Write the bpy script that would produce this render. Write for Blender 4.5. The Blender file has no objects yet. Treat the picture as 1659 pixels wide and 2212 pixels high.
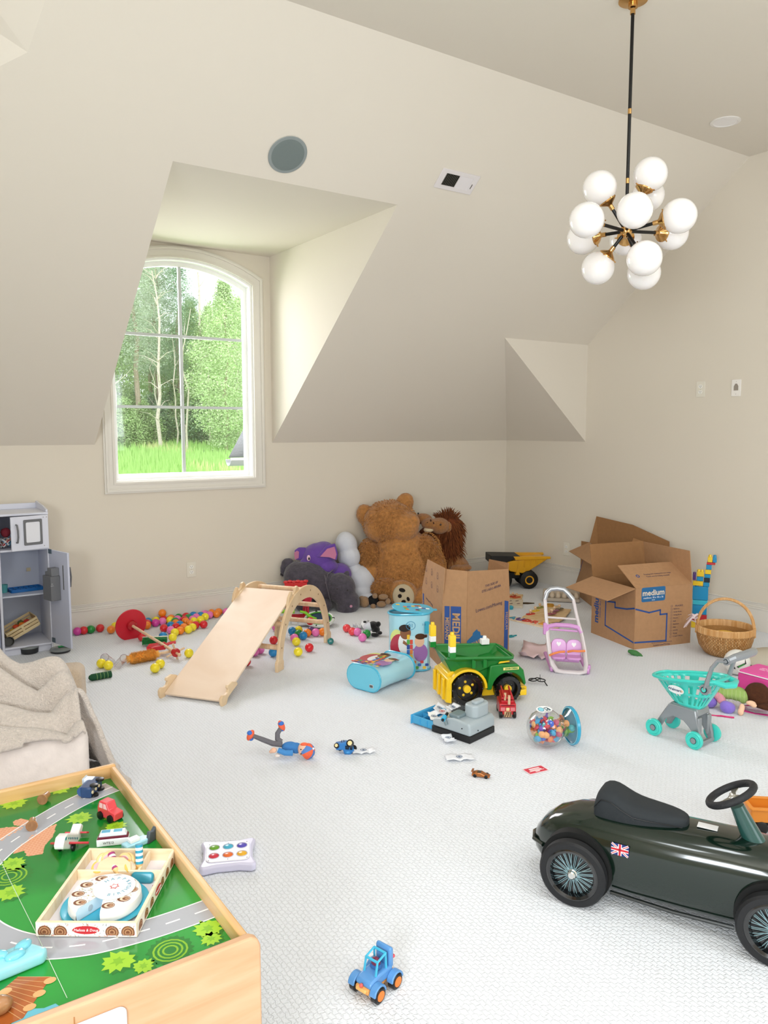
import bpy, bmesh, math, random
from mathutils import Vector, Matrix, Euler
from math import sin, cos, pi, radians as rad, sqrt, atan2
S = bpy.context.scene
COL = S.collection
random.seed(7)
# ---------------------------------------------------------------- camera
CAM = Vector((-5.2557, -5.6636, 1.42)); YAW, PIT, FPX = .5943, -.1047, 1700.9
FW = Vector((sin(YAW)*cos(PIT), cos(YAW)*cos(PIT), sin(PIT)))
RT = Vector((cos(YAW), -sin(YAW), 0)); UP = RT.cross(FW)
cd = bpy.data.cameras.new('camera'); co = bpy.data.objects.new('camera', cd); COL.objects.link(co)
cd.sensor_fit = 'HORIZONTAL'; cd.sensor_width = 36; cd.lens = 36*FPX/1659; cd.clip_start = .05; cd.clip_end = 300
co.matrix_world = Matrix(((RT.x, UP.x, -FW.x, CAM.x), (RT.y, UP.y, -FW.y, CAM.y), (RT.z, UP.z, -FW.z, CAM.z), (0, 0, 0, 1)))
S.camera = co
# ---------------------------------------------------------------- world and light
w = bpy.data.worlds.new('sky'); S.world = w; w.use_nodes = True
bg = w.node_tree.nodes['Background']; bg.inputs[0].default_value = (.90, .95, 1, 1); bg.inputs[1].default_value = 2.5
def area(name, loc, target, sx, sy, power, color=(1, 1, 1), portal=False):
    l = bpy.data.lights.new(name, 'AREA'); l.shape = 'RECTANGLE'; l.size = sx; l.size_y = sy; l.energy = power; l.color = color
    o = bpy.data.objects.new(name, l); COL.objects.link(o); o.location = loc
    o.rotation_euler = (Vector(target)-Vector(loc)).to_track_quat('-Z', 'Y').to_euler()
    if portal: l.cycles.is_portal = True
    return o
area('daylight_left_window', (-6.93, -6.4, 1.7), (-3.6, -5.6, 3.29), 1.5, 1.2, 150, (.895, .955, 1))
area('daylight_rear_window', (-2.3, -7.93, 1.75), (-3.0, -6.0, 0), 1.8, 1.2, 26, (.895, .955, 1))
area('daylight_dormer', (-3.185, .9, 2.2), (-3.1, -3.2, 0), 1.3, 1.6, 74, (1, .95, 1))
for dx_, dy_ in ((-5.6, -4.9), (-3.9, -4.6), (-2.2, -4.9), (-4.6, -6.3), (-2.8, -6.3)): area('overhead_fill', (dx_, dy_, 3.275), (dx_, dy_, 0), .5, .5, 10.8, (.895, .955, 1))  # added out-of-view fill lamps without fixtures, brightening the carpet more than the slope
S.view_settings.view_transform = 'Standard'; S.view_settings.look = 'None'
S.view_settings.gamma = 1; S.view_settings.use_curve_mapping = False; S.view_settings.exposure = -0.03

# ---------------------------------------------------------------- helpers
def P(px, py, z=0):                       # point at height z seen at photo pixel (px, py)
    d = FW + RT*((px-829.5)/FPX) - UP*((py-1106)/FPX)
    return CAM + d*((z-CAM.z)/d.z)
def PB(px, py, y=0):
    d = FW + RT*((px-829.5)/FPX) - UP*((py-1106)/FPX)
    return CAM + d*((y-CAM.y)/d.y)
def lin(h):
    h = h.lstrip('#'); r = []
    for i in (0, 2, 4):
        v = int(h[i:i+2], 16)/255; r.append(v/12.92 if v <= .04045 else ((v+.055)/1.055)**2.4)
    return (r[0], r[1], r[2], 1)
MATS = {}
def mat(h, rough=.5, metal=0, coat=0, bump=0, bs=200, var=0, trans=0, sheen=0, ior=1.45, sss=0, alpha=1, key=None, bd=.01):
    k = key or (h, rough, metal, coat, bump, bs, var, trans, sheen, sss, alpha)
    if k in MATS: return MATS[k]
    m = bpy.data.materials.new('paint_'+h.strip('#')); m.use_nodes = True; nt = m.node_tree
    b = nt.nodes['Principled BSDF']; c = lin(h)
    b.inputs['Base Color'].default_value = c; b.inputs['Roughness'].default_value = rough
    b.inputs['Metallic'].default_value = metal; b.inputs['Coat Weight'].default_value = coat; b.inputs['Coat Roughness'].default_value = .08
    b.inputs['Transmission Weight'].default_value = trans; b.inputs['IOR'].default_value = ior
    b.inputs['Sheen Weight'].default_value = sheen; b.inputs['Subsurface Weight'].default_value = sss; b.inputs['Subsurface Radius'].default_value = (.01, .008, .006)
    b.inputs['Alpha'].default_value = alpha
    if bump or var:
        tc = nt.nodes.new('ShaderNodeTexCoord')
        n = nt.nodes.new('ShaderNodeTexNoise'); n.inputs['Scale'].default_value = bs; n.inputs['Detail'].default_value = 4
        nt.links.new(tc.outputs['Object'], n.inputs['Vector'])
        if bump:
            bp = nt.nodes.new('ShaderNodeBump'); bp.inputs['Strength'].default_value = bump; bp.inputs['Distance'].default_value = bd
            nt.links.new(n.outputs['Fac'], bp.inputs['Height']); nt.links.new(bp.outputs['Normal'], b.inputs['Normal'])
        if var:
            n2 = nt.nodes.new('ShaderNodeTexNoise'); n2.inputs['Scale'].default_value = bs*.6; n2.inputs['Detail'].default_value = 5
            nt.links.new(tc.outputs['Object'], n2.inputs['Vector'])
            mr = nt.nodes.new('ShaderNodeMapRange'); mr.inputs[1].default_value = .3; mr.inputs[2].default_value = .7
            mr.inputs[3].default_value = 1-var; mr.inputs[4].default_value = 1+var*.6; nt.links.new(n2.outputs['Fac'], mr.inputs[0])
            mx = nt.nodes.new('ShaderNodeVectorMath'); mx.operation = 'SCALE'; mx.inputs[0].default_value = c[:3]
            nt.links.new(mr.outputs[0], mx.inputs['Scale']); nt.links.new(mx.outputs[0], b.inputs['Base Color'])
    MATS[k] = m; return m
def wood(h1, h2, sc=(2, 30, 30), rough=.45, coat=0, key=None):
    k = ('wood', h1, h2, sc, rough, coat)
    if k in MATS: return MATS[k]
    m = bpy.data.materials.new('wood_'+h1.strip('#')); m.use_nodes = True; nt = m.node_tree; b = nt.nodes['Principled BSDF']
    tc = nt.nodes.new('ShaderNodeTexCoord'); mp = nt.nodes.new('ShaderNodeMapping'); mp.inputs['Scale'].default_value = sc
    n = nt.nodes.new('ShaderNodeTexNoise'); n.inputs['Scale'].default_value = 1; n.inputs['Detail'].default_value = 6; n.inputs['Distortion'].default_value = .6
    cr = nt.nodes.new('ShaderNodeValToRGB'); cr.color_ramp.elements[0].position = .35; cr.color_ramp.elements[1].position = .65
    cr.color_ramp.elements[0].color = lin(h1); cr.color_ramp.elements[1].color = lin(h2)
    nt.links.new(tc.outputs['Object'], mp.inputs[0]); nt.links.new(mp.outputs[0], n.inputs['Vector']); nt.links.new(n.outputs['Fac'], cr.inputs[0])
    nt.links.new(cr.outputs[0], b.inputs['Base Color']); b.inputs['Roughness'].default_value = rough; b.inputs['Coat Weight'].default_value = coat
    MATS[k] = m; return m
def T(x=0, y=0, z=0, rx=0, ry=0, rz=0, s=1):
    return Matrix.Translation((x, y, z)) @ Euler((rx, ry, rz)).to_matrix().to_4x4() @ Matrix.Scale(s, 4)
def look(p, d, upv=(0, 0, 1)):           # frame at p whose local z points along d
    d = Vector(d).normalized(); u = Vector(upv)
    if abs(d.dot(u)) > .99: u = Vector((0, 1, 0))
    x = u.cross(d).normalized(); y = d.cross(x)
    return Matrix(((x.x, y.x, d.x, p[0]), (x.y, y.y, d.y, p[1]), (x.z, y.z, d.z, p[2]), (0, 0, 0, 1)))
I4 = Matrix.Identity(4)
class MB:
    def __init__(s, M=None): s.v = []; s.f = []; s.m = []; s.M = M or I4; s.mi = 0
    def add(s, vs, fs, M=None):
        A = s.M @ M if M is not None else s.M; n = len(s.v)
        s.v += [tuple(A @ Vector(v)) for v in vs]; s.f += [tuple(i+n for i in f) for f in fs]; s.m += [s.mi]*len(fs); return s
    def box(s, c, d, M=None, taper=1, ty=None):
        x, y, z = d[0]/2, d[1]/2, d[2]/2; t = taper; u = taper if ty is None else ty
        vs = [(c[0]+a*x*(t if e > 0 else 1), c[1]+b*y*(u if e > 0 else 1), c[2]+e*z) for e in (-1, 1) for b in (-1, 1) for a in (-1, 1)]
        return s.add(vs, [(0, 2, 3, 1), (4, 5, 7, 6), (0, 1, 5, 4), (2, 6, 7, 3), (0, 4, 6, 2), (1, 3, 7, 5)], M)
    def lathe(s, prof, n=24, M=None, a0=0, a1=2*pi, capb=True, capt=True):
        full = abs(a1-a0-2*pi) < 1e-6; k = n if full else n+1; vs = []; fs = []
        for r, z in prof:
            for i in range(k):
                a = a0+(a1-a0)*i/n; vs.append((r*cos(a), r*sin(a), z))
        for j in range(len(prof)-1):
            for i in range(n):
                i2 = (i+1) % k; fs.append((j*k+i, j*k+i2, (j+1)*k+i2, (j+1)*k+i))
        if full:
            if capb and prof[0][0] > 1e-5: fs.append(tuple(range(k-1, -1, -1)))
            if capt and prof[-1][0] > 1e-5: fs.append(tuple((len(prof)-1)*k+i for i in range(k)))
        return s.add(vs, fs, M)
    def cyl(s, p0, p1, r, r1=None, n=16):
        p0, p1 = Vector(p0), Vector(p1); d = p1-p0
        return s.lathe([(r, 0), (r if r1 is None else r1, d.length)], n, look(p0, d))
    def sph(s, c, r, n=16, k=10, rot=(0, 0, 0)):
        if not hasattr(r, '__len__'): r = (r, r, r)
        prof = [(max(1e-6, sin(pi*j/k)), -cos(pi*j/k)) for j in range(k+1)]
        return s.lathe(prof, n, Matrix.Translation(c) @ Euler(rot).to_matrix().to_4x4() @ Matrix.Diagonal((r[0], r[1], r[2], 1)))
    def prism(s, poly, t, M=None, z0=0):
        n = len(poly); vs = [(x, y, z0) for x, y in poly]+[(x, y, z0+t) for x, y in poly]
        if t == 0: return s.add(vs[:n], [tuple(range(n))], M)
        fs = [tuple(range(n-1, -1, -1)), tuple(range(n, 2*n))]+[(i, (i+1) % n, n+(i+1) % n, n+i) for i in range(n)]
        return s.add(vs, fs, M)
    def ring(s, po, pi_, t, M=None, z0=0):     # outline with a hole: same number of points
        n = len(po); vs = []
        for z in (z0, z0+t): vs += [(x, y, z) for x, y in po]+[(x, y, z) for x, y in pi_]
        fs = []
        for i in range(n):
            j = (i+1) % n
            fs += [(i, n+i, n+j, j), (2*n+i, 2*n+j, 3*n+j, 3*n+i), (i, j, 2*n+j, 2*n+i), (n+j, n+i, 3*n+i, 3*n+j)]
        return s.add(vs, fs, M)
    def tube(s, pts, r, n=10, closed=False, flat=1, caps=True):
        pts = [Vector(p) for p in pts]; k = len(pts); rr = r if hasattr(r, '__len__') else [r]*k; vs = []; fs = []; N = None
        for i, p in enumerate(pts):
            a = pts[(i-1) % k] if (i or closed) else p; b = pts[(i+1) % k] if (i < k-1 or closed) else p
            t = (b-a).normalized()
            if N is None:
                N = t.cross(Vector((0, 0, 1)));
                if N.length < .05: N = t.cross(Vector((0, 1, 0)))
            N = (N-t*N.dot(t)).normalized(); B = t.cross(N)
            for q in range(n):
                a_ = 2*pi*q/n; vs.append(p+(N*cos(a_)+B*sin(a_)*flat)*rr[i])
        for i in range(k if closed else k-1):
            j = (i+1) % k
            for q in range(n): q2 = (q+1) % n; fs.append((i*n+q, i*n+q2, j*n+q2, j*n+q))
        if not closed and caps: fs += [tuple(range(n-1, -1, -1)), tuple((k-1)*n+q for q in range(n))]
        return s.add(vs, fs)
    def torus(s, c, R, r, d=(0, 0, 1), n=28, k=8, flat=1):
        M = look(c, d); pts = []; old = s.M; s.M = s.M @ M
        s.tube([(R*cos(2*pi*i/n), R*sin(2*pi*i/n), 0) for i in range(n)], r, k, True, flat); s.M = old; return s
    def quad(s, *p): return s.add(list(p), [tuple(range(len(p)))])
    def build(s, name, mats, parent=None, smooth=True, bevel=0, seg=2, sub=0, remesh=0, ang=32, disp=0, ds=.05, solid=0, M=None, sm=0, ctype='CLOUDS'):
        me = bpy.data.meshes.new(name); me.from_pydata(s.v, [], s.f)
        for m in (mats if isinstance(mats, (list, tuple)) else [mats]): me.materials.append(m)
        if not remesh: me.polygons.foreach_set('material_index', s.m)
        bm = bmesh.new(); bm.from_mesh(me); bmesh.ops.recalc_face_normals(bm, faces=bm.faces); bm.to_mesh(me); bm.free()
        if smooth:
            me.polygons.foreach_set('use_smooth', [True]*len(me.polygons))
            if not (remesh or sub): me.set_sharp_from_angle(angle=rad(ang))
        me.update()
        o = bpy.data.objects.new(name, me); COL.objects.link(o)
        if parent: o.parent = parent
        if M is not None: o.matrix_local = M
        if solid: d = o.modifiers.new('solid', 'SOLIDIFY'); d.thickness = solid; d.offset = 0
        if remesh:
            d = o.modifiers.new('remesh', 'REMESH'); d.mode = 'VOXEL'; d.voxel_size = remesh; d.use_smooth_shade = True
            if sm: d = o.modifiers.new('smooth', 'SMOOTH'); d.factor = .5; d.iterations = sm
        if bevel: d = o.modifiers.new('bevel', 'BEVEL'); d.width = bevel; d.segments = seg; d.limit_method = 'ANGLE'; d.angle_limit = rad(35); d.harden_normals = False
        if sub: d = o.modifiers.new('sub', 'SUBSURF'); d.levels = sub; d.render_levels = sub
        if disp:
            tx = bpy.data.textures.new(name, ctype); tx.noise_scale = ds
            d = o.modifiers.new('disp', 'DISPLACE'); d.texture = tx; d.strength = disp; d.mid_level = .5; d.texture_coords = 'LOCAL'
        return o
def tag(o, label=None, cat=None, group=None, kind=None):
    if label: o['label'] = label
    if cat: o['category'] = cat
    if group: o['group'] = group
    if kind: o['kind'] = kind
    return o
def thing(name, label, cat, loc=(0, 0, 0), rz=0, group=None):
    o = bpy.data.objects.new(name, None); COL.objects.link(o); o.empty_display_size = .05
    o.location = loc; o.rotation_euler = (0, 0, rz); return tag(o, label, cat, group)
def struct(mb, name, m, parent=None, **k):
    o = mb.build(name, m, parent, **k)
    if not parent: o['kind'] = 'structure'
    return o
def kids(o): return [c for c in bpy.data.objects if c.parent == o]
def copy_tree(o, parent=None, label=None, loc=None, rot=None):
    c = o.copy(); COL.objects.link(c)
    if parent: c.parent = parent
    for ch in KID.get(o, None) or kids(o): copy_tree(ch, c)
    if label: c['label'] = label
    if loc is not None: c.location = loc
    if rot is not None: c.rotation_euler = rot
    return c
KID = {}
def text(s, size, m, parent, M, ext=.0004, align='CENTER', sx=1, shear=0, off=0):
    name = 'lettering'; cu = bpy.data.curves.new(name, 'FONT'); cu.body = s; cu.size = size; cu.align_x = align; cu.align_y = 'CENTER'; cu.extrude = ext; cu.resolution_u = 2; cu.shear = shear; cu.offset = off
    t = bpy.data.objects.new('t', cu); me = bpy.data.meshes.new_from_object(t); bpy.data.objects.remove(t); me.materials.append(m) if not me.materials else None
    o = bpy.data.objects.new(name, me); COL.objects.link(o); o.parent = parent; o.matrix_local = M @ Matrix.Diagonal((sx, 1, 1, 1)); return o
def rrect(w, h, r, n=5, cx=0, cy=0):
    p = []
    for sx, sy, a in ((1, 1, 0), (-1, 1, pi/2), (-1, -1, pi), (1, -1, 3*pi/2)):
        for i in range(n+1):
            b = a+pi/2*i/n; p.append((cx+sx*(w/2-r)+r*cos(b), cy+sy*(h/2-r)+r*sin(b)))
    return p
def ell(a, b, n=24, cx=0, cy=0, rot=0):
    return [(cx+a*cos(t)*cos(rot)-b*sin(t)*sin(rot), cy+a*cos(t)*sin(rot)+b*sin(t)*cos(rot)) for t in [2*pi*i/n for i in range(n)]]
def bez(p0, p1, p2, p3, n=12):
    p0, p1, p2, p3 = map(Vector, (p0, p1, p2, p3))
    return [p0*(1-t)**3+p1*3*t*(1-t)**2+p2*3*t*t*(1-t)+p3*t**3 for t in [i/n for i in range(n+1)]]
WHITE = mat('#f4f4f4', .35, key='white'); BLACK = mat('#101012', .35, key='black')
# ================================================================ ROOM
WALLC = mat('#e2d9ca', .75, bump=.06, bs=350, key='wall', bd=.002)
CEILC = mat('#e5ddd0', .8, bump=.06, bs=350, key='ceil', bd=.002)
TRIM = mat('#e6e1d8', .35, key='trim')
JAMB = mat('#fbfbf9', .4, key='jamb')
K, SL, EC, HC = 1.3133, .8285, 2.386, 3.29
XL, YR = -7.0, -8.0
def A(y): return K-SL*y
# carpet: looped cells in rows, real relief in the bump
cm = bpy.data.materials.new('carpet'); cm.use_nodes = True; nt = cm.node_tree; b = nt.nodes['Principled BSDF']; b.inputs['Roughness'].default_value = .95
tc = nt.nodes.new('ShaderNodeTexCoord')
br = nt.nodes.new('ShaderNodeTexBrick'); br.offset = .5; br.inputs['Scale'].default_value = 1; br.inputs['Brick Width'].default_value = .020; br.inputs['Row Height'].default_value = .0145; br.inputs['Mortar Size'].default_value = .0026; br.inputs['Mortar Smooth'].default_value = .9
br.inputs['Color1'].default_value = (1, 1, 1, 1); br.inputs['Color2'].default_value = (.9, .9, .9, 1); br.inputs['Mortar'].default_value = (0, 0, 0, 1)
nz = nt.nodes.new('ShaderNodeTexNoise'); nz.inputs['Scale'].default_value = 260; nz.inputs['Detail'].default_value = 3
ns = nt.nodes.new('ShaderNodeTexNoise'); ns.inputs['Scale'].default_value = 55
mp = nt.nodes.new('ShaderNodeMapping'); mp.inputs['Rotation'].default_value = (0, 0, pi/2)
mxv = nt.nodes.new('ShaderNodeVectorMath'); mxv.operation = 'MULTIPLY_ADD'; mxv.inputs[1].default_value = (.017, .017, 0)
nt.links.new(tc.outputs['Object'], ns.inputs['Vector']); nt.links.new(ns.outputs['Color'], mxv.inputs[0]); nt.links.new(tc.outputs['Object'], mxv.inputs[2])
nt.links.new(mxv.outputs[0], mp.inputs[0]); nt.links.new(mp.outputs[0], br.inputs['Vector']); nt.links.new(tc.outputs['Object'], nz.inputs['Vector'])
ad = nt.nodes.new('ShaderNodeMath'); ad.operation = 'MULTIPLY_ADD'; ad.inputs[1].default_value = .9; nt.links.new(nz.outputs['Fac'], ad.inputs[0]); nt.links.new(br.outputs['Color'], ad.inputs[2])
bp = nt.nodes.new('ShaderNodeBump'); bp.inputs['Strength'].default_value = .5; bp.inputs['Distance'].default_value = .005
nt.links.new(ad.outputs[0], bp.inputs['Height']); nt.links.new(bp.outputs[0], b.inputs['Normal'])
cr = nt.nodes.new('ShaderNodeValToRGB'); cr.color_ramp.elements[0].position = .15; cr.color_ramp.elements[0].color = lin('#dadce0'); cr.color_ramp.elements[1].position = .75; cr.color_ramp.elements[1].color = lin('#eceff4')
nt.links.new(ad.outputs[0], cr.inputs[0]); nt.links.new(cr.outputs[0], b.inputs['Base Color'])
struct(MB().box(((XL)/2, YR/2, -.06), (-XL+.3, -YR+.3, .12)), 'floor', cm, smooth=False)
# window opening outline in the back wall
WX0, WX1, WZ0, WZS, WZA = -3.72, -2.65, 1.046, 2.507, 2.645
def arch(x0, x1, z0, zs, za, n=16):
    cx = (x0+x1)/2; a = (x1-x0)/2; h = za-zs; R = (a*a+h*h)/(2*h); t0 = math.asin(a/R); zc = za-R
    p = [(x0, z0), (x1, z0)]
    for i in range(n+1):
        t = t0-2*t0*i/n; p.append((cx+R*sin(t), zc+R*cos(t)))
    return p
XD, XE, YD = -2.494, -3.851, 1.7205; HD = A(-YD)
MXZ = Matrix(((1, 0, 0, 0), (0, 0, 1, 0), (0, 1, 0, 0), (0, 0, 0, 1)))   # (x, z, t) -> (x, y=t, z)
inn = arch(WX0, WX1, WZ0, WZS, WZA)
n_ = len(inn)
def square_outer(p, x0, x1, z0, z1):
    out = []
    for i, (x, z) in enumerate(p):
        if i == 0: out.append((x0, z0))
        elif i == 1: out.append((x1, z0))
        elif i == 2: out.append((x1, z1))
        elif i == len(p)-1: out.append((x0, z1))
        else: out.append((x, z1))
    return out
wb = MB()
wb.ring(square_outer(inn, XE, XD, .9, HD), inn, .14, MXZ)
wb.add([(XL, 0, 0), (0, 0, 0), (0, 0, .9), (XL, 0, .9)], [(0, 1, 2, 3)])
wb.add([(XL, 0, .9), (XE, 0, .9), (XE, 0, K), (XL, 0, K)], [(0, 1, 2, 3)])
wb.add([(XD, 0, .9), (0, 0, .9), (0, 0, K), (XD, 0, K)], [(0, 1, 2, 3)])
wb.add([(XL, .14, -.1), (.1, .14, -.1), (.1, .14, .9), (XL, .14, .9)], [(0, 1, 2, 3)])
struct(wb, 'wall_back', WALLC, smooth=False)
# right wall with the high gable part, and its corner recess
a_, bb_ = .9887, .9524; H2 = A(-a_)
struct(MB().add([(0, 0, 0), (0, YR, 0), (0, YR, HC), (0, -EC, HC), (0, -a_, H2), (0, -a_, K), (0, 0, K)], [(0, 1, 2, 3, 4, 5, 6)]).add([(.1, .14, 0), (.1, YR, 0), (.1, YR, HC), (.1, .14, HC)], [(0, 1, 2, 3)]), 'wall_right', WALLC, smooth=False)
# left wall and rear wall with their own window openings
def holed(name, M, w, h, x0, x1, z0, z1):
    po = [(0, 0), (w, 0), (w, h), (0, h)]; pi_ = [(x0, z0), (x1, z0), (x1, z1), (x0, z1)]
    return struct(MB(M).ring(po, pi_, .12), name, WALLC, smooth=False)
holed('wall_left', Matrix(((0, 0, -1, XL), (1, 0, 0, YR), (0, 1, 0, 0), (0, 0, 0, 1))), -YR, HC, 0.8, 2.4, 1.05, 2.35)
holed('wall_rear', Matrix(((1, 0, 0, XL), (0, 0, -1, YR), (0, 1, 0, 0), (0, 0, 0, 1))), -XL, HC, 3.7, 5.7, 1.05, 2.35)
def plain_window(name, M, x0, x1, z0, z1):
    t = MB(M)
    t.ring([(x0-.08, z0-.08), (x1+.08, z0-.08), (x1+.08, z1+.08), (x0-.08, z1+.08)], [(x0, z0), (x1, z0), (x1, z1), (x0, z1)], .02)
    for f in (.33, .66): t.box((x0+(x1-x0)*f, (z0+z1)/2, -.06), (.03, z1-z0, .03))
    t.box(((x0+x1)/2, (z0+z1)/2, -.06), (x1-x0, .03, .03)); return struct(t, name, TRIM, smooth=False)
plain_window('window_2', Matrix(((0, 0, 1, XL), (1, 0, 0, YR), (0, 1, 0, 0), (0, 0, 0, 1))), 0.8, 2.4, 1.05, 2.35)
plain_window('window_3', Matrix(((1, 0, 0, XL), (0, 0, 1, YR), (0, 1, 0, 0), (0, 0, 0, 1))), 3.7, 5.7, 1.05, 2.35)
# ceiling: slope A with dormer hole and a recess at upper left, flat part, corner hip
cl = MB()
Q1, Q2, Q3 = (-4.553, -1.997), (-4.46, -EC), (-5.02, -1.68)      # recess outline on the slope (x, y)
def a3(x, y, dz=0): return (x, y, A(y)+dz)
D = [(XE, 0), (XD, 0), (XD, -YD), (XE, -YD)]
cl.quad(*[a3(*p) for p in ((XL, 0), (XE, 0), (XE, -YD), (XE, -1.68), (-5.02, -1.68), (XL, -1.68))][:0] or [a3(XL, 0), a3(XE, 0), a3(XE, -1.60), a3(XL, -1.60)])
cl.quad(a3(XE, -1.60), a3(XE, -YD), a3(XE, -EC), a3(*Q2), a3(*Q1), a3(-5.14, -1.60))
cl.quad(a3(XE, -YD), a3(XD, -YD), a3(XD, -EC), a3(XE, -EC))
cl.quad(a3(XD, 0), a3(0, 0), a3(-bb_, -a_), a3(-bb_, -EC), a3(XD, -EC))
cl.quad(a3(-bb_, -a_), a3(0, -a_), a3(0, -EC), a3(-bb_, -EC))
cl.quad((0, 0, K), (0, -a_, K), (-bb_, -a_, H2))                 # hip plane over the corner
cl.quad((0, -a_, K), (0, -a_, H2), (-bb_, -a_, H2))              # small upright triangle
cl.quad((XL, -EC, HC), (0, -EC, HC), (0, YR, HC), (XL, YR, HC))
cl.quad((XL-.1, .3, HC+.3), (.1, .3, HC+.3), (.1, YR, HC+.3), (XL-.1, YR, HC+.3))
# recess faces
q4 = (-5.25, -1.9, 3.32)
cl.quad(a3(*Q1), a3(*Q2), (-5.4, -EC, 3.75), q4); cl.quad(a3(*Q1), q4, a3(-5.14, -1.60)); cl.quad(a3(-5.14, -1.60), q4, (-5.4, -EC, 3.75), (XL, -EC, 3.75), a3(XL, -1.6))
cl.quad((-5.4, -EC, 3.75), (-4.46, -EC, HC), (XL, -EC, HC), (XL, -EC, 3.75))
# dormer ceiling and cheeks
cl.quad((XE, 0, HD), (XD, 0, HD), (XD, -YD, HD), (XE, -YD, HD))
cl.quad((XD, 0, K), (XD, 0, HD), (XD, -YD, HD)); cl.quad((XE, 0, K), (XE, 0, HD), (XE, -YD, HD))
struct(cl, 'ceiling', CEILC, smooth=False)
# window 1
w1 = tag(bpy.data.objects.new('window_1', None), kind='structure'); COL.objects.link(w1)
oo = arch(-3.796, -2.563, .967, 2.562, 2.728)
MF = Matrix(((1, 0, 0, 0), (0, 0, -1, 0), (0, 1, 0, 0), (0, 0, 0, 1)))
c_ = MB(MF); c_.ring(oo, inn, .018)
mid = arch(-3.784, -2.575, .979, 2.553, 2.716); mid2 = arch(-3.768, -2.591, .995, 2.545, 2.703); c_.ring(mid, mid2, .012, z0=.018)
i1 = arch(-3.735, -2.635, 1.031, 2.516, 2.656); c_.ring(i1, inn, .008, z0=.018)
c_.build('window_casing', TRIM, w1, smooth=False)
jb = MB(MXZ); jb.ring(inn, arch(-3.705, -2.665, 1.06, 2.497, 2.632), .10, z0=0); jb.build('window_jamb', JAMB, w1, smooth=False)
g = arch(-3.675, -2.69, 1.098, 2.474, 2.600)
sf = MB(MXZ); sf.ring(arch(-3.705, -2.665, 1.06, 2.497, 2.632), g, .035, z0=.07); sf.build('window_frame', JAMB, w1, smooth=False)
MU = mat('#c9cfce', .4, key='muntin')
mu = MB(); mu.box((-3.185, .087, 1.85), (.022, .02, 1.50))
for z in (1.582, 2.101): mu.box((-3.185, .088, z), (.966, .018, .02))
mu.build('muntin', MU, w1, smooth=False)
GL = bpy.data.materials.new('pane_glass'); GL.use_nodes = True; nt = GL.node_tree; nt.nodes.remove(nt.nodes['Principled BSDF'])
tr = nt.nodes.new('ShaderNodeBsdfTransparent'); gl = nt.nodes.new('ShaderNodeBsdfGlossy'); gl.inputs['Roughness'].default_value = .02; ms = nt.nodes.new('ShaderNodeMixShader'); ms.inputs[0].default_value = .05
nt.links.new(tr.outputs[0], ms.inputs[1]); nt.links.new(gl.outputs[0], ms.inputs[2]); nt.links.new(ms.outputs[0], nt.nodes['Material Output'].inputs[0])
def clearmat(name, base, col=(1, 1, 1, 1), mx_=.9):
    g_ = GL.copy(); g_.name = name; n_t = g_.node_tree; lw = n_t.nodes.new('ShaderNodeLayerWeight'); lw.inputs[0].default_value = .25; mr = n_t.nodes.new('ShaderNodeMapRange'); mr.inputs[3].default_value = base; mr.inputs[4].default_value = .9
    n_t.links.new(lw.outputs['Facing'], mr.inputs[0]); n_t.links.new(mr.outputs[0], n_t.nodes['Mix Shader'].inputs[0]); n_t.nodes['Transparent BSDF'].inputs[0].default_value = col; return g_
for xa, xb in ((-3.675, -3.196), (-3.174, -2.69)):
    for za, zb in ((1.098, 1.572), (1.592, 2.091), (2.111, None)):
        m_ = MB(MXZ)
        if zb: m_.prism([(xa, za), (xb, za), (xb, zb), (xa, zb)], .004, z0=.086)
        else:
            top = [q for q in g[2:] if xa <= q[0] <= xb] ; m_.prism([(xa, za), (xb, za)]+top, .004, z0=.086)
        m_.build('pane', GL, w1, smooth=False)
# baseboards
def baseb(name, p0, p1, nrm):
    d = Vector(p1)-Vector(p0); L = d.length; ang = atan2(d.y, d.x)
    M = Matrix.Translation(p0) @ Matrix.Rotation(ang, 4, 'Z')
    m_ = MB(M); s_ = nrm
    for z0, z1, t in ((0, .155, .014), (.155, .168, .018), (.168, .182, .011), (.182, .196, .007), (.196, .203, .012)):
        m_.box((L/2, s_*t/2, (z0+z1)/2), (L, t, z1-z0))
    struct(m_, name, TRIM, smooth=False, bevel=.002)
baseb('baseboard_back', (XL, 0, 0), (0, 0, 0), -1)
baseb('baseboard_right', (0, 0, 0), (0, YR, 0), -1)
baseb('baseboard_left', (XL, YR, 0), (XL, 0, 0), -1)
baseb('baseboard_rear', (XL, YR, 0), (0, YR, 0), 1)
# ---------------- wall plates
PLATE = mat('#e8e2d4', .35, key='plate')
def plate_base(t):
    MB().prism(rrect(.072, .116, .006), .005).build('cover_plate', PLATE, t, bevel=.0015)
def outlet(name, label, M, mt=None):
    t = thing(name, label, 'outlet'); t.matrix_world = M; plate_base(t)
    for z in (.02, -.02):
        MB().prism(ell(.017, .0145, 20, 0, z), .0022, z0=.005).build('socket', mat('#f6f3ec', .3), t)
        m_ = MB()
        for x in (-.0065, .0065): m_.box((x, z+.003, .0074), (.0022, .008, .0006))
        m_.lathe([(.0024, .007), (.0024, .0078)], 8, T(0, z-.007)); m_.build('slot', mat('#3a3a3a', .6), t)
    MB().lathe([(.003, .005), (.0022, .0062)], 10).build('screw', mat('#bdbab0', .4), t)
    return t
MBK = Matrix(((1, 0, 0, 0), (0, 0, -1, 0), (0, 1, 0, 0), (0, 0, 0, 1)))
MRT = Matrix(((0, 0, -1, 0), (-1, 0, 0, 0), (0, 1, 0, 0), (0, 0, 0, 1)))
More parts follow.
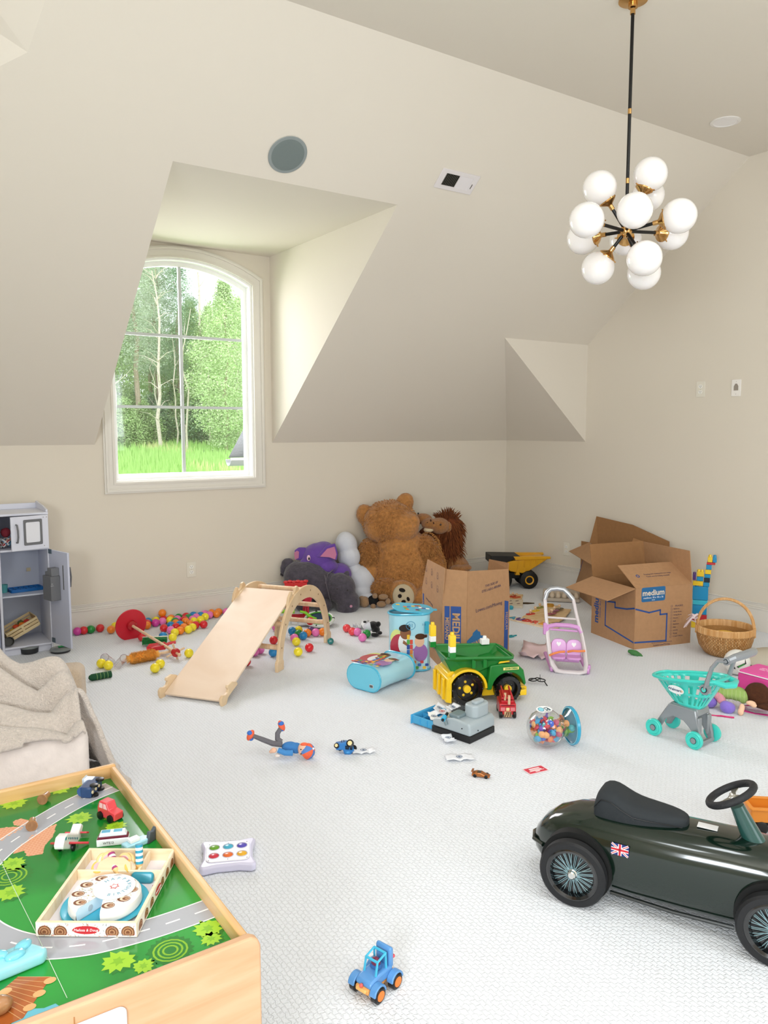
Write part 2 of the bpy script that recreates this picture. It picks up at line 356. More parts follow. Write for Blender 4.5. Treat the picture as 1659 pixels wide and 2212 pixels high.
outlet('wall_outlet', 'cream duplex outlet low on the back wall left of the climbing arch', Matrix.Translation((-3.181, 0, .37)) @ MBK)
outlet('wall_outlet', 'cream duplex outlet low on the right wall behind the yellow dump truck', Matrix.Translation((0, -.804, .355)) @ MRT)
outlet('wall_outlet', 'cream duplex outlet high on the right wall beside the cable plate', Matrix.Translation((0, -2.086, 1.715)) @ MRT)
t = thing('cable_plate', 'white cable pass-through plate with grey pointed opening high on right wall', 'wall plate'); t.matrix_world = Matrix.Translation((0, -2.371, 1.713)) @ MRT
MB().prism(rrect(.072, .118, .006), .005).build('cover_plate', mat('#f4efe9', .35), t, bevel=.0015)
MB().prism([(-.017, -.018), (.017, -.018), (.017, .012), (.006, .03), (-.006, .03), (-.017, .012)], .003, z0=.004).build('hood', mat('#9b9186', .5), t)
m_ = MB(); [m_.lathe([(.002, .005), (.002, .006)], 8, T(0, z)) for z in (.044, -.044)]; m_.build('screw', mat('#8a8a86', .4), t)
# ---------------- speaker, vent, recessed light
nA = Vector((0, -SL, -1)).normalized()      # into the room
MA = lambda x, y: look((x, y, A(y)), nA, (1, 0, 0))
t = thing('ceiling_speaker', 'round grey speaker grille on the sloped ceiling above the dormer', 'speaker'); t.matrix_world = MA(-3.281, -1.845)
MB().lathe([(.102, 0), (.106, .004), (.104, .007)], 48).build('rim', mat('#8f9797', .6), t)
MB().lathe([(.0001, .0085), (.06, .0085), (.1, .0065), (.104, .005)], 48).build('grille', mat('#84908f', .7, bump=.6, bs=900, key='grille'), t)
t = thing('ceiling_vent', 'white rectangular air register with dark louvre half on the sloped ceiling', 'vent')
pv = [Vector((-2.327, -1.943)), Vector((-2.054, -1.939))]
t.matrix_world = Matrix.Translation(Vector((-2.185, -1.892, A(-1.892)))) @ Matrix(((1, 0, 0, 0), (0, -nA.z, nA.y, 0), (0, nA.y, nA.z, 0), (0, 0, 0, 1)))
VM = mat('#e6e0e0', .4, key='vent')
v_ = MB(); v_.ring(rrect(.28, .128, .004, 2), rrect(.20, .078, .002, 2), .006); v_.build('frame', VM, t, bevel=.002)
MB().box((-.05, 0, .001), (.1, .078, .001)).build('duct', mat('#14140f', .8), t, smooth=False)
for i in range(9): MB(T(-.094+i*.0112, 0, .004, 0, .9)).box((0, 0, 0), (.007, .078, .001)).build('louvre', mat('#8d8678', .5), t, smooth=False)
for i in range(10): MB(T(.006+i*.0097, 0, .0035, 0, -.5)).box((0, 0, 0), (.0092, .078, .001)).build('louvre', VM, t, smooth=False)
MB().box((.112, .01, .007), (.003, .03, .004)).build('lever', mat('#55504a', .5), t)
t = thing('recessed_light', 'round white recessed downlight in the flat ceiling near the right wall', 'ceiling light', (-.708, -2.66, HC))
MB().lathe([(.088, 0), (.088, -.004), (.07, -.007), (.066, -.003)], 40).build('trim_ring', mat('#eeeae6', .4), t)
MB().lathe([(.0001, .002), (.04, .001), (.067, -.004)], 40).build('lens', mat('#f6f3f3', .3), t)
# ---------------- chandelier
BR = mat('#cfa468', .2, 1, key='brass'); BK = mat('#060505', .35, key='rodblack')
OPAL = mat('#f6f1ee', .12, coat=.6, sss=.2, key='opal')
CH = Vector((-2.311, -3.248, 2.305)); t = thing('chandelier', 'black and brass sputnik chandelier with twelve white globes', 'chandelier', CH)
MB().lathe([(.0001, 0.985), (.062, .985), (.062, .972), (.02, .966), (.02, .945), (.0001, .945)], 32).build('canopy', BR, t)
MB().cyl((0, 0, 0), (0, 0, .96), .0075).build('rod', BK, t)
for z in (.513, .217, .93): MB().cyl((0, 0, z-.011), (0, 0, z+.011), .0082 if z < .9 else .0115).build('rod_collar', BR, t)
MB().sph((0, 0, 0), .028).cyl((0, 0, -.03), (0, 0, .045), .014).build('hub', BR, t)
gl_ = [(-57, -94, -.03), (-85, -24, -.17), (-93, 15, .13), (-61, 80, .08), (19, -45, -.22), (53, -123, -.04), (48, -77, .14), (116, -33, -.1), (100, 5, .13), (-1, 18, .24), (40, 59, -.17), (39, 91, .06)]
for gx, gy, gz in gl_:
    dep = 3.52+gz; c = RT*(gx/FPX*dep) - UP*(gy/FPX*dep) + (CH-CAM)/(CH-CAM).dot(FW)*gz
    d = c.normalized(); L = c.length; M = look((0, 0, 0), d)
    arm = MB().cyl(d*.02, d*(L-.098), .0075).build('arm', BK, t)
    MB(M).lathe([(.01, L-.112), (.0105, L-.09), (.014, L-.086), (.03, L-.076), (.04, L-.068), (.041, L-.058), (.037, L-.056)], 20).build('globe_holder', BR, arm)
    k_ = MB(M)
    for q in range(3):
        a = q*2.094; k_.cyl((.036*cos(a), .036*sin(a), L-.063), (.05*cos(a), .05*sin(a), L-.063), .003, n=8)
    k_.build('thumb_screw', BR, arm)['kind'] = 'stuff'
    MB(M).sph((0, 0, L), .0745, 32, 20).build('globe', OPAL, arm)
# ================================================================ OUTSIDE
GR = mat('#a9d480', .9, bump=.5, bs=3, var=.25, key='grassmat')
def gz(y): return -1.9+max(0, y-1)*.082 if y < 34 else .8+(y-34)*.02
m_ = MB(); NX, NY = 14, 16
m_.add([(-40+i*6, .6+j*4.5, gz(.6+j*4.5)+.25*sin(i*1.7+j)) for j in range(NY) for i in range(NX)], [(j*NX+i, j*NX+i+1, (j+1)*NX+i+1, (j+1)*NX+i) for j in range(NY-1) for i in range(NX-1)])
struct(m_, 'ground', GR)
def up(o, **k): return tag(o, **k)
# grass blades
m_ = MB(); rr = random.Random(3)
for i in range(26000):
    y = 6+rr.random()**.8*26; x = -3.2+(y+5.6)*.36-5.5+rr.random()*11-(2.2 if y > 15 else 0); z = gz(y)-.08; h = .25+.35*rr.random(); a = rr.random()*3.14; wx, wy = .02*cos(a)*(1+y*.05), .02*sin(a); m_.mi = 1 if (sin(x*1.3)+sin(y*.7+x) > 1.0 and rr.random() < .6) else 0
    m_.add([(x-wx, y-wy, z), (x+wx, y+wy, z), (x+rr.uniform(-.12, .12), y+rr.uniform(-.1, .1), z+h)], [(0, 1, 2)])
tag(m_.build('meadow_grass', [mat('#b4dc80', .8, key='blade'), mat('#dfe3a0', .8, key='dryblade')], smooth=False), 'bright green tall meadow grass with pale dry patches outside the window', 'grass', kind='stuff')
LEAF = [mat('#b2cc8e', .8, var=.3, bs=2, key='l0'), mat('#d0e6ae', .8, var=.25, bs=2, key='l1'), mat('#9dbb92', .8, var=.3, bs=2, key='l2'), mat('#bfceb0', .8, var=.25, bs=2, key='l3')]
BARK = [mat('#e0d2c4', .9, bump=.5, bs=20, var=.2, key='bark0'), mat('#bba996', .9, bump=.5, bs=20, var=.2, key='bark1')]
def crown(kind, seed, n):
    r = random.Random(seed); m = MB()
    for i in range(n):
        if kind == 'pine': t = r.random(); z = 4.0+t*8; R = (1-t*.75)*2.0*(.4+.6*abs(sin(z*3.1)))
        elif kind == 'leafy': t = r.random(); z = .7+t*7.5; R = 1.7*sin(pi*min(1, .15+t*.85))*(.6+.4*abs(sin(z*2+seed)))
        else: t = r.random(); z = .1+t*2.6; R = 1.1*sin(pi*min(1, .2+t*.8))
        a = r.random()*6.283; q = sqrt(r.random())*R; c = Vector((q*cos(a), q*sin(a), z+r.uniform(-.2, .2)))
        s_ = .062 if kind != 'pine' else .085
        for k in range(2 if kind != 'pine' else 3):
            d1 = Vector((r.gauss(0, 1), r.gauss(0, 1), r.gauss(0, .7))).normalized()*s_*r.uniform(.6, 1.5); d2 = Vector((r.gauss(0, 1), r.gauss(0, 1), r.gauss(0, 1))).normalized()*s_*(.55 if kind != 'pine' else .2)
            o = c+Vector((r.gauss(0, .1), r.gauss(0, .1), r.gauss(0, .1)))
            m.add([o, o+d1*.6+d2, o+d1*1.4, o+d1*.6-d2], [(0, 1, 2, 3)])
    return m
def trunk(h, r, seed, limbs=8, dead=False):
    q = random.Random(seed); m = MB(); pts = [(q.gauss(0, .02)*i, q.gauss(0, .02)*i, -.6+h*i/8) for i in range(9)]
    m.tube(pts, [r*(1-.75*i/8) for i in range(9)], 8)
    for i in range(limbs):
        z = h*(.2+.75*q.random()); a = q.random()*6.28; L = q.uniform(.6, 1.5)*(1-z/h*.6)*(1.5 if dead else 1); p = [Vector((0, 0, z-.3)), Vector((cos(a)*L*.5, sin(a)*L*.5, z+.02)), Vector((cos(a)*L, sin(a)*L, z+(.1 if dead else .4)))]
        m.tube(p, [r*.22, r*.14, r*.05], 5)
    return m
protos = {}
for i, (kind, n, lf, bk, h, r) in enumerate([('pine', 7500, 3, 1, 12, .15), ('pine', 6500, 2, 1, 11, .13), ('leafy', 13000, 0, 1, 8, .09), ('leafy', 13000, 1, 1, 7.5, .08), ('bush', 5000, 0, 0, 2, .04), ('bush', 4500, 2, 0, 2, .04)]):
    t = thing('tree', 'tree', 'tree', (0, 0, 0))
    crown(kind, i+1, n).build('crown', LEAF[lf], t, smooth=False); trunk(h, r, i, 8 if kind != 'bush' else 2).build('trunk', BARK[bk], t)
    t.name = {'pine': 'pine_tree', 'leafy': 'leafy_tree', 'bush': 'bush'}[kind]; t['category'] = 'bush' if kind == 'bush' else 'tree'; protos[i] = t; KID[t] = kids(t)
NM = {0: 'grey-green pine tree in the woods outside the window', 1: 'dark green pine tree in the woods outside the window', 2: 'mid-green leafy tree in the woods outside the window', 3: 'bright lime-green leafy tree in the woods outside the window', 4: 'leafy green undergrowth bush at the edge of the woods', 5: 'dark green undergrowth bush at the edge of the woods'}
q = random.Random(11); cnt = {}
def at_view(px, y):                 # ground point on the line of sight of the window
    p = PB(px, 957, y); return p.x
lay = [(0, 300, 31), (0, 345, 34), (1, 390, 33), (3, 490, 27), (2, 455, 31), (2, 250, 32), (0, 330, 38), (1, 420, 40), (2, 380, 37), (2, 300, 41), (3, 520, 33), (2, 480, 38), (0, 255, 40), (2, 415, 36), (1, 210, 36), (2, 170, 33), (0, 560, 36), (2, 600, 33), (3, 150, 38), (1, 640, 38), (2, 345, 44), (2, 470, 46),
       (4, 270, 30), (4, 310, 31), (5, 350, 32), (4, 395, 32), (5, 430, 31), (4, 465, 32), (4, 500, 30), (5, 240, 32), (5, 330, 34), (4, 420, 34), (5, 480, 35), (5, 290, 35), (5, 380, 36), (4, 530, 33), (4, 200, 31), (5, 250, 37), (5, 450, 38), (5, 510, 38)]
for k, px, y in lay:
    c = protos[k] if k not in cnt else copy_tree(protos[k]); cnt[k] = 1
    s_ = q.uniform(.85, 1.15); c.location = (at_view(px, y), y, gz(y)-.1); c.rotation_euler = (0, 0, q.uniform(0, 6.28)); c.scale = (s_, s_, s_*q.uniform(.80, .98))
    c['label'] = NM[k]; c['group'] = NM[k].split(' in the')[0].split(' at the')[0]+('es' if k > 3 else 's')+' beyond the meadow'
# bare slender trunks in front of the woods
for i, (px, y, h, r) in enumerate([(347, 29, 8.6, .10), (404, 28, 7.0, .06), (248, 27, 6.5, .10), (452, 30, 5.2, .045), (466, 31, 5.0, .04), (482, 30, 6, .05), (383, 30, 6, .05), (437, 31, 13, .10), (335, 31, 5, .05), (512, 29, 6, .06)]):
    o = trunk(h, r, 50+i, 22 if i == 0 else 5, i == 0).build('bare_tree', BARK[0], smooth=True); o.location = (at_view(px, y), y, gz(y)-.1)
    if i == 0: tag(o, 'tall pale dead tree with many bare twigs in front of the woods', 'tree')
    else: tag(o, 'slender pale bare trunk at the edge of the woods', 'tree', 'slender bare trunks')
# gutter end and bit of roof outside the pane
t = thing('gutter', 'white gutter end under a grey roof edge outside the lower right pane', 'gutter', (-2.55, .75, 1.16))
m_ = MB(); m_.lathe([(.055, 0), (.055, .5)], 12, Matrix.Translation((0, 0, 0)) @ Matrix.Rotation(pi/2, 4, 'Y'), a0=-pi/2, a1=pi/2); m_.build('trough', mat('#8d9296', .5), t, solid=.006)
MB().box((.25, -.06, .005), (.5, .015, .02)).build('lip', mat('#f5f5f5', .5), t)
MB().add([(.05, .1, .02), (.5, .1, .02), (.5, .55, .5), (.28, .3, .26)], [(0, 1, 2, 3)]).build('roof_edge', mat('#6f7478', .8, bump=.5, bs=60), t, solid=.03)
# ================================================================ ACTIVITY TABLE
OAK = wood('#d4a468', '#e4bd8d', (3, 40, 40), .4, key='oak'); OAKY = wood('#d4a468', '#e4bd8d', (40, 3, 40), .4); PANEL = wood('#cf9f76', '#dcb18b', (4, 30, 30), .4)
TX0, TX1, TY0, TY1, TB, TR = -6.15, -4.682, -4.325, -3.385, .405, .44
t = thing('activity_table', 'light wood play table with a printed green road board in the front left corner', 'play table', ((TX0+TX1)/2, (TY0+TY1)/2, 0))
O_ = Vector(t.location)
def tb(name, m, mat_, **k):
    m.v = [(v[0]-O_.x, v[1]-O_.y, v[2]-O_.z) for v in m.v]; return m.build(name, mat_, t, **k)
def gloss(h, key):
    m = mat(h, .16, coat=.4, key=key); return m
GRN = gloss('#2c9a3e', 'tgreen')
nt = GRN.node_tree; b = nt.nodes['Principled BSDF']; tc = nt.nodes.new('ShaderNodeTexCoord'); n = nt.nodes.new('ShaderNodeTexNoise'); n.inputs['Scale'].default_value = 2.2; cr = nt.nodes.new('ShaderNodeValToRGB')
cr.color_ramp.elements[0].position = .46; cr.color_ramp.elements[0].color = lin('#15822c'); cr.color_ramp.elements[1].position = .54; cr.color_ramp.elements[1].color = lin('#259a38')
nt.links.new(tc.outputs['Object'], n.inputs['Vector']); nt.links.new(n.outputs['Fac'], cr.inputs[0]); nt.links.new(cr.outputs[0], b.inputs['Base Color'])
tb('road_board', MB().box(((TX0+TX1)/2, (TY0+TY1)/2, TB-.006), (TX1-TX0, TY1-TY0, .012)), GRN, smooth=False)
tb('back_rim', MB().box(((TX0+TX1)/2, TY1+.009, .385), (TX1-TX0+.036, .018, .115)), OAK, bevel=.005)
tb('side_rim', MB().box((TX1+.008, (TY0+TY1)/2, .385), (.016, TY1-TY0, .108)), OAKY, bevel=.004)
tb('front_panel', MB().prism([(TX0, .02), (TX1+.03, .02), (TX1+.03, .425), (TX1+.024, .44), (TX1+.01, .448), (TX0, .448)], .02, Matrix(((1, 0, 0, 0), (0, 0, 1, TY0-.02), (0, 1, 0, 0), (0, 0, 0, 1)))), PANEL, bevel=.004)
tb('lower_panel', MB().box(((TX0+TX1)/2, TY1-.01, .17), (TX1-TX0, .018, .32)).box((TX1-.01, TY1-.06, .17), (.018, .12, .34)).box((TX1-.01, TY0+.06, .17), (.018, .12, .34)), PANEL, bevel=.003)
a = P(163, 2170, .4); b_ = P(272, 2170, .4); yb = TY0-.0215
def onf(px, py):
    d = FW+RT*((px-829.5)/FPX)-UP*((py-1106)/FPX); return CAM+d*((yb-CAM.y)/d.y)
q1 = onf(160, 2235); q2 = onf(273, 2168)
tb('drawer_front', MB().prism(rrect(.17, .13, .015, 5, q2.x-.085, q2.z-.065), .004, Matrix(((1, 0, 0, 0), (0, 0, -1, yb+.001), (0, 1, 0, 0), (0, 0, 0, 1)))), mat('#dfe3e8', .4), bevel=.002)
tb('panel_seam', MB().box((onf(160, 2190).x, yb+.001, .22), (.0016, .001, .42)), mat('#a9743f', .6), smooth=False)
# printed decoration: thin layers on the board, top of each a fraction of a millimetre above the last
def catm(pts, k=6):
    p = [pts[0]]+pts+[pts[-1]]; out = []
    for i in range(1, len(p)-2):
        for j in range(k):
            u = j/k; out.append(.5*((2*p[i])+(-p[i-1]+p[i+1])*u+(2*p[i-1]-5*p[i]+4*p[i+1]-p[i+2])*u*u+(-p[i-1]+3*p[i]-3*p[i+1]+p[i+2])*u**3))
    return out+[pts[-1]]
def ribbon(m, pts, w0, w1, z):
    for i in range(len(pts)-1):
        a, b = pts[i], pts[i+1]
        def nrm(j):
            c = pts[min(j+1, len(pts)-1)]-pts[max(j-1, 0)]; return Vector((-c.y, c.x)).normalized()
        na, nb = nrm(i), nrm(i+1)
        m.add([(a.x+na.x*w0, a.y+na.y*w0, z), (b.x+nb.x*w0, b.y+nb.y*w0, z), (b.x+nb.x*w1, b.y+nb.y*w1, z), (a.x+na.x*w1, a.y+na.y*w1, z)], [(0, 1, 2, 3)])
def road(pxs):
    p = catm([P(x, y, TB).to_2d() for x, y in pxs]); return p
rd = [road([(243, 1700), (200, 1717), (150, 1741), (100, 1770), (50, 1802), (0, 1838), (-50, 1890), (-75, 1950), (-45, 2000), (0, 2028), (60, 2044), (120, 2047), (190, 2040), (250, 2027), (330, 2005), (400, 1982), (468, 1957)])]
gry = MB(); wht = MB()
for p in rd:
    ribbon(gry, p, -.035, .035, TB+.0003); ribbon(wht, p, .033, .0365, TB+.0006); ribbon(wht, p, -.0365, -.033, TB+.0006)
    acc = 0; on = []
    for i in range(len(p)-1):
        seg = (p[i+1]-p[i]).length; st = 0
        while st < seg:
            ph = (acc+st) % .062
            if ph < .03:
                e = min(seg, st+.03-ph); a, b = p[i].lerp(p[i+1], st/seg), p[i].lerp(p[i+1], e/seg); ribbon(wht, [a, b], -.0022, .0022, TB+.0006); st = e+1e-5
            else: st += .062-ph+1e-5
        acc += seg
tb('printed_road', gry, gloss('#aeb0b8', 'troad'), smooth=False); tb('printed_lines', wht, gloss('#f7f7f7', 'tline'), smooth=False)['kind'] = 'stuff'
def star(m, c, r, n, z, ri=.6, wob=.2, seed=0):
    q = random.Random(seed); vs = [(c.x, c.y, z)]
    for i in range(2*n):
        a = pi*i/n; rr_ = r*(ri if i % 2 else 1)*(1+wob*(q.random()-.5)); vs.append((c.x+rr_*cos(a), c.y+rr_*sin(a), z))
    m.add(vs, [(0, i+1, (i+1) % (2*n)+1) for i in range(2*n)])
lime, shd, mid_ = MB(), MB(), MB()
for i, (x, y, r) in enumerate([(30, 1736, .034), (128, 1705, .034), (167, 1692, .03), (172, 1767, .034), (29, 1865, .03), (22, 1929, .032), (250, 1785, .028), (238, 1765, .02), (449, 2006, .032), (255, 2077, .034), (456, 2028, .022), (310, 2087, .022), (345, 1870, .02)]):
    c = P(x, y, TB); m = MB(); star(m, c, r, 11, TB+.0006, .72, .25, i); tb('printed_shrub', m, gloss('#a2d332', 'tlime'), smooth=False); star(shd, P(x+6, y+3, TB), r, 11, TB+.0003, .8, .2, i); star(mid_, c, r*.45, 6, TB+.0008, .5, .3, i)
for i, (x, y, r) in enumerate([(20, 1893, .052), (368, 2053, .046)]):
    c = P(x, y, TB); star(shd, c, r, 20, TB+.0003, .88, .1, i)
    for q in range(3): ribbon(mid_, [c.to_2d()+Vector((cos(u*.3927), sin(u*.3927)))*r*(.3+.2*q) for u in range(17)], -.002, .002, TB+.0005)
tb('printed_shrub_shade', shd, gloss('#1a7a26', 'tshd'), smooth=False)['kind'] = 'stuff'; tb('printed_shrub_leaf', mid_, gloss('#86bd27', 'tmid'), smooth=False)['kind'] = 'stuff'
# printed cobbles
cob, grt = MB(), MB()
def inpoly(x, y, pl):
    r = False
    for i in range(len(pl)):
        (x1, y1), (x2, y2) = pl[i], pl[i-1]
        if (y1 > y) != (y2 > y) and x < (x2-x1)*(y-y1)/(y2-y1)+x1: r = not r
    return r
for pl in ([(28, 1775), (45, 1768), (62, 1772), (70, 1777), (55, 1785), (30, 1783)], [(-30, 1800), (0, 1789), (30, 1786), (55, 1786), (20, 1806), (-30, 1840)], [(122, 1779), (114, 1808), (97, 1826), (92, 1845), (60, 1850), (52, 1838), (28, 1845), (35, 1833), (70, 1805)]):
    wp = [tuple(P(x, y, TB).to_2d()) for x, y in pl]; grt.add([(x, y, TB+.0002) for x, y in wp], [tuple(range(len(wp)))])
    xs = [a for a, _ in wp]; ys = [c for _, c in wp]; j = 0; y = min(ys)
    while y < max(ys):
        x = min(xs)+(.004 if j % 2 else 0)
        while x < max(xs):
            if inpoly(x, y, wp): cob.prism(rrect(.0078, .0064, .0025, 1, x, y), 0, z0=TB+.0005)
            x += .0092
        y += .0076; j += 1
tb('printed_cobble_bed', grt, gloss('#e8a079', 'tgrout'), smooth=False); tb('printed_cobbles', cob, gloss('#f0b48f', 'tcob'), smooth=False)['kind'] = 'stuff'
# printed wooden pier, pond and seam
def flat(pxs, z): return [(P(x, y, TB).x, P(x, y, TB).y, z) for x, y in pxs]
pond = MB(); v = flat([(0, 2240), (52, 2180), (95, 2178), (120, 2168), (135, 2178), (100, 2205), (40, 2240)], TB+.0003); pond.add(v, [tuple(range(len(v)))]); tb('printed_pond', pond, gloss('#6cc3d8', 'tpond'), smooth=False)
pier = MB(); v = flat([(38, 2111), (111, 2111), (50, 2200), (-20, 2230), (-20, 2160)], TB+.0006); pier.add(v, [tuple(range(len(v)))]); tb('printed_pier', pier, gloss('#b4622e', 'tpier'), smooth=False)
pl_ = MB()
for i in range(9):
    f = i/8; a = P(38-58*f, 2111+50*f, TB).to_2d(); b = P(111-65*f, 2111+92*f, TB).to_2d(); ribbon(pl_, [a, b], -.0006, .0006, TB+.0009)
for x, y in ((108, 2119), (85, 2147), (64, 2177), (12, 2142)): c = P(x, y, TB); pl_.prism(ell(.011, .009, 16, c.x, c.y), 0, z0=TB+.001)
tb('printed_pier_lines', pl_, gloss('#e3b075', 'tpl'), smooth=False)['kind'] = 'stuff'
sm = MB(); ribbon(sm, [P(x, y, TB).to_2d() for x, y in ((-8, 1840), (20, 1900), (75, 2010), (145, 2157))], -.0006, .0006, TB+.0012); tb('board_seam', sm, gloss('#cfe6cf', 'tseam'), smooth=False)

# ---------------- small toys lying on the board
def wheel(m_name, parent, c, d, r, w, tire=BLACK, hub=None, hr=.5):
    d = Vector(d).normalized(); M = look(Vector(c)-d*w/2, d)
    o = MB(M).lathe([(r*.8, 0), (r, w*.15), (r, w*.85), (r*.8, w)], 24).build(m_name, tire, parent)
    if hub: MB(M).lathe([(.0001, w+.0012), (r*hr, w+.0008), (r*hr, w-.001)], 20).build('hub', hub, o)
    return o
def local(px, py, z, rz):
    p = P(px, py, z); return (p.x, p.y, z), rz
NAVY = mat('#1f3f6b', .3, coat=.4); CREAM = mat('#e9d9b0', .4)
p = P(198, 1712, TB); t = thing('toy_locomotive', 'dark blue toy engine lying on its side at the far corner of the board', 'toy train', (p.x, p.y, TB), rad(52))
MB().box((0, 0, .016), (.075, .03, .03)).build('chassis', NAVY, t, bevel=.003)
MB().cyl((-.034, .012, .017), (.016, .012, .017), .014).build('boiler', mat('#31568a', .3, coat=.4), t)
MB().box((.024, .016, .017), (.022, .026, .031)).build('cab', mat('#e8ecf2', .35), t, bevel=.002)
MB().box((.024, .03, .017), (.028, .004, .034)).build('cab_roof', mat('#c5ced8', .35), t, bevel=.0015)
for x in (-.02, .018): wheel('wheel', t, (x, -.017, .031), (0, 0, 1), .0115, .006); wheel('wheel', t, (x, -.017, .004), (0, 0, 1), .0115, .006)
for x in (-.028, -.008, .012): MB().cyl((x, -.0145, .015), (x, -.0175, .015), .0045).build('button', CREAM, t)
BROWN = wood('#9a6a42', '#b98455', (30, 30, 4), .35, .4)
for (x, y, rz, rx, lab) in ((97, 1733, 2.5, 1.35, 'brown wooden toy stump tipped over on the grass behind the printed road'), (70, 1790, 2.9, 1.42, 'brown wooden toy stump tipped over on the printed grey road')):
    p = P(x, y, TB); t = thing('toy_stump', lab, 'toy stump', (p.x, p.y, TB), rz, 'brown toy stumps on the play table')
    m = MB(T(0, .015, .0145, 1.5708)); m.lathe([(.0145, 0), (.012, .008), (.0095, .02), (.0088, .032), (.0075, .0335)], 20); m.build('trunk', BROWN, t)
    MB(T(0, .015, .0145, 1.5708)).lathe([(.0001, -.0004), (.0125, -.0004)], 20).build('cut_face', mat('#c49368', .5), t)
p = P(146, 1836, TB); t = thing('toy_airplane', 'white toy airplane with red wings leaning nose down on the board', 'toy airplane', (p.x, p.y, TB), rad(-122))
PW = mat('#f4f4f2', .25, coat=.4); RED = mat('#cf3a45', .35, coat=.3)
Mp = T(0, 0, .022, 0, -.5, 0, 1.12)
f = [(.052, -.010), (.046, -.016), (-.035, -.016), (-.055, .0), (-.066, .034), (-.050, .037), (-.036, .016), (.030, .016), (.048, .008)]
MB(Mp).prism(f, .020, T(0, .010, 0, pi/2)).build('fuselage', PW, t, bevel=.003)
MB(Mp).prism([(.020, .0), (-.012, .0), (-.030, .030), (-.016, .034)], .005, T(0, .008, -.006)).build('wing', RED, t, bevel=.002)
MB(Mp).prism([(.020, .0), (-.012, .0), (-.030, -.030), (-.016, -.034)], .005, T(0, -.008, -.006)).build('wing', RED, t, bevel=.002)
MB(Mp).prism([(-.048, -.024), (-.06, -.026), (-.06, .026), (-.048, .024)], .004, T(0, 0, .016)).build('tail_plane', RED, t, bevel=.001)
for i in range(6):
    for s_ in (1, -1): MB(Mp).cyl((.022-i*.011, s_*.0095, .006), (.022-i*.011, s_*.0105, .006), .0026, n=12).build('porthole', mat('#2b6f86', .3), t)
for s_ in (1, -1): MB(Mp).prism([(.045, .002), (.036, .002), (.034, .009), (.041, .008)], .001, T(0, s_*.0098+(.0005 if s_ > 0 else .0005), 0, pi/2)).build('cockpit_window', mat('#3a9aa8', .3), t)
for s_ in (1, -1): wheel('wheel', t, (.004, s_*.016, .0098), (0, s_, 0), .0098, .006)
p = P(238, 1768, TB); t = thing('toy_car', 'red wooden toy car with pink windows standing on the green board', 'toy car', (p.x, p.y, TB), rad(-66))
MB().prism([(-.032, .006), (.034, .006), (.036, .026), (.012, .030), (.004, .048), (-.024, .048), (-.032, .03)], .028, T(0, .014, 0, pi/2)).build('body', mat('#d8434a', .3, coat=.4), t, bevel=.002)
for s_ in (1, -1):
    MB().prism([(-.024, .031), (-.010, .031), (-.010, .044), (-.022, .044)], .0008, T(0, s_*.0145+.0004, 0, pi/2)).build('window', mat('#f2c3c8', .3), t)
    MB().prism([(-.007, .031), (.007, .031), (.001, .044), (-.007, .044)], .0008, T(0, s_*.0145+.0004, 0, pi/2)).build('window', mat('#f2c3c8', .3), t)
    for x in (-.019, .02): wheel('wheel', t, (x, s_*.0165, .0105), (0, s_, 0), .0105, .006)
p = P(245, 1822, TB); t = thing('toy_train_car', 'white toy train car with a maroon stripe and blue windows behind the wooden cake tray', 'toy train', (p.x, p.y, TB), rad(-22))
MB().prism([(-.038, 0), (.038, 0), (.038, .018), (-.038, .018)], .024, T(0, .012, 0, pi/2)).build('body', mat('#efeff1', .3, coat=.3), t, bevel=.002)
MB().prism([(-.037, .018), (.037, .018), (.034, .024), (-.034, .024)], .0225, T(0, .0112, 0, pi/2)).build('stripe', mat('#6d1f34', .35), t, bevel=.001)
MB().prism([(-.033, .024), (.033, .024), (.028, .033), (-.028, .033)], .020, T(0, .010, 0, pi/2)).build('roof', mat('#e6f1f5', .3), t, bevel=.001)
for x in (-.016, .012): MB().box((x, 0, .0333), (.02, .013, .0008)).build('roof_window', mat('#59a7c6', .2), t)
text('WTE13', .008, mat('#777777', .5), t, T(-.01, -.0125, .009, pi/2))
p = P(296, 1826, TB); t = thing('toy_boat', 'pale blue toy boat half hidden behind the wooden cake tray', 'toy boat', (p.x, p.y, TB), rad(12))
MB().prism([(-.035, -.014), (.022, -.014), (.036, 0), (.022, .014), (-.035, .014)], .014).build('hull', mat('#a9dcec', .3, coat=.3), t, bevel=.003)
MB().box((-.008, 0, .0185), (.026, .018, .01)).build('cabin', PW, t, bevel=.002)
p = P(318, 1824, TB); t = thing('toy_fin', 'dark grey wooden fin piece leaning behind the tray beside the striped candle', 'toy part', (p.x+.012, p.y+.008, TB), rad(30))
MB().prism([(-.014, 0), (.012, 0), (.014, .034), (.004, .026), (-.008, .03)], .010, T(0, .005, 0, pi/2)).build('fin', mat('#4d565e', .5), t, bevel=.002)
t = thing('ice_block', 'translucent pale blue sculpted toy block at the left edge of the green board', 'toy block', (P(25, 2090, TB).x, P(25, 2090, TB).y, TB), rad(8))
q = random.Random(5); m = MB()
pts = [(-.07, -.03), (.05, -.035), (.062, -.02), (.05, .0), (.04, .022), (.0, .03), (-.07, .02)]
m.prism(pts, .026); m.build('block', mat('#9adbe6', .25, coat=.5, sss=.3, key='ice'), t, bevel=.008, seg=3, sub=1)
m = MB(); [m.sph((x, y, .028), (.02, .013, .008), rot=(0, 0, x*20)) for x, y in ((-.05, .0), (-.02, .012), (.005, -.01), (.025, .01))]; m.build('crest', mat('#7fcfe0', .2, coat=.5, sss=.3, key='ice2'), t, remesh=.0025, sm=4)
t = thing('wooden_lump', 'small tan carved wooden toy rock at the lower left edge of the board', 'toy rock', (P(2, 2190, TB).x, P(2, 2190, TB).y, TB))
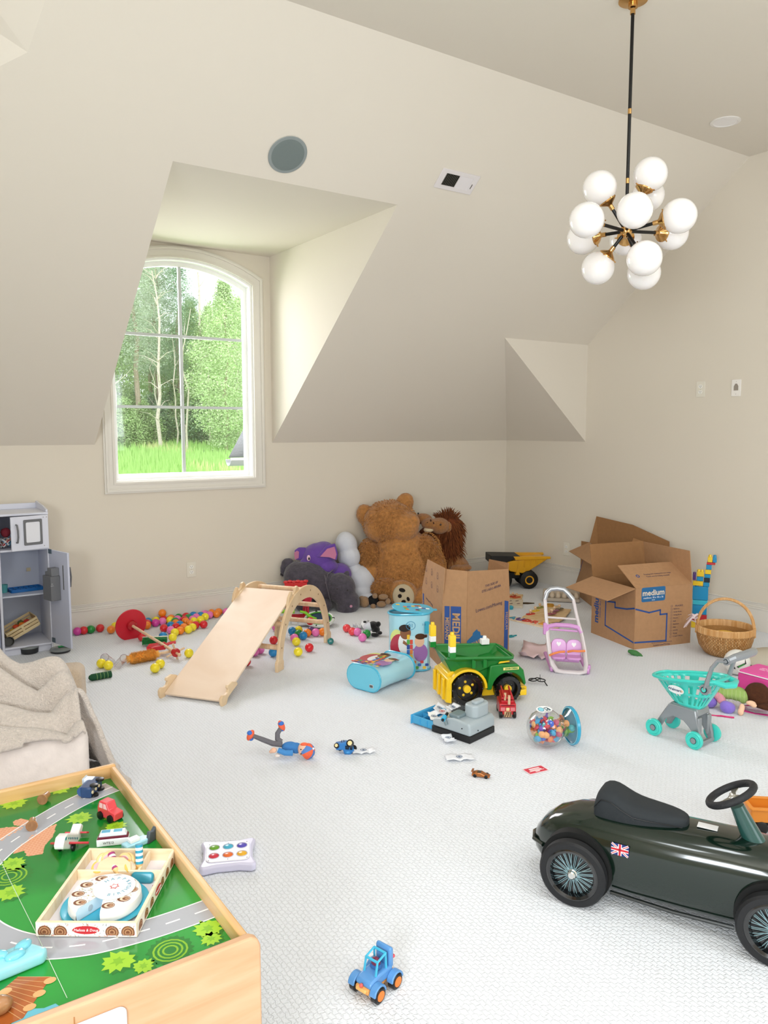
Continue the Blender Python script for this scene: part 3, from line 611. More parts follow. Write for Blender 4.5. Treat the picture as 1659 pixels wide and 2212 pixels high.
MB().sph((0, 0, .016), (.02, .016, .017)).sph((.012, .008, .01), .011).sph((-.014, -.004, .011), .012).build('rock', BROWN, t, remesh=.0025, sm=3, disp=.004, ds=.02)

# ---------------- cake set tray
z1 = .437; A1, A2, A3, A4 = P(75, 1993, z1), P(296, 1993, z1), P(378, 1833, z1), P(193, 1831, z1)
wx = ((A2-A1).length+(A3-A4).length)/2; wy = ((A3-A2).length+(A4-A1).length)/2; dx = (A2-A1)+(A3-A4); ang = atan2(dx.y, dx.x)
ctr = (A1+A2+A3+A4)/4; TZ = TB+.0015
t = thing('wooden_cake_tray', 'open light wood toy tray printed with chocolate swirls and sprinkles', 'tray', (ctr.x, ctr.y, TZ), ang)
PINE = wood('#ecd3ab', '#f6e5c6', (60, 60, 8), .5); PINEX = wood('#ecd3ab', '#f6e5c6', (8, 60, 60), .5); H = z1-TZ; th = .007
hx, hy = wx/2, wy/2
MB().box((0, 0, .002), (wx-.004, wy-.004, .004)).build('base', mat('#efe9ef', .5), t, smooth=False)
q = random.Random(2)
dts = [MB() for _ in range(3)]
for i in range(34): dts[i % 3].prism(ell(.0022, .0022, 8, q.uniform(-hx+.012, hx-.012), q.uniform(-hy+.012, hy*.28)), 0, z0=.0045)
for m, c in zip(dts, ('#c2478c', '#3c5a9a', '#e08a3c')): m.build('printed_dots', mat(c, .5), t, smooth=False)['kind'] = 'stuff'
fr = MB().box((0, -hy+th/2, H/2), (wx, th, H)).build('front_board', PINEX, t, bevel=.001)
MB().box((0, hy-th/2, H/2), (wx, th, H)).build('back_board', PINEX, t, bevel=.001)
MB().box((-hx+th/2, 0, H/2), (th, wy-2*th, H)).build('side_board', PINE, t, bevel=.001)
sd = MB().box((hx-th/2, 0, H/2), (th, wy-2*th, H)).build('side_board', PINE, t, bevel=.001)
yd_ = hy*.38
MB().box((0, yd_, H/2-.001), (wx-2*th, .005, H-.004)).build('divider', PINEX, t, bevel=.001)
MB().box((hx*.42, (yd_+hy)/2, H/2-.001), (.005, hy-yd_-th, H-.004)).build('divider', PINE, t, bevel=.001)
CHO = [mat('#7b4a2c', .5), mat('#b98a62', .5), mat('#fbf3e4', .5)]
def swirl(cx, M, parent, r):
    for k in range(5): MB(M).prism([(cx+r*(1-k*.18)*cos(u*pi/12), -r*.35+r*(1-k*.18)*sin(u*pi/12)) for u in range(-2, 15)], .0002, z0=.0003+k*.0002).build('printed_swirl', CHO[k % 2], parent, smooth=False)
MFr = T(0, -hy-.0001, H/2, pi/2); MSd = T(hx+.0001, 0, H/2, pi/2, 0, pi/2)
MB(MFr).prism(rrect(wx-.002, H-.002, .001, 1), .0002).build('printed_label', CHO[2], fr, smooth=False)
for cx in (-hx+.018, -hx+.05, hx-.05, hx-.018): swirl(cx, MFr, fr, .0135)
MB(MSd).prism(rrect(wy-.004, H-.002, .001, 1), .0002).build('printed_label', CHO[2], sd, smooth=False)
for i in range(7):
    if i != 3: swirl(-hy+.022+i*.038, MSd, sd, .012)
LR = mat('#c5282f', .4)
MB(MFr).prism(ell(.027, .0085, 28), .0004, z0=.001).build('printed_badge', LR, fr, smooth=False)
text('Melissa & Doug', .0078, WHITE, fr, MFr @ T(0, 0, .0016), shear=.2)
MB(MSd).prism(ell(.02, .0085, 28), .0004, z0=.001).build('printed_badge', LR, sd, smooth=False); text('Melissa & Doug', .006, WHITE, sd, MSd @ T(0, 0, .0016), shear=.2)
sp = [MB(MFr), MB(MFr), MB(MFr)]
for i in range(90): a = q.random()*3; x, y = q.uniform(-hx+.005, hx-.005), q.uniform(-H/2+.002, H/2-.002); sp[i % 3].prism([(x+u*.0022*cos(a)-v*.0004*sin(a), y+u*.0022*sin(a)+v*.0004*cos(a)) for u, v in ((-1, -1), (1, -1), (1, 1), (-1, 1))], 0, z0=.0007)
for m, c in zip(sp, ('#8a6a4a', '#c9483f', '#7f8a98')): m.build('printed_sprinkles', mat(c, .5), fr, smooth=False)['kind'] = 'stuff'
TRY = t.matrix_basis if False else T(ctr.x, ctr.y, TZ, 0, 0, ang)
def on_tray(x, y, z=.005): v = TRY @ Vector((x, y, z)); return (v.x, v.y, v.z)
# plate and cake
cxy = (.004, -hy*.32); Rc = .078
t = thing('toy_plate', 'turquoise round toy plate under the wooden cake', 'plate', on_tray(*cxy), ang)
MB().lathe([(.0001, 0), (Rc+.004, 0), (Rc+.012, .006), (Rc+.010, .008), (Rc, .004), (.0001, .004)], 48).build('dish', mat('#3fb3cf', .35, coat=.2), t)
t = thing('toy_cake', 'round wooden birthday cake with one slice missing, white icing and chocolate swirls', 'toy cake', on_tray(*cxy, .0092), ang)
a0, a1 = rad(-78), rad(-78)+rad(318)
IC = mat('#f3efe9', .4)
MB().lathe([(.0001, 0), (Rc*.93, 0), (Rc*.96, .004), (Rc*.94, .022), (Rc*.88, .0275), (.0001, .028)], 48, None, a0, a1).build('cake_body', IC, t)
for aa, s_ in ((a0, -1), (a1, 1)):
    M = Matrix.Rotation(aa, 4, 'Z') @ T(0, 0, 0, pi/2)
    MB(M).prism([(.001, .001), (Rc*.93, .001), (Rc*.95, .021), (Rc*.88, .027), (.001, .0275)], .0006, z0=-.0003 if s_ > 0 else -.0003).build('cut_face', mat('#d6e8f2', .4), t, smooth=False)
    MB(M).prism(ell(.006, .007, 16, Rc*.5, .013), .002, z0=-.001).build('fastener', mat('#b9c3cc', .7), t)
for i in range(9):
    a = a0+.25+i*(a1-a0-.5)/8; c = Vector((Rc*.70*cos(a), Rc*.70*sin(a), .0276))
    for k in range(4): MB().prism(ell(.0135*(1-k*.24), .010*(1-k*.24), 16, c.x+.002*k, c.y), .0002, z0=.028+k*.0002).build('printed_swirl', CHO[k % 2] if k != 1 else mat('#e9cdb2', .5), t, smooth=False)
sp = [MB(), MB(), MB()]
for i in range(150):
    rr_ = sqrt(q.random())*Rc*.8; a = a0+.05+q.random()*(a1-a0-.1); b = q.random()*3; x, y = rr_*cos(a), rr_*sin(a)
    sp[i % 3].prism([(x+u*.0024*cos(b)-v*.0004*sin(b), y+u*.0024*sin(b)+v*.0004*cos(b)) for u, v in ((-1, -1), (1, -1), (1, 1), (-1, 1))], .0001, z0=.0281)
for m, c in zip(sp, ('#c98f8f', '#c6b56a', '#7f9fb5')): m.build('printed_sprinkles', mat(c, .5), t, smooth=False)['kind'] = 'stuff'
t = thing('toy_cake_topper', 'white round topper reading happy birthday on the toy cake', 'toy cake topper', on_tray(cxy[0]+.016, cxy[1]+.012, .0378), ang)
MB().lathe([(.0001, 0), (.043, 0), (.044, .002), (.043, .0038), (.0001, .0038)], 48).build('disc', IC, t)
BLU = mat('#5d9fb8', .5)
for w_, a_, r_, fl_ in (('HAPPY', pi*.78, .030, 1), ('BIRTHDAY', -pi*.40, .031, 0)):
    for i, ch in enumerate(w_):
        if fl_: a = a_-i*.42; M = T(r_*cos(a), r_*sin(a), .0039, 0, 0, a-pi/2)
        else: a = a_+(i-0)*.33-.35; M = T(r_*cos(a), r_*sin(a), .0039, 0, 0, a+pi/2)
        text(ch, .0125, BLU, t, M, .0002)
m = MB(); star(m, Vector((0, 0, 0)), .011, 6, .0041, .62, 0); m.build('printed_star', mat('#cf5a5f', .5), t, smooth=False); m = MB(); star(m, Vector((0, 0, 0)), .0075, 6, .0044, .62, 0); m.build('printed_star', IC, t, smooth=False)
t = thing('toy_cake_server', 'wooden cake server with a turquoise handle resting against the tray divider', 'toy cake server', on_tray(-.012, yd_-.004, .012), ang)
t.rotation_euler = (rad(62), 0, ang)
MB().prism([(-.04, -.01), (.036, -.01), (.04, .0), (.036, .03), (.018, .042), (-.018, .042), (-.036, .032), (-.042, .012)], .004).build('blade', wood('#dfb58c', '#e9c7a2', (8, 50, 50), .5), t, bevel=.001)
MB().prism(rrect(.05, .024, .008, 4, .066, .0), .013, z0=-.004).build('handle', mat('#2d95ad', .35, coat=.3), t, bevel=.004)
ST = [mat('#f2efe8', .4), mat('#2f97b5', .4), mat('#a33d74', .4)]
def candle(x, y, z, c, rx, rz, lab):
    t = thing('toy_candle', lab, 'toy candle', on_tray(x, y, z), ang+rz); t.rotation_euler = (rx, 0, ang+rz)
    for i in range(7): MB().cyl((0, 0, i*.006), (0, 0, (i+1)*.006), .0085).build('band', ST[0] if i % 2 else c, t)
    MB().lathe([(.0085, .042), (.004, .05), (.003, .06), (.0001, .064)], 16).build('flame', mat('#e9bd7e', .4), t)
candle(.036, yd_+.03, .072, ST[1], rad(166), .3, 'turquoise and white striped toy candle standing in the rear of the tray')
candle(-.03, yd_+.034, .046, ST[2], rad(118), .6, 'purple and white striped toy candle lying across the tray divider')
CK = mat('#ecc98d', .5)
for i, (x, y, z, rx, rz, lab) in enumerate([(-.035, yd_+.03, .022, 1.2, .4, 'second of two round wooden cookies on edge at the back of the tray'), (-.045, yd_+.028, .02, 1.2, .4, 'leftmost round wooden cookie on edge at the back of the tray'), (.005, yd_+.026, .022, 1.3, -.2, 'round wooden cookie on edge right of the purple candle'), (.012, yd_+.03, .02, 1.3, -.2, 'round wooden cookie on edge nearest the turquoise candle'), (-.05, yd_+.012, .012, .4, 0, 'flat wooden egg-yellow cookie lying in the left rear of the tray'), (.02, yd_+.014, .012, .9, 1.2, 'yellow tipped wooden cookie standing behind the cake server')]):
    t = thing('toy_cookie', lab, 'toy cookie', on_tray(x, y, z+.014), 0); t.rotation_euler = (rx, 0, ang+rz)
    MB().lathe([(.0001, 0), (.016, 0), (.017, .0025), (.016, .005), (.0001, .005)], 24).build('biscuit', CK if i < 4 else mat('#f0c060', .5), t)
    MB().lathe([(.0001, .0055), (.011, .0055), (.012, .0048)], 20).build('icing', mat('#f7e9cf' if i % 2 else '#f2b9c0', .4), t)
# ================================================================ RIDE-ON CAR
def loft(secs, n=28, e=2.6):
    m = MB(); vs = []
    for (x, hw, z0, z1) in secs:
        zc, hh = (z0+z1)/2, (z1-z0)/2
        for i in range(n):
            a = 2*pi*i/n; c, s_ = cos(a), sin(a)
            vs.append((x, hw*abs(c)**(2/e)*(1 if c > 0 else -1), zc+hh*abs(s_)**(2/e)*(1 if s_ > 0 else -1)))
    k = len(secs); fs = [tuple(range(n-1, -1, -1)), tuple((k-1)*n+i for i in range(n))]
    for j in range(k-1):
        for i in range(n): i2 = (i+1) % n; fs.append((j*n+i, j*n+i2, (j+1)*n+i2, (j+1)*n+i))
    return m.add(vs, fs)
AC = rad(-64.04)
dC = Vector((cos(AC), sin(AC), 0)); sC = Vector((dC.y, -dC.x, 0))
oC = Vector((-3.554, -4.140, 0))-sC*.165
t = thing('ride_on_car', 'glossy dark green vintage racing ride-on car with black seat and wire wheels', 'ride-on car', oC, AC)
DG = mat('#061a11', .14, coat=.7, key='racing'); RUB = mat('#17181b', .6, key='rubber'); SEAT = mat('#23282c', .75, bump=.25, bs=900, key='seatlea'); CHR = mat('#d9d9d6', .12, 1, key='chrome')
b = loft([(-.165, .012, .10, .125), (-.155, .035, .075, .155), (-.13, .062, .058, .19), (-.09, .082, .045, .222), (-.03, .100, .035, .245), (.05, .112, .03, .258), (.16, .118, .028, .262), (.30, .118, .028, .266), (.42, .114, .03, .270), (.52, .106, .032, .268), (.62, .092, .038, .252), (.70, .074, .05, .226), (.75, .05, .07, .19), (.765, .03, .09, .16)], 36, 2.9)
body = b.build('body', DG, t, ang=50)
MB().tube([(.10, -.100, .045), (.28, -.104, .042), (.44, -.101, .046)], .006, 8).tube([(.10, .100, .045), (.28, .104, .042), (.44, .101, .046)], .006, 8).build('sill_trim', mat('#0a1210', .35, coat=.5), body)['kind'] = 'stuff'
for x in (0, .546):
    for s_ in (1, -1): MB().cyl((x, s_*.08, .105), (x, s_*.1215 if x < .1 else s_*.119, .105), .108, n=40).build('wheel_well', mat('#060707', .7), t)
    MB().cyl((x, -.16, .1), (x, .16, .1), .008).build('axle', CHR, t)
def wire_wheel(x, s_):
    w = thing('w', None, None); bpy.data.objects.remove(w)
    o = MB(look((x, s_*.128, .1), (0, s_, 0))).lathe([(.072, .004), (.078, 0), (.094, 0), (.100, .006), (.100, .03), (.094, .037), (.079, .037), (.076, .034)], 48, capb=False, capt=False).build('wheel', RUB, t)
    MB(look((x, s_*.128, .1), (0, s_, 0))).lathe([(.078, .036), (.074, .0375), (.066, .034), (.062, .02), (.060, .017), (.0001, .017)], 48, capb=False).build('rim', mat('#0e0f11', .15, coat=1), o)
    sp = MB(look((x, s_*.128, .1), (0, s_, 0)))
    for i in range(20):
        a = 2*pi*i/20; d = .22 if i % 2 else -.22
        sp.tube([(.013*cos(a), .013*sin(a), .027), (.061*cos(a+d), .061*sin(a+d), .0225)], .0011, 5)
        sp.tube([(.013*cos(a), .013*sin(a), .027), (.061*cos(a-d*.55), .061*sin(a-d*.55), .0215)], .0010, 5)
    sp.build('spokes', mat('#8fb0b8', .3, .5, key='spoke'), o)['kind'] = 'stuff'
    MB(look((x, s_*.128, .1), (0, s_, 0))).lathe([(.015, .018), (.015, .027), (.012, .03), (.012, .037), (.009, .040), (.0001, .040)], 20).build('hub_nut', CHR, o)
for x in (0, .546):
    for s_ in (1, -1): wire_wheel(x, s_)
secs = [(.028, .045, .225, .27), (.034, .058, .215, .315), (.055, .064, .21, .335), (.085, .066, .207, .335), (.115, .067, .206, .318), (.15, .067, .206, .303), (.20, .060, .212, .300), (.25, .048, .225, .298), (.285, .034, .24, .292), (.30, .02, .255, .283)]
st = loft(secs, 28, 3.2).build('seat', SEAT, t, sub=1)
for dz_, kk in ((.012, .93),):
    pts = [(x, -hw*1.012, z1-.028-(.01 if i == 0 else 0)) for i, (x, hw, z0, z1) in enumerate(secs[1:])]; MB().tube(pts, .0013, 6).build('seam', BLACK, st); MB().tube([(x, -y, z) for x, y, z in pts], .0013, 6).build('seam', BLACK, st)
MB().cyl((.475, 0, .255), (.425, 0, .352), .030, .019, 24).build('steering_column', mat('#1d4a45', .35, coat=.5), t)
sw = Vector((.408, 0, .382)); nd = Vector((-.50, 0, .86)).normalized()
sww = MB().torus(sw, .066, .0105, nd, 44, 12).build('steering_wheel', mat('#1b1c1f', .55, bump=.3, bs=300), t)
MS = look(sw-nd*.008, nd, (0, 1, 0))
for a in (rad(90), rad(210), rad(330)): MB(MS @ Matrix.Rotation(a, 4, 'Z')).prism([(.006, -.009), (.03, -.006), (.062, -.013), (.062, .013), (.03, .006), (.006, .009)], .002).build('wheel_spoke', mat('#a9a79a', .3, .8), sww)
MB(MS).lathe([(.012, 0), (.012, .004), (.006, .008), (.004, .012), (.0001, .013)], 20).build('wheel_boss', CHR, sww)
# badge lines, bumper, flag
MB().tube([(-.12, -.07, .118), (-.158, -.045, .118), (-.172, 0, .118), (-.158, .045, .118), (-.12, .07, .118)], .006, 8).build('rear_bumper', mat('#14201b', .2, coat=1), t)
MB().box((.35, 0, .2705), (.055, .03, .002)).build('dash_plate', mat('#e8e8e8', .3), t)
fx, fz, fw, fh = .128, .193, .052, .034
FM = T(fx, -.1165, fz, pi/2+rad(-4))
fl = MB(FM); fl.prism(rrect(fw, fh, .001, 1), .0008); fb = fl.build('flag_decal', mat('#1c2c74', .4), t, smooth=False)
def bar(a, b, w, z, c):
    a, b = Vector(a), Vector(b); n = Vector((-(b-a).y, (b-a).x)).normalized()*w/2; MB(FM).prism([tuple(a+n), tuple(b+n), tuple(b-n), tuple(a-n)][::-1], .0002, z0=z).build('flag_stripe', c, fb, smooth=False)
X, Y = fw/2-.002, fh/2-.001; FR = mat('#c8202f', .4)
for s_ in (1, -1): bar((-X, -s_*Y), (X, s_*Y), .0062, .0009, WHITE); bar((-X, -s_*Y), (X, s_*Y), .0022, .0012, FR)
bar((0, -Y-.0008), (0, Y+.0008), .0105, .0014, WHITE); bar((-X-.001, 0), (X+.001, 0), .0105, .0014, WHITE); bar((0, -Y-.0008), (0, Y+.0008), .006, .0017, FR); bar((-X-.001, 0), (X+.001, 0), .006, .0017, FR)
# orange toy at the right edge
p = P(1648, 1800); t = thing('orange_toy_truck', 'orange plastic toy truck bed at the right edge behind the steering wheel', 'toy truck', (p.x+.05, p.y, 0), rad(-40))
OR = mat('#e08a2e', .4)
MB().ring(rrect(.17, .09, .008), rrect(.155, .075, .006), .05, z0=.045).box((0, 0, .048), (.16, .08, .006)).build('bed', OR, t, bevel=.002)
MB().ring(rrect(.185, .105, .01), rrect(.155, .075, .006), .008, z0=.09).build('bed_lip', OR, t, bevel=.002)
MB().box((.0, 0, .034), (.15, .05, .02)).build('chassis', BLACK, t, bevel=.003)
for x in (-.05, .05):
    for s_ in (1, -1): wheel('wheel', t, (x, s_*.04, .024), (0, s_, 0), .024, .018)
# ================================================================ LEFT SIDE
def view(name, label, cat, px, py, group=None, z=0):
    p = P(px, py, z); d = p-CAM; dep = d.dot(FW); t = thing(name, label, cat, p, atan2(d.y, d.x)-pi/2, group)
    s = FPX/dep
    def L(x, y, dy=0): return Vector(((x-px)/s, dy, (py-y)/s))
    t_s = s
    return t, L, s
# ---------------- play kitchen
KW = mat('#dfe1ee', .45, key='kwhite'); KG = mat('#6f7074', .5, key='kgrey'); KI = mat('#c9cfdf', .5, key='kin')
kx1, kf, kb, kh, kw = -4.243, -.36, -.04, .885, .285
t = thing('play_kitchen', 'white play kitchen at the left edge with its toy fridge doors open', 'play kitchen', (kx1-.15, (kf+kb)/2, 0)); KO = Vector(t.location)
def kp(name, m, mt=KW, par=None, **k):
    m.v = [(v[0]-KO.x, v[1]-KO.y, v[2]-KO.z) for v in m.v]; k.setdefault('bevel', .002); return m.build(name, mt, par or t, **k)
def bb(x0, x1, y0, y1, z0, z1): return MB().box(((x0+x1)/2, (y0+y1)/2, (z0+z1)/2), (x1-x0, y1-y0, z1-z0))
kx0 = kx1-kw
kp('side_panel', bb(kx1-.012, kx1, kf, kb, 0, kh)); kp('side_panel', bb(kx0-.014, kx0, kf, kb, 0, kh)); kp('side_panel', bb(kx0-.42, kx0-.408, kf, kb, 0, kh))
kp('back_panel', bb(kx0-.42, kx1, kb, kb+.01, 0, kh), KI)
kp('top_panel', bb(kx0-.42, kx1, kf-.008, kb+.01, kh, kh+.014))
kp('side_ledge', MB().prism([(kf, kh+.014), (kb+.01, kh+.014), (kb+.01, kh+.062), (kf+.1, kh+.045), (kf, kh+.03)], .012, Matrix(((0, 0, 1, kx1-.012), (1, 0, 0, 0), (0, 1, 0, 0), (0, 0, 0, 1)))))
kp('back_ledge', bb(kx0-.42, kx1-.012, kb, kb+.01, kh+.014, kh+.05))
kp('shelf', bb(kx0, kx1-.012, kf, kb, .662, .674), KW); kp('shelf', bb(kx0, kx1-.012, kf+.01, kb, .372, .382), KI); kp('floor_shelf', bb(kx0, kx1-.012, kf, kb, .045, .057)); kp('kick_board', bb(kx0-.42, kx1, kf+.02, kf+.03, 0, .045))
kp('oven_front', bb(kx0-.405, kx0-.016, kf-.006, kf, .48, .86), mat('#c7cad8', .3)); kp('counter_front', bb(kx0-.405, kx0-.016, kf-.008, kf, .395, .47)); kp('cabinet_back', bb(kx0-.405, kx0-.016, kf+.02, kf+.03, .05, .39), mat('#a4a9bd', .5))
kp('knob', MB().cyl((kx0-.035, kf-.006, .80), (kx0-.035, kf-.022, .80), .013), KG)
# freezer door, slightly ajar, hinged on the right
M0 = T(kx1-.006, kf-.004, 0, 0, 0, rad(13))
fd = kp('freezer_door', MB(M0).box((-.115, -.006, .778), (.23, .012, .212)))
kp('door_window', MB(M0).ring(rrect(.115, .16, .006, 3), rrect(.088, .128, .008, 3), .006, T(-.098, -.012, .782, pi/2)), KG, fd); kp('window_pane', MB(M0).prism(rrect(.09, .13, .008, 3), .002, T(-.098, -.012, .782, pi/2)), mat('#e9eaf2', .3), fd)
kp('handle', MB(M0).tube([(-.2, -.012, .835), (-.2, -.028, .835), (-.197, -.032, .80), (-.197, -.032, .76), (-.2, -.028, .725), (-.2, -.012, .725)], .0055, 8), KG, fd)
kp('screw_caps', MB(M0).cyl((-.03, -.012, .87), (-.03, -.0135, .87), .003, n=8).cyl((-.01, -.012, .87), (-.01, -.0135, .87), .003, n=8).cyl((-.03, -.012, .69), (-.03, -.0135, .69), .003, n=8), mat('#888888', .5), fd)['kind'] = 'stuff'
# fridge door, wide open
ad = atan2(-.225, .062)
M1 = Matrix.Translation((kx1, kf-.002, 0)) @ Matrix.Rotation(ad, 4, 'Z')
rd_ = kp('fridge_door', MB(M1).box((.118, 0, .358), (.236, .013, .605)), mat('#c9cde0', .45, key='kdoor'))
kp('dispenser', MB(M1).box((.085, -.038, .43), (.105, .062, .155)), KG, rd_); kp('dispenser_bin', MB(M1).box((.052, -.032, .518), (.04, .04, .022)).box((.1, -.032, .532), (.055, .05, .05)), mat('#7b7c80', .5), rd_)
kp('dispenser_notch', MB(M1).box((.136, -.06, .45), (.004, .02, .004)).box((.136, -.06, .462), (.004, .014, .004)), mat('#c9c9c9', .5), rd_)
kp('handle_slot', MB(M1).box((.178, -.007, .50), (.010, .003, .155)), mat('#55565a', .6), rd_)
kp('handle', MB(M1).tube([(.19, .006, .565), (.192, .03, .56), (.192, .036, .50), (.192, .03, .44), (.19, .006, .435)], .006, 8), KG, rd_)
kp('hinge', MB(M1).box((.02, -.008, .65), (.04, .005, .03)), mat('#51626f', .5), rd_); kp('hinge', MB(M1).box((.02, -.008, .075), (.04, .005, .03)), mat('#51626f', .5), rd_)
kp('magnet', bb(kx1-.088, kx1-.062, kb-.003, kb, .478, .502), mat('#d7c9a8', .5), bevel=.001)
# things in and around the kitchen
t = thing('ice_tray', 'blue plastic ice cube tray on the middle fridge shelf', 'ice tray', (kx1-.125, -.2, .3826), rad(6))
m = MB().ring(rrect(.20, .11, .012), rrect(.186, .096, .008), .02).box((0, 0, .004), (.19, .1, .004)); [m.box((-.062+i*.031, 0, .011), (.003, .096, .014)) for i in range(5)]; m.box((0, 0, .011), (.186, .003, .014)); m.build('tray', mat('#1667b0', .4), t, bevel=.001)
t = thing('toy_cup', 'small teal see-through toy cup on the left of the fridge shelf', 'cup', (kx0+.03, -.2, .3826))
MB().lathe([(.02, 0), (.024, .05), (.027, .05), (.023, -.0)], 20, capb=True, capt=False).build('cup', mat('#5aa7a9', .25, sss=.1), t)
t = thing('toy_bundle', 'tangle of white, red and blue toy cords in the open freezer compartment', 'toy cords', (kx0+.05, -.27, .6745))
q = random.Random(4)
for i, c in enumerate(['#e9e9e9', '#e9e9e9', '#b2353d', '#4a83a8', '#b98a70', '#e0e0e0']):
    a = q.random()*6; pts = [(.03*cos(a+k*.9)*(1+.3*sin(k)), .03*sin(a+k*.9), .008+.055*abs(sin(k*.7+i))) for k in range(9)]; MB().tube(pts, .0055, 6).build('cord', mat(c, .5), t)
MB().sph((0, .01, .1), (.03, .03, .03)).build('red_bundle', mat('#8e2b3a', .8, bump=.5, bs=80), t, disp=.01, ds=.02)
# crate with play food
t = thing('toy_crate', 'slatted pale wood toy crate of play food tilted inside the fridge bottom', 'crate', (kx0+.128, -.20, .118), rad(8)); t.rotation_euler = (rad(6), rad(-24), rad(8))
WD = wood('#d9bd8c', '#e8d3a6', (8, 60, 60), .6)
MB().box((0, 0, .003), (.2, .12, .006)).build('base', WD, t)
for z in (.014, .036, .058):
    for s_ in (1, -1): MB().box((0, s_*.06, z), (.21, .005, .017)).build('slat', WD, t, bevel=.001)
for s_ in (1, -1): MB().box((s_*.1025, 0, .036), (.006, .116, .064)).build('end_board', WD, t, bevel=.001)
for s_ in (1, -1): MB().box((0, s_*.0635, .036), (.016, .003, .062)).build('batten', WD, t, bevel=.0005)
CRM = Matrix.Translation(t.location) @ Euler(t.rotation_euler).to_matrix().to_4x4()
for i, (x, y, z, r, c, nm, lab) in enumerate([(.05, .0, .05, .022, '#d2362c', 'toy_tomato', 'red play tomato at the high end of the slatted crate'), (.015, -.01, .052, .024, '#ee7d22', 'toy_orange', 'orange play fruit in the middle of the slatted crate'), (-.02, .012, .05, .022, '#e8552a', 'toy_pepper', 'red-orange play pepper in the slatted crate'), (-.05, -.012, .047, .021, '#d9a92f', 'toy_lemon', 'yellow play fruit at the low end of the slatted crate'), (.02, .03, .052, .02, '#5d6b32', 'toy_lettuce', 'dull green play vegetable at the back of the slatted crate')]):
    p = CRM @ Vector((x, y, z-.012)); o = thing(nm, lab, 'play food', p); MB().sph((0, 0, 0), (r, r*.9, r*.85)).build('flesh', mat(c, .5), o); MB().cyl((0, 0, r*.8), (.003, 0, r*1.05), .003, n=6).build('stalk', mat('#4d6a2c', .6), o)
t = thing('toy_eggplant', 'dark round toy pot lying beside the crate in the fridge', 'toy pot', (kx0+.03, -.32, .0585))
MB(T(0, 0, .03, 1.3)).lathe([(.0001, -.01), (.028, -.01), (.03, .02), (.026, .02), (.024, -.005), (.0001, -.006)], 24).build('pot', mat('#2a2a26', .4), t)
def pan(px, py, r, h, lab):
    p = P(px, py); o = thing('toy_pan', lab, 'toy pan', (p.x, p.y, 0))
    MB().lathe([(r*.9, .002), (r*.96, .004), (r, h), (.0001, h)], 36).build('pot', mat('#2c2e31', .4), o)
    MB().lathe([(r*1.02, h), (r*1.03, h+.006), (r*.97, h+.012), (r*.9, h+.010), (r*.5, h+.015), (.0001, h+.017)], 36).build('lid', mat('#7d8384', .35, coat=.3), o); return o
pan(131, 1408, .062, .014, 'shallow grey lidded toy pan on the carpet by the open fridge door'); pan(64, 1410, .055, .035, 'taller grey lidded toy pot on the carpet beside the blanket')
p = P(136, 1396, .035); t = thing('green_toy_label', 'green plastic toy piece lying on the lidded pan', 'toy part', (p.x, p.y, .0318)); MB().prism([(-.03, -.01), (.03, -.012), (.026, .012), (0, .006), (-.028, .016)], .008).build('piece', mat('#1f8a4e', .4), t, bevel=.002)
# ---------------- ball pit balls
BC = dict(r='#de202b', g='#15903c', b='#1a8ac8', y='#ffe82a', o='#ff8c22', p='#f27cc2', m='#d83fa6', v='#5a3a74', k='#f0484f')
BN = dict(r='red', g='green', b='blue', y='yellow', o='orange', p='pink', m='magenta', v='dark purple', k='coral red')
BM = {k: mat(c, .22, coat=.4, sss=.2, key='ball'+k) for k, c in BC.items()}
BR_ = .0285; bme = {}
def ball(px, py, c, lab, group='ball pit balls by the back wall', z=None):
    z = BR_ if z is None else z; p = P(px, py, z)
    if p.y > -.05 and z < .06: p.y = -.052
    if c not in bme:
        o = MB().sph((0, 0, 0), BR_, 24, 14).build('plastic_ball', BM[c]); bme[c] = o.data
    else: o = bpy.data.objects.new('plastic_ball', bme[c]); COL.objects.link(o)
    o.location = p; tag(o, lab, 'ball', group); return o
pile = [(319, 1331, 'b'), (334, 1331, 'r'), (333, 1336, 'y'), (322, 1340, 'y'), (325, 1344, 'r'), (318, 1350, 'o'), (338, 1343, 'm'), (350, 1339, 'p'), (356, 1328, 'o'), (366, 1334, 'y'), (371, 1340, 'g'), (378, 1327, 'p'), (386, 1323, 'g'), (387, 1335, 'r'), (398, 1328, 'r'), (399, 1322, 'b'), (403, 1332, 'g'), (416, 1325, 'b'), (418, 1320, 'p'), (419, 1331, 'p'), (408, 1336, 'p'), (402, 1342, 'o'), (419, 1341, 'y'), (411, 1348, 'o'), (354, 1357, 'r'), (369, 1351, 'b'), (380, 1346, 'o'), (380, 1354, 'r'), (388, 1349, 'b'), (397, 1355, 'o'), (369, 1361, 'p'), (378, 1366, 'y'), (390, 1362, 'o'), (406, 1360, 'y'), (416, 1355, 'y'), (425, 1350, 'r'), (352, 1374, 'b'), (373, 1377, 'y'), (437, 1349, 'r'), (431, 1339, 'y'), (437, 1330, 'y'), (432, 1320, 'p'), (439, 1316, 'o'), (450, 1323, 'o'), (452, 1313, 'p'), (462, 1320, 'o'), (468, 1312, 'g')]
pts_ = []
for x, y, c in pile: q_ = P(x, y, BR_); pts_.append([q_.x, min(q_.y, -.052), BR_, c, x, y])
for it in range(60):                      # let the balls push each other apart until none overlap
    for i in range(len(pts_)):
        for j in range(i):
            a, b = pts_[i], pts_[j]; dx_, dy_ = a[0]-b[0], a[1]-b[1]; dd = sqrt(dx_*dx_+dy_*dy_)+1e-6
            if dd < 2*BR_:
                k = (2*BR_-dd)/2/dd*.8; a[0] += dx_*k; a[1] += dy_*k; b[0] -= dx_*k; b[1] -= dy_*k
    for a in pts_: a[1] = min(a[1], -.05)
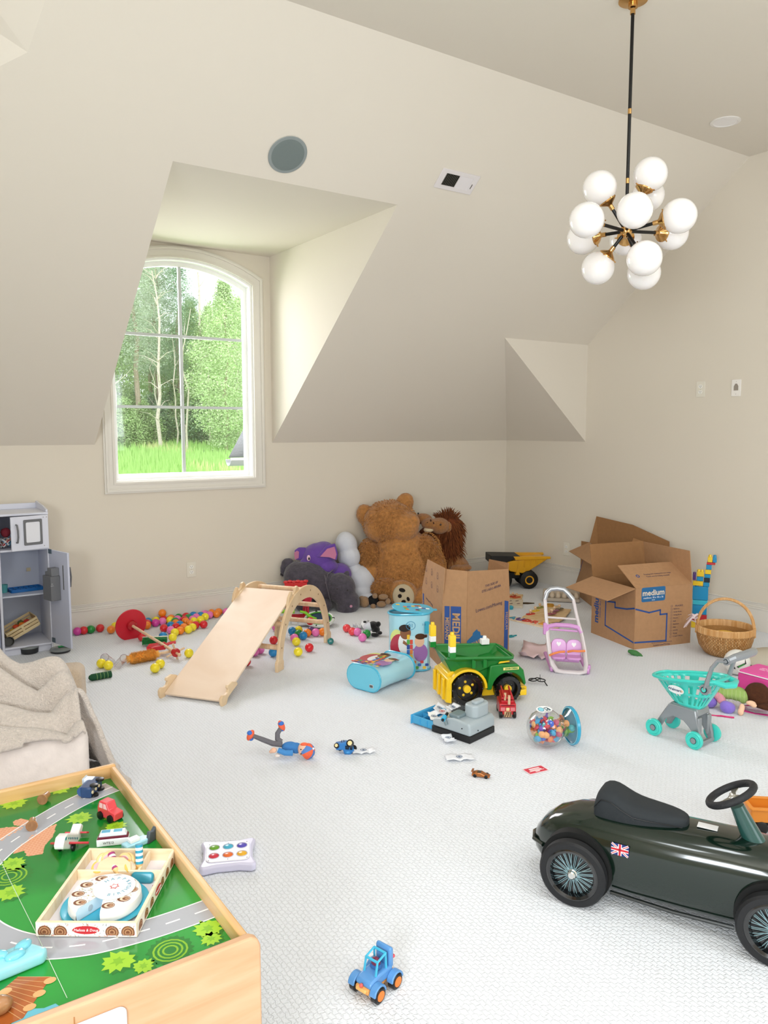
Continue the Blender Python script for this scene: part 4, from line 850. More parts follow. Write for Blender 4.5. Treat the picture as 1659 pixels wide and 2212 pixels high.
where = {354: 'at the left front corner of the pile', 373: 'nearest the broom in front of the pile', 352: 'just behind the green broom bristles', 378: 'at the front left of the pile', 319: 'partly behind the red disc', 437: 'at the right end of the front row', 468: 'at the far right end by the arch', 338: 'right of the red disc', 371: 'between the yellow and red balls', 406: 'in the front row of the pile'}
for a in pts_:
    o = ball(a[4], a[5], a[3], ''); o.location = (a[0], a[1], BR_); a.append(o)
for a in pts_:                             # name each ball by its neighbours in the pile
    nb = sorted([b for b in pts_ if b is not a], key=lambda b: (b[0]-a[0])**2+(b[1]-a[1])**2)[:3]
    def side(b): return 'left of' if a[0] < b[0]-.02 else 'right of' if a[0] > b[0]+.02 else ('in front of' if a[1] < b[1] else 'behind')
    row = 'rear' if a[1] > -.12 else 'front' if a[1] < -.30 else 'middle'
    a[6]['label'] = f'{BN[a[3]]} ball {side(nb[0])} a {BN[nb[0][3]]} and {side(nb[1])} a {BN[nb[1][3]]} one, pile {row}'
    a[6]['group'] = 'ball pit balls piled by the back wall'
cnt_ = {}
for a in pts_: cnt_.setdefault(a[6]['label'], []).append(a)
for k_, v_ in cnt_.items():
    if len(v_) > 1:
        v_.sort(key=lambda a: a[0]); 
        for n_i, a in enumerate(v_): a[6]['label'] = k_.replace(', pile', ', '+('left' if n_i == 0 else 'right' if n_i == len(v_)-1 else 'centre')+' of pile')
t_o = ball(345, 1321, 'o', 'orange plastic ball resting on top of the pile right of the red disc', z=.075); t_o.location.y = min(t_o.location.y, -.04)
single = [(165, 1362, 'm', 'magenta plastic ball nearest the open fridge door'), (172, 1354, 'r', 'red plastic ball behind the magenta ball by the fridge'), (187, 1352, 'g', 'rear one of the two green balls by the baseboard'), (194, 1358, 'g', 'front one of the two green balls by the baseboard'), (214, 1355, 'r', 'lone red plastic ball between green balls and red disc'), (240, 1346, 'y', 'yellow plastic ball touching the left rim of the red disc'), (240, 1360, 'o', 'orange plastic ball left of the red disc below a yellow one'), (250, 1342, 'r', 'red plastic ball mostly hidden behind the red disc'), (307, 1376, 'r', 'red plastic ball under the wooden pole at the disc rim'),
 (408, 1411, 'y', 'yellow plastic ball half hidden behind the slide edge'), (346, 1434, 'y', 'rear one of the two yellow balls beside the orange duster'), (335, 1443, 'y', 'front one of the two yellow balls beside the orange duster'), (219, 1433, 'y', 'left one of two yellow balls by the clear tubes'), (234, 1437, 'y', 'right one of two yellow balls by the clear tubes'),
 (557, 1388, 'o', 'orange plastic ball peeking out from the slide edge'), (591, 1383, 'r', 'red plastic ball under the arch between the lower rungs'), (562, 1403, 'p', 'right one of two pink balls beside the slide edge'), (550, 1408, 'p', 'left one of two pink balls beside the slide edge'), (590, 1409, 'b', 'blue plastic ball behind the lowest rung'), (532, 1429, 'r', 'red plastic ball below the lowest rung at the slide edge'), (596, 1355, 'p', 'pink plastic ball under the arch beside the slide hook'),
 (631, 1363, 'b', 'blue plastic ball behind the near arch leg'), (645, 1361, 'y', 'yellow plastic ball behind a green ball under the arch'), (645, 1369, 'g', 'green plastic ball under the arch'), (655, 1373, 'b', 'blue plastic ball in the middle under the arch'), (664, 1367, 'o', 'orange plastic ball beside the blue one under the arch'), (636, 1378, 'p', 'pink plastic ball touching the near arch leg'), (640, 1386, 'y', 'upper of two yellow balls right of the near arch leg'), (644, 1408, 'y', 'lower of two yellow balls right of the near arch leg'), (668, 1399, 'r', 'red plastic ball right of the near arch leg'), (682, 1366, 'p', 'pink plastic ball under the right side of the arch'), (697, 1365, 'o', 'orange plastic ball just inside the right arch leg'), (672, 1362, 'v', 'dark purple ball half hidden under the arch'),
 (749, 1357, 'k', 'leftmost coral red ball of the row beside the cow plush'), (761, 1364, 'k', 'second coral red ball of the row beside the cow plush'), (772, 1365, 'p', 'pink ball between coral and green balls by the cow plush'), (783, 1377, 'p', 'frontmost pink ball of the row by the cow plush'), (792, 1369, 'g', 'green ball touching the cow plush')]
for x, y, c, lab in single: ball(x, y, c, lab, 'scattered ball pit balls')
p = P(714, 1385, .022); t = thing('teal_ball', 'small teal ball with white lettering at the right arch foot', 'ball', p)
MB().sph((0, 0, 0), .022, 24, 14).build('ball', mat('#1f7f7c', .25, coat=.4), t); text('LO', .012, mat('#cfe6e2', .4), t, look(-(p-CAM).normalized()*.0222, -(p-CAM), (0, 0, 1)))
# ---------------- cleaning set stand, lying down
RD = mat('#c81a2e', .35, coat=.2, key='standred'); DW = wood('#dcb48c', '#ecd0ae', (40, 40, 5), .5)
c0 = P(283, 1350, .098); hd = P(380, 1410, .045); ax = (hd-c0).normalized()
t = thing('cleaning_stand', 'red disc base and wooden pole of a toy cleaning stand lying on its side', 'toy stand', c0)
MB(look((0, 0, 0), ax, (0, 0, 1))).lathe([(.0001, -.008), (.106, -.008), (.109, -.004), (.109, .002), (.106, .006), (.0001, .006)], 56).build('base_disc', RD, t, ang=40)
MB(look((0, 0, 0), ax, (0, 0, 1))).lathe([(.036, .006), (.035, .02), (.030, .028), (.014, .032), (.0001, .032)], 36).build('boss', mat('#b5141f', .2, coat=.8), t)
Lp = (hd-c0).length
MB().cyl(ax*.02, ax*(Lp+.0), .0095).build('pole', DW, t)
m = MB(look(ax*(Lp-.005), ax, (0, 0, 1))); m.lathe([(.026, -.012), (.028, 0), (.026, .012)], 24); m.build('hub', mat('#c4201f', .35, coat=.3), t)
for a in (0, 1.57, 3.14, 4.71): m = MB(look(ax*(Lp-.005), ax, (0, 0, 1))); m.cyl((.02*cos(a+.3), .02*sin(a+.3), 0), (.062*cos(a+.3), .062*sin(a+.3), 0), .0065, n=10); m.build('peg', DW, t)
m = MB(look(ax*(Lp+.045), ax, (0, 0, 1))); m.sph((0, 0, 0), .012); m.build('end_knob', DW, t); MB().cyl(ax*Lp, ax*(Lp+.045), .007).build('end_pin', DW, t)
def along(px0, py0, z0, px1, py1, z1): a = P(px0, py0, z0); b = P(px1, py1, z1); return a, b
a, b = along(279, 1424, .033, 338, 1413, .034); t = thing('toy_duster', 'fluffy orange toy duster with a wooden handle beside two yellow balls', 'toy duster', (a+b)/2)
ax2 = (b-a).normalized(); hl = (b-a).length/2
m = MB(look((0, 0, 0), ax2)); q = random.Random(9)
m.lathe([(.0001, -hl), (.02, -hl+.004), (.026, -hl+.015), (.027, 0), (.026, hl-.012), (.02, hl-.002), (.0001, hl)], 24)
m.build('core', mat('#ffa940', .9), t)
m = MB(look((0, 0, 0), ax2))
for i in range(2600):
    u = q.uniform(-hl, hl); a_ = q.random()*6.283; r0 = .022 if abs(u) < hl-.012 else .015; L_ = q.uniform(.012, .021); d_ = Vector((cos(a_), sin(a_), q.uniform(-.5, .5)+(2.0 if u > hl-.008 else -2.0 if u < -hl+.008 else 0))).normalized(); p0 = Vector((r0*cos(a_), r0*sin(a_), u)); s2 = Vector((-sin(a_), cos(a_), 0))*.0022; m.add([p0-s2, p0+s2, p0+d_*L_+s2*.4, p0+d_*L_-s2*.4], [(0, 1, 2, 3)])
m.build('fluff', mat('#ffc565', .9, key='fluff'), t)['kind'] = 'stuff'
MB().cyl(ax2*hl*.9, ax2*(hl+.11), .0085).build('handle', DW, t)
a, b = along(318, 1386, .025, 352, 1383, .03); t = thing('toy_broom_head', 'toy broom head with white block and dark green bristles under the wooden pole', 'toy broom', (a+b)/2); ax3 = (b-a).normalized()
M3 = look((0, 0, 0), Vector((ax3.y, -ax3.x, -.2)), (0, 0, 1))
MB(M3).box((0, .012, -.012), (.16, .03, .012)).build('block', mat('#e8e2d2', .5), t, bevel=.002)
for i in range(17): MB(M3).box((-.074+i*.00925, .012, .018), (.0075, .026, .05), None, .9, 1.4).build('bristle_tuft', mat('#0f7a35', .7, bump=.5, bs=300), t)
a, b = along(318, 1405, .03, 372, 1393, .05); t = thing('toy_dustpan', 'glossy red toy dustpan lying behind the orange duster', 'toy dustpan', (a+b)/2); ax4 = (b-a).normalized()
M4 = look((0, 0, 0), Vector((0, .2, 1)), ax4)
A4 = Matrix(((ax4.x, -ax4.y, 0, 0), (ax4.y, ax4.x, 0, 0), (0, 0, 1, 0), (0, 0, 0, 1)))
MB(A4).add([(-.08, -.045, -.005), (.03, -.035, -.005), (.03, .035, -.005), (-.08, .045, -.005), (.045, -.02, .02), (.045, .02, .02), (-.06, -.05, .018), (.035, -.04, .025), (-.06, .05, .018), (.035, .04, .025)], [(0, 1, 2, 3), (1, 4, 5, 2), (0, 6, 7, 1), (3, 2, 9, 8), (1, 7, 4), (2, 5, 9)]).build('pan', mat('#d3162a', .2, coat=.7), t, solid=.004, sub=0, bevel=.001)
MB(A4).tube([(.03, 0, .01), (.06, 0, .022), (.10, 0, .026)], [.012, .009, .010], 10).build('handle', mat('#d3162a', .2, coat=.7), t)
CLR = clearmat('clear_plastic', .06, (.97, .95, .96, 1), .45)
for i, (x0, y0, x1, y1, lab) in enumerate([(226, 1420, 240, 1431, 'left one of two clear plastic tubes behind the yellow balls'), (268, 1422, 254, 1437, 'right one of two clear plastic tubes behind the yellow balls')]):
    a, b = along(x0, y0, .026, x1, y1, .026); t = thing('clear_tube', lab, 'plastic tube', (a+b)/2); M_ = look((0, 0, 0), b-a); hl = max(.03, (b-a).length/2)
    MB(M_).lathe([(.024, -hl), (.024, hl)], 28, capb=False, capt=False).build('tube', CLR, t); MB(M_).torus((0, 0, -hl), .024, .0022).build('rim', mat('#b9a9b4', .2, coat=.5), t); MB(M_).torus((0, 0, hl), .024, .0014).build('rim', mat('#d5cfd3', .2, coat=.5), t)
a, b = along(196, 1464, .02, 240, 1456, .02); t = thing('green_log', 'dark green fabric roll with four pale bands on the carpet by the blanket', 'toy roll', (a+b)/2); M_ = look((0, 0, 0), b-a); hl = (b-a).length/2
MB(M_).lathe([(.0001, -hl-.014), (.012, -hl-.008), (.0195, -hl+.006), (.0195, hl), (.0001, hl)], 24).build('roll', mat('#0f4a2a', .7), t)
for k in (-.45, -.1, .25, .6): MB(M_).torus((0, 0, hl*k), .0192, .0014).build('band', mat('#8fae6a', .6), t)
p = P(136, 1462); t = thing('yellow_toy', 'yellow rounded toy edge peeking out behind the tan cushion', 'toy', (p.x, p.y, 0)); MB().lathe([(.05, 0), (.055, .02), (.03, .032), (.0001, .036)], 24).build('dome', mat('#f2d98a', .4), t)
# ---------------- slide and climbing arch
SLW = wood('#e6cbb0', '#efd9c2', (3, 3, 3), .55); PLY = wood('#dcbb92', '#e8cda8', (6, 6, 6), .45); PLE = mat('#b98f62', .6, key='plyedge')
an = rad(36.5); u = Vector((cos(an), sin(an), 0)); wv = Vector((u.y, -u.x, 0))
BRp = P(482, 1514, .02); base = BRp-wv*.18
t = thing('wooden_slide', 'long plain plywood slide board hooked onto the climbing arch', 'slide', (base.x, base.y, 0), an)
Ls, zt = .86, .425; pit = atan2(zt-.015, Ls); Lb = sqrt(Ls**2+(zt-.015)**2)
MSl = T(0, 0, .015, 0, -pit)
MB(MSl).box((Lb/2, 0, 0), (Lb, .355, .012)).build('board', SLW, t, bevel=.002)
hook = [(-.03, -.012), (-.018, -.022), (.01, -.016), (.03, .0), (.065, .0), (.14, -.006), (.14, .01), (.105, .045), (.06, .06), (.05, .05), (.058, .036), (.045, .026), (.02, .03), (.0, .046), (-.022, .042), (-.032, .02)]
for s_ in (1, -1): MB(MSl).prism(hook, .016, T(0, s_*.186+.008, 0, pi/2)).build('foot_bracket', PLY, t, bevel=.003); MB(MSl).prism([(Lb-x, y) for x, y in hook], .016, T(0, s_*.186+.008, -.01, pi/2)).build('top_hook', PLY, t, bevel=.003)
f0, f1 = P(604, 1449), P(707, 1386); ac = (f0+f1)/2; aa = atan2(f1.y-f0.y, f1.x-f0.x); half = (f1-f0).length/2
t = thing('climbing_arch', 'plywood climbing arch with wooden rungs beside the slide', 'climbing arch', (ac.x, ac.y, 0), aa)
Ha, Wr = .445, .37
def sup(a, e=2.25): c, s_ = cos(a), sin(a); return abs(c)**(2/e)*(1 if c > 0 else -1), abs(s_)**(2/e)
oo_, ii_ = [], []
for i in range(33):
    a = pi*i/32; cx, cz = sup(a, 2.15); th_ = .062+.012*sin(a); oo_.append(((half+.03)*cx, Ha*cz)); ii_.append(((half+.03-.058)*cx, (Ha-th_-.005)*cz))
poly = oo_+ii_[::-1]
for k, y0 in enumerate((-.009, Wr-.009)):
    m = MB(); n = len(oo_); vs = []
    for y in (y0, y0+.018): vs += [(x, y, z) for x, z in oo_]+[(x, y, z) for x, z in ii_]
    fs = []
    for i in range(n-1): fs += [(i, i+1, n+i+1, n+i), (2*n+i, 3*n+i, 3*n+i+1, 2*n+i+1), (i, 2*n+i, 2*n+i+1, i+1), (n+i, n+i+1, 3*n+i+1, 3*n+i)]
    fs += [(0, n, 3*n, 2*n), (n-1, 3*n-1, 4*n-1, 2*n-1)]
    sp_ = m.add(vs, fs).build('side_panel', PLY, t, bevel=.003)
    for sx in (1, -1):
        x = sx*(half+.002); MB().ring([(x-.038, 0), (x+.038, 0), (x+.042, .05), (x+.028, .068), (x-.028, .068), (x-.04, .05)], [(x-.02, .02), (x+.02, .02), (x+.02, .03), (x+.01, .045), (x-.01, .045), (x-.02, .03)], .02, T(0, y0+.019, 0, pi/2)).build('foot', PLY, t, bevel=.003)
    for i in range(1, 9):
        a = pi*(i-.15)/8.7; cx, cz = sup(a, 2.15); x, z = (half+.001)*cx, (Ha-.034)*cz
        MB().cyl((x, y0-.0012, z), (x, y0+.001, z), .0055, n=12).build('screw_cap', mat('#9a7c58', .5), sp_)
        if k == 0: MB().cyl((x, 0, z), (x, Wr, z), .0155, n=18).build('rung', DW, t)
# toys under the arch
t, L, s = view('toy_game', 'black and white toy ring with lime green arm under the climbing arch', 'toy game', 690, 1352)
MB().torus((0, 0, .05), .10, .012, (0, -.3, 1)).build('ring', mat('#dfe4e0', .4), t); MB().torus((0, 0, .056), .088, .006, (0, -.3, 1)).build('inner_ring', mat('#58a53c', .4), t)
MB(look((0, 0, .045), (0, -.3, 1))).lathe([(.0001, -.012), (.07, -.006), (.088, .006)], 32).build('net', mat('#27405a', .8, bump=.6, bs=300), t)
m = MB()
for a in range(7): m.sph((.1*cos(a*.9), .1*sin(a*.9)*.95, .055+.03*sin(a*.9)), (.012, .012, .008))
m.build('black_patches', mat('#1c1c22', .5), t)['kind'] = 'stuff'
MB().tube([(-.14, 0, .11), (-.1, 0, .1), (-.06, -.02, .07), (-.02, -.03, .06)], [.014, .02, .022, .016], 10, flat=.5).build('green_arm', mat('#84d21e', .35, coat=.3), t)
MB().box((-.06, 0, .03), (.2, .06, .04)).build('white_base', mat('#e3e6ea', .4), t, bevel=.01)
ball(670, 1342, 'r', 'red ball inside the netted toy ring under the arch', 'scattered ball pit balls', z=.082); ball(685, 1334, 'o', 'orange ball behind the netted toy ring under the arch', 'scattered ball pit balls')
t, L, s = view('red_rattle', 'red plastic toy mallet behind the netted ring under the arch', 'toy mallet', 662, 1345)
t.location.z = .0; MB().sph((0, .12, .11), (.03, .03, .026)).cyl((-.05, .12, .125), (-.01, .12, .115), .014).build('mallet_head', mat('#c91f3c', .25, coat=.5), t); MB().cyl((0, .12, .002), (0, .12, .1), .008).build('mallet_stand', mat('#c91f3c', .25, coat=.5), t)
t, L, s = view('green_wand', 'lime green toy bar with blue tip seen between the arch rungs', 'toy bar', 610, 1352)
MB().tube([(-.08, .05, .09), (0, .05, .095), (.09, .05, .09)], .014, 10).build('bar', mat('#93d726', .35, coat=.3), t); MB().cyl((-.1, .05, .088), (-.075, .05, .09), .015).build('blue_tip', mat('#2aa3c4', .4), t); [MB().cyl((x, .05, .002), (x, .05, .09), .008).build('stand', mat('#e3e6ea', .4), t) for x in (-.05, .06)]
t, L, s = view('red_scallop_toy', 'red scalloped plastic toy between the arch and the grey plush', 'toy', 640, 1345)
m = MB(); [m.sph((-.075+i*.03, .18, .27+.004*(i % 2)), (.02, .02, .012)) for i in range(6)]; m.box((0, .18, .25), (.17, .03, .03)); m.build('scalloped_top', mat('#d8272c', .3, coat=.4), t, bevel=.003)
m = MB(); [m.cyl((x, .18, .002), (x, .18, .25), .010) for x in (-.06, .06)]; m.box((0, .18, .008), (.16, .06, .014)); m.build('stand', mat('#c42030', .3), t)
MB().sph((.09, .1, .16), (.03, .02, .045)).cyl((.09, .1, .002), (.09, .1, .13), .007).build('red_paddle', mat('#d21f3f', .3, coat=.4), t)
# ================================================================ SOFT TOYS
def fur(h, bs=160, key=None, var=.25, b=.9): return mat(h, .95, bump=b, bs=bs, var=var, sheen=.3, key=key, bd=.012)
def blob(t, name, mt, parts, vox=.011, sm=6, disp=.006, ds=.02):
    m = MB()
    for c, r, *rot in parts: m.sph(c, r, 18, 12, rot[0] if rot else (0, 0, 0))
    return m.build(name, mt, t, remesh=vox, sm=sm, disp=disp, ds=ds)
def tufts(t, name, mt, gen, n, seed=1, w=.004):
    q = random.Random(seed); m = MB()
    for i in range(n):
        p0, d, L_ = gen(q); s2 = Vector(d).cross(Vector((q.random()-.5, q.random()-.5, q.random()-.5))).normalized()*w
        p0 = Vector(p0); d = Vector(d).normalized(); m.add([p0-s2, p0+s2, p0+d*L_*.6+s2*.7+Vector((0, 0, -L_*.08)), p0+d*L_+Vector((0, 0, -L_*.3)), p0+d*L_*.6-s2*.7+Vector((0, 0, -L_*.08))], [(0, 1, 2, 3, 4)])
    o = m.build(name, mt, t, smooth=False); o['kind'] = 'stuff'; return o
# giant bear
t, L, s = view('teddy_bear', 'giant golden brown teddy bear slumped against the corner of the back wall', 'teddy bear', 868, 1300)
BF = fur('#bc8145', 75, 'bearfur', .26); e = 1/s
def E(x, y, rx, rz, dy, ry=None, rot=(0, 0, 0)): return (L(x, y, dy), (rx*e, (ry or min(rx, rz)*e*.9), rz*e), rot)
blob(t, 'torso', BF, [E(868, 1232, 74, 78, .20, .22), E(865, 1190, 60, 48, .20, .2), E(868, 1262, 76, 44, .16, .2)], .013, 8, .012, .03)
blob(t, 'head', BF, [E(842, 1134, 60, 50, .20, .2, (0, .1, 0)), E(870, 1140, 36, 36, .12, .14), E(815, 1145, 30, 32, .16, .14)], .012, 8, .012, .03)
for (x, y, dy, ro) in ((787, 1119, .24, -.3), (873, 1093, .24, .4)):
    blob(t, 'ear', BF, [E(x, y, 20, 25, dy, .06, (0, ro, 0))], .008, 4, .008, .02)
blob(t, 'arm', BF, [E(798, 1208, 27, 40, .16, .13), E(800, 1240, 22, 30, .12, .11)], .011, 6, .012, .03)
blob(t, 'arm', BF, [E(924, 1196, 28, 40, .16, .13, (0, -.35, 0)), E(938, 1228, 24, 40, .12, .12), E(935, 1262, 22, 26, .08, .1)], .011, 6, .012, .03)
lg = blob(t, 'leg', BF, [E(838, 1272, 38, 26, .02, .14), E(868, 1278, 34, 29, -.06, .10)], .011, 6, .010, .03)
blob(t, 'leg', BF, [E(925, 1284, 34, 22, .04, .14), E(900, 1288, 30, 18, .02, .12)], .011, 6, .010, .03)
pc = L(872, 1279, -.165); PM = look(pc, (.12, -1, .08)); PM = PM @ Matrix.Rotation(rad(10), 4, 'Z')
MB(PM).lathe([(.0001, .018), (.05, .014), (.075, .006), (.086, -.006), (.088, -.03)], 32, Matrix.Diagonal((1.0, 1.12, 1, 1))).build('sole', mat('#cdbb9c', .95, bump=.5, bs=300), lg)
for (x, y, a, b, r_) in ((-.005, .055, .026, .016, -.45), (-.032, .012, .016, .016, 0), (.03, -.025, .012, .018, .2), (-.01, -.038, .018, .014, -.1)):
    MB(PM).prism(ell(a, b, 20, x, y, r_), .012, z0=.010).build('sole_pad', mat('#1b1210', .9), lg, bevel=.003)
MB().sph(L(903, 1110, .07), .008).build('eye', BLACK, t)
blob(t, 'muzzle', BF, [E(893, 1130, 14, 18, .08, .06)], .008, 4, .008, .02)
q_ = lambda q: None
def shell(cs):
    def g(q):
        c, r = q.choice(cs); d = Vector((q.gauss(0, 1), q.gauss(0, 1)-.6, q.gauss(0, 1))).normalized(); return (Vector(c)+Vector((d.x*r[0], d.y*r[1], d.z*r[2]))*.98, d+Vector((0, 0, -.5)), q.uniform(.012, .022))
    return g
cs = [(E(*a)[0], E(*a)[1]) for a in ((868, 1232, 75, 79, .20, .225), (868, 1262, 77, 45, .16, .205), (842, 1134, 61, 51, .20, .205), (798, 1208, 28, 41, .16, .135), (938, 1228, 25, 41, .12, .125), (924, 1196, 29, 41, .16, .135), (838, 1272, 39, 27, .02, .145))]
tufts(t, 'fur_tufts', mat('#c58c50', .9, var=.3, bs=60, key='bearfur2'), shell(cs), 14000, 3, .003)
# lion
t, L, s = view('lion_plush', 'large plush lion with a dark auburn mane lying behind the giant bear', 'plush lion', 985, 1290)
e = 1/s; LF = fur('#a9713a', 160, 'lionfur'); MN = mat('#6b3414', .9, var=.35, bs=30, key='mane'); MN2 = mat('#7d431c', .9, var=.3, bs=30, key='mane2')
blob(t, 'body', LF, [E(968, 1225, 34, 60, .16, .13), E(985, 1236, 30, 34, .12, .12), E(975, 1268, 32, 26, .12, .13)], .011, 6, .008, .03)
blob(t, 'mane', MN, [E(965, 1150, 33, 42, .16, .14), E(966, 1200, 32, 48, .16, .13), E(945, 1170, 26, 30, .14, .10), E(920, 1165, 20, 22, .18, .08)], .011, 5, .02, .03)
hd_ = blob(t, 'head', LF, [E(948, 1136, 22, 18, .03, .09), E(928, 1132, 19, 13, -.0, .07), E(912, 1122, 20, 12, .06, .06)], .008, 5, .005, .02)
blob(hd_, 'chin', mat('#d8c6a4', .95, bump=.5, bs=200), [E(925, 1143, 11, 6, -.03, .03)], .005, 4, .003, .01)
m = MB(); [m.sph(L(x, y, -.055), (.006, .006, .010)) for x, y in ((923, 1128), (930, 1122), (936, 1128), (932, 1135))]; m.build('nose', mat('#3c2014', .8), hd_)['kind'] = 'stuff'
MB().sph(L(951, 1131, -.055), .009).build('eye', mat('#2a1508', .2, coat=1), hd_)
blob(t, 'ear', LF, [E(965, 1138, 10, 12, .02, .02)], .006, 3, .003, .02)
blob(t, 'paw', LF, [E(990, 1228, 20, 9, .0, .06), E(1005, 1226, 14, 7, .02, .05)], .008, 4, .004, .02)
cs2 = [(E(*a)[0], E(*a)[1]) for a in ((965, 1150, 33, 42, .16, .14), (966, 1200, 32, 48, .16, .13), (945, 1170, 26, 30, .14, .10))]
def mg(q):
    c, r = q.choice(cs2); d = Vector((q.gauss(0, 1), q.gauss(0, 1)-.5, q.gauss(0, 1))).normalized(); return (Vector(c)+Vector((d.x*r[0], d.y*r[1], d.z*r[2])), Vector((d.x*.6, d.y*.4, d.z*.5-.55 if d.z < .6 else .5)), q.uniform(.03, .07))
tufts(t, 'mane_tufts', MN2, mg, 2600, 5, .0045)
# purple elephant
t, L, s = view('elephant_plush', 'purple plush elephant with pink inner ears behind the grey hippo', 'plush elephant', 695, 1312)
e = 1/s; PF = fur('#6f4aa8', 300, 'purple', .1, .4); PK = mat('#c77d9f', .9, bump=.3, bs=300, key='pinkin')
blob(t, 'body', PF, [E(715, 1262, 46, 34, .10, .13), E(735, 1245, 26, 26, .08, .1)], .010, 6, .004, .03)
hd_ = blob(t, 'head', PF, [E(688, 1208, 36, 34, .08, .12), E(700, 1190, 24, 18, .10, .1), E(706, 1225, 26, 18, .04, .09), E(660, 1222, 14, 16, .04, .07)], .009, 6, .004, .03)
m = MB(look(L(710, 1196, .0), (.2, -1, .2))); m.prism([(-.10, -.02), (-.02, .065), (.055, .085), (.075, .0), (.06, -.055), (.0, -.03)], .028); ea = m.build('ear', PF, t, bevel=.010, seg=3)
MB(look(L(712, 1196, -.03), (.2, -1, .2))).prism([(-.075, -.012), (-.015, .048), (.045, .062), (.058, .0), (.045, -.04), (.0, -.02)], .004).build('inner_ear', PK, ea, bevel=.001)
m = MB(look(L(650, 1198, .07), (-.3, -1, .1))); m.prism([(-.035, -.045), (-.045, .03), (-.01, .055), (.05, .055), (.055, -.02), (.0, -.05)], .025); ea = m.build('ear', PF, t, bevel=.009, seg=3)
MB(look(L(644, 1200, .05), (-.3, -1, .1))).prism([(-.02, -.035), (-.028, .02), (-.005, .038), (.012, .03), (.01, -.02)], .004).build('inner_ear', PK, ea)
MB(look(L(668, 1202, -.04), (-.1, -1, .1))).lathe([(.0001, .006), (.014, .004), (.018, 0)], 20, Matrix.Diagonal((.8, 1.3, 1, 1))).build('eye_patch', mat('#e7c4d4', .8), hd_); MB().sph(L(669, 1203, -.05), (.007, .005, .011)).build('eye', BLACK, hd_)
# grey hippo
t, L, s = view('hippo_plush', 'large dark grey plush hippo with head down in front of the purple plush', 'plush hippo', 690, 1318)
e = 1/s; HF = fur('#4f4a55', 60, 'hippofur', .3, .5)
blob(t, 'body', HF, [E(668, 1258, 52, 42, .10, .15, (0, .3, 0)), E(640, 1250, 28, 34, .12, .13), E(700, 1272, 42, 36, .08, .14)], .010, 7, .006, .04)
hd_ = blob(t, 'head', HF, [E(735, 1272, 34, 34, .02, .12, (0, .5, 0)), E(752, 1300, 26, 26, -.02, .10), E(748, 1312, 22, 16, -.04, .08)], .009, 6, .005, .04)
blob(t, 'leg', HF, [E(655, 1300, 20, 20, -.0, .08)], .009, 4, .004, .03); blob(t, 'leg', HF, [E(700, 1306, 18, 16, -.02, .07)], .009, 4, .004, .03)
blob(t, 'tail', HF, [E(622, 1222, 14, 12, .15, .04), E(612, 1234, 7, 14, .15, .025)], .006, 3, .006, .02)
blob(t, 'ear', HF, [E(748, 1244, 7, 11, .02, .02, (0, .4, 0))], .005, 3, .002, .02)
tufts(t, 'tail_tuft', mat('#3d3a40', .95), lambda q: (L(612+q.uniform(-4, 4), 1238, .15), Vector((q.uniform(-.6, .2), q.uniform(-.3, .3), -1)), q.uniform(.02, .045)), 120, 2, .003)
MB(look(L(757, 1303, -.125), (.1, -1, 0))).lathe([(.0001, .004), (.008, .003), (.011, 0)], 16).build('nostril', mat('#c98fa6', .8), hd_)
MB().sph(L(750, 1270, -.1), (.007, .006, .007)).build('eye', mat('#17151a', .2, coat=1), hd_); MB().sph(L(728, 1266, -.11), (.006, .005, .006)).build('eye', mat('#17151a', .2, coat=1), hd_)
MB().tube([L(702, 1238, -.06), L(706, 1262, -.075), L(712, 1288, -.065), L(716, 1302, -.04)], .004, 8).build('seam', mat('#6a656e', .95), t); MB().tube([L(720, 1232, .03), L(708, 1238, -.04), L(703, 1256, -.08)], .004, 8).build('seam', mat('#6a656e', .95), t)
# plain white plush
t, L, s = view('white_plush', 'big plain white plush toy wedged between the purple plush and the bear', 'plush toy', 785, 1304)
e = 1/s; WF = fur('#dcdfe8', 400, 'whitefur', .05, .25)
blob(t, 'body', WF, [E(776, 1264, 36, 38, .14, .13), E(778, 1284, 30, 22, .1, .11)], .009, 6, .003, .03)
blob(t, 'chest', WF, [E(764, 1240, 21, 21, .14, .09)], .008, 5, .003, .03)
blob(t, 'head', WF, [E(748, 1182, 24, 30, .16, .10, (0, -.2, 0)), E(754, 1208, 25, 26, .14, .10)], .008, 6, .003, .03)
blob(t, 'foot', WF, [E(790, 1292, 20, 12, .03, .06)], .007, 4, .002, .03)
# small tan plush with black shirt
t, L, s = view('small_bear_plush', 'small tan plush bear in a black shirt lying before the white plush', 'plush bear', 808, 1314)
e = 1/s; TF = fur('#b08a63', 300, 'tanfur', .25, .7)
blob(t, 'head', TF, [E(787, 1303, 12, 12, .05, .05), E(781, 1296, 6, 6, .06, .02)], .005, 4, .004, .012)
blob(t, 'shirt', mat('#131416', .9, bump=.2, bs=300), [E(806, 1300, 12, 12, .05, .045)], .005, 4, .001, .01)
for x, y, a, b in ((806, 1311, 6, 7), (824, 1306, 11, 7), (828, 1290, 11, 6), (810, 1288, 6, 6), (838, 1300, 6, 7)): blob(t, 'limb', TF, [E(x, y, a, b, .02, .03)], .0045, 3, .003, .012)
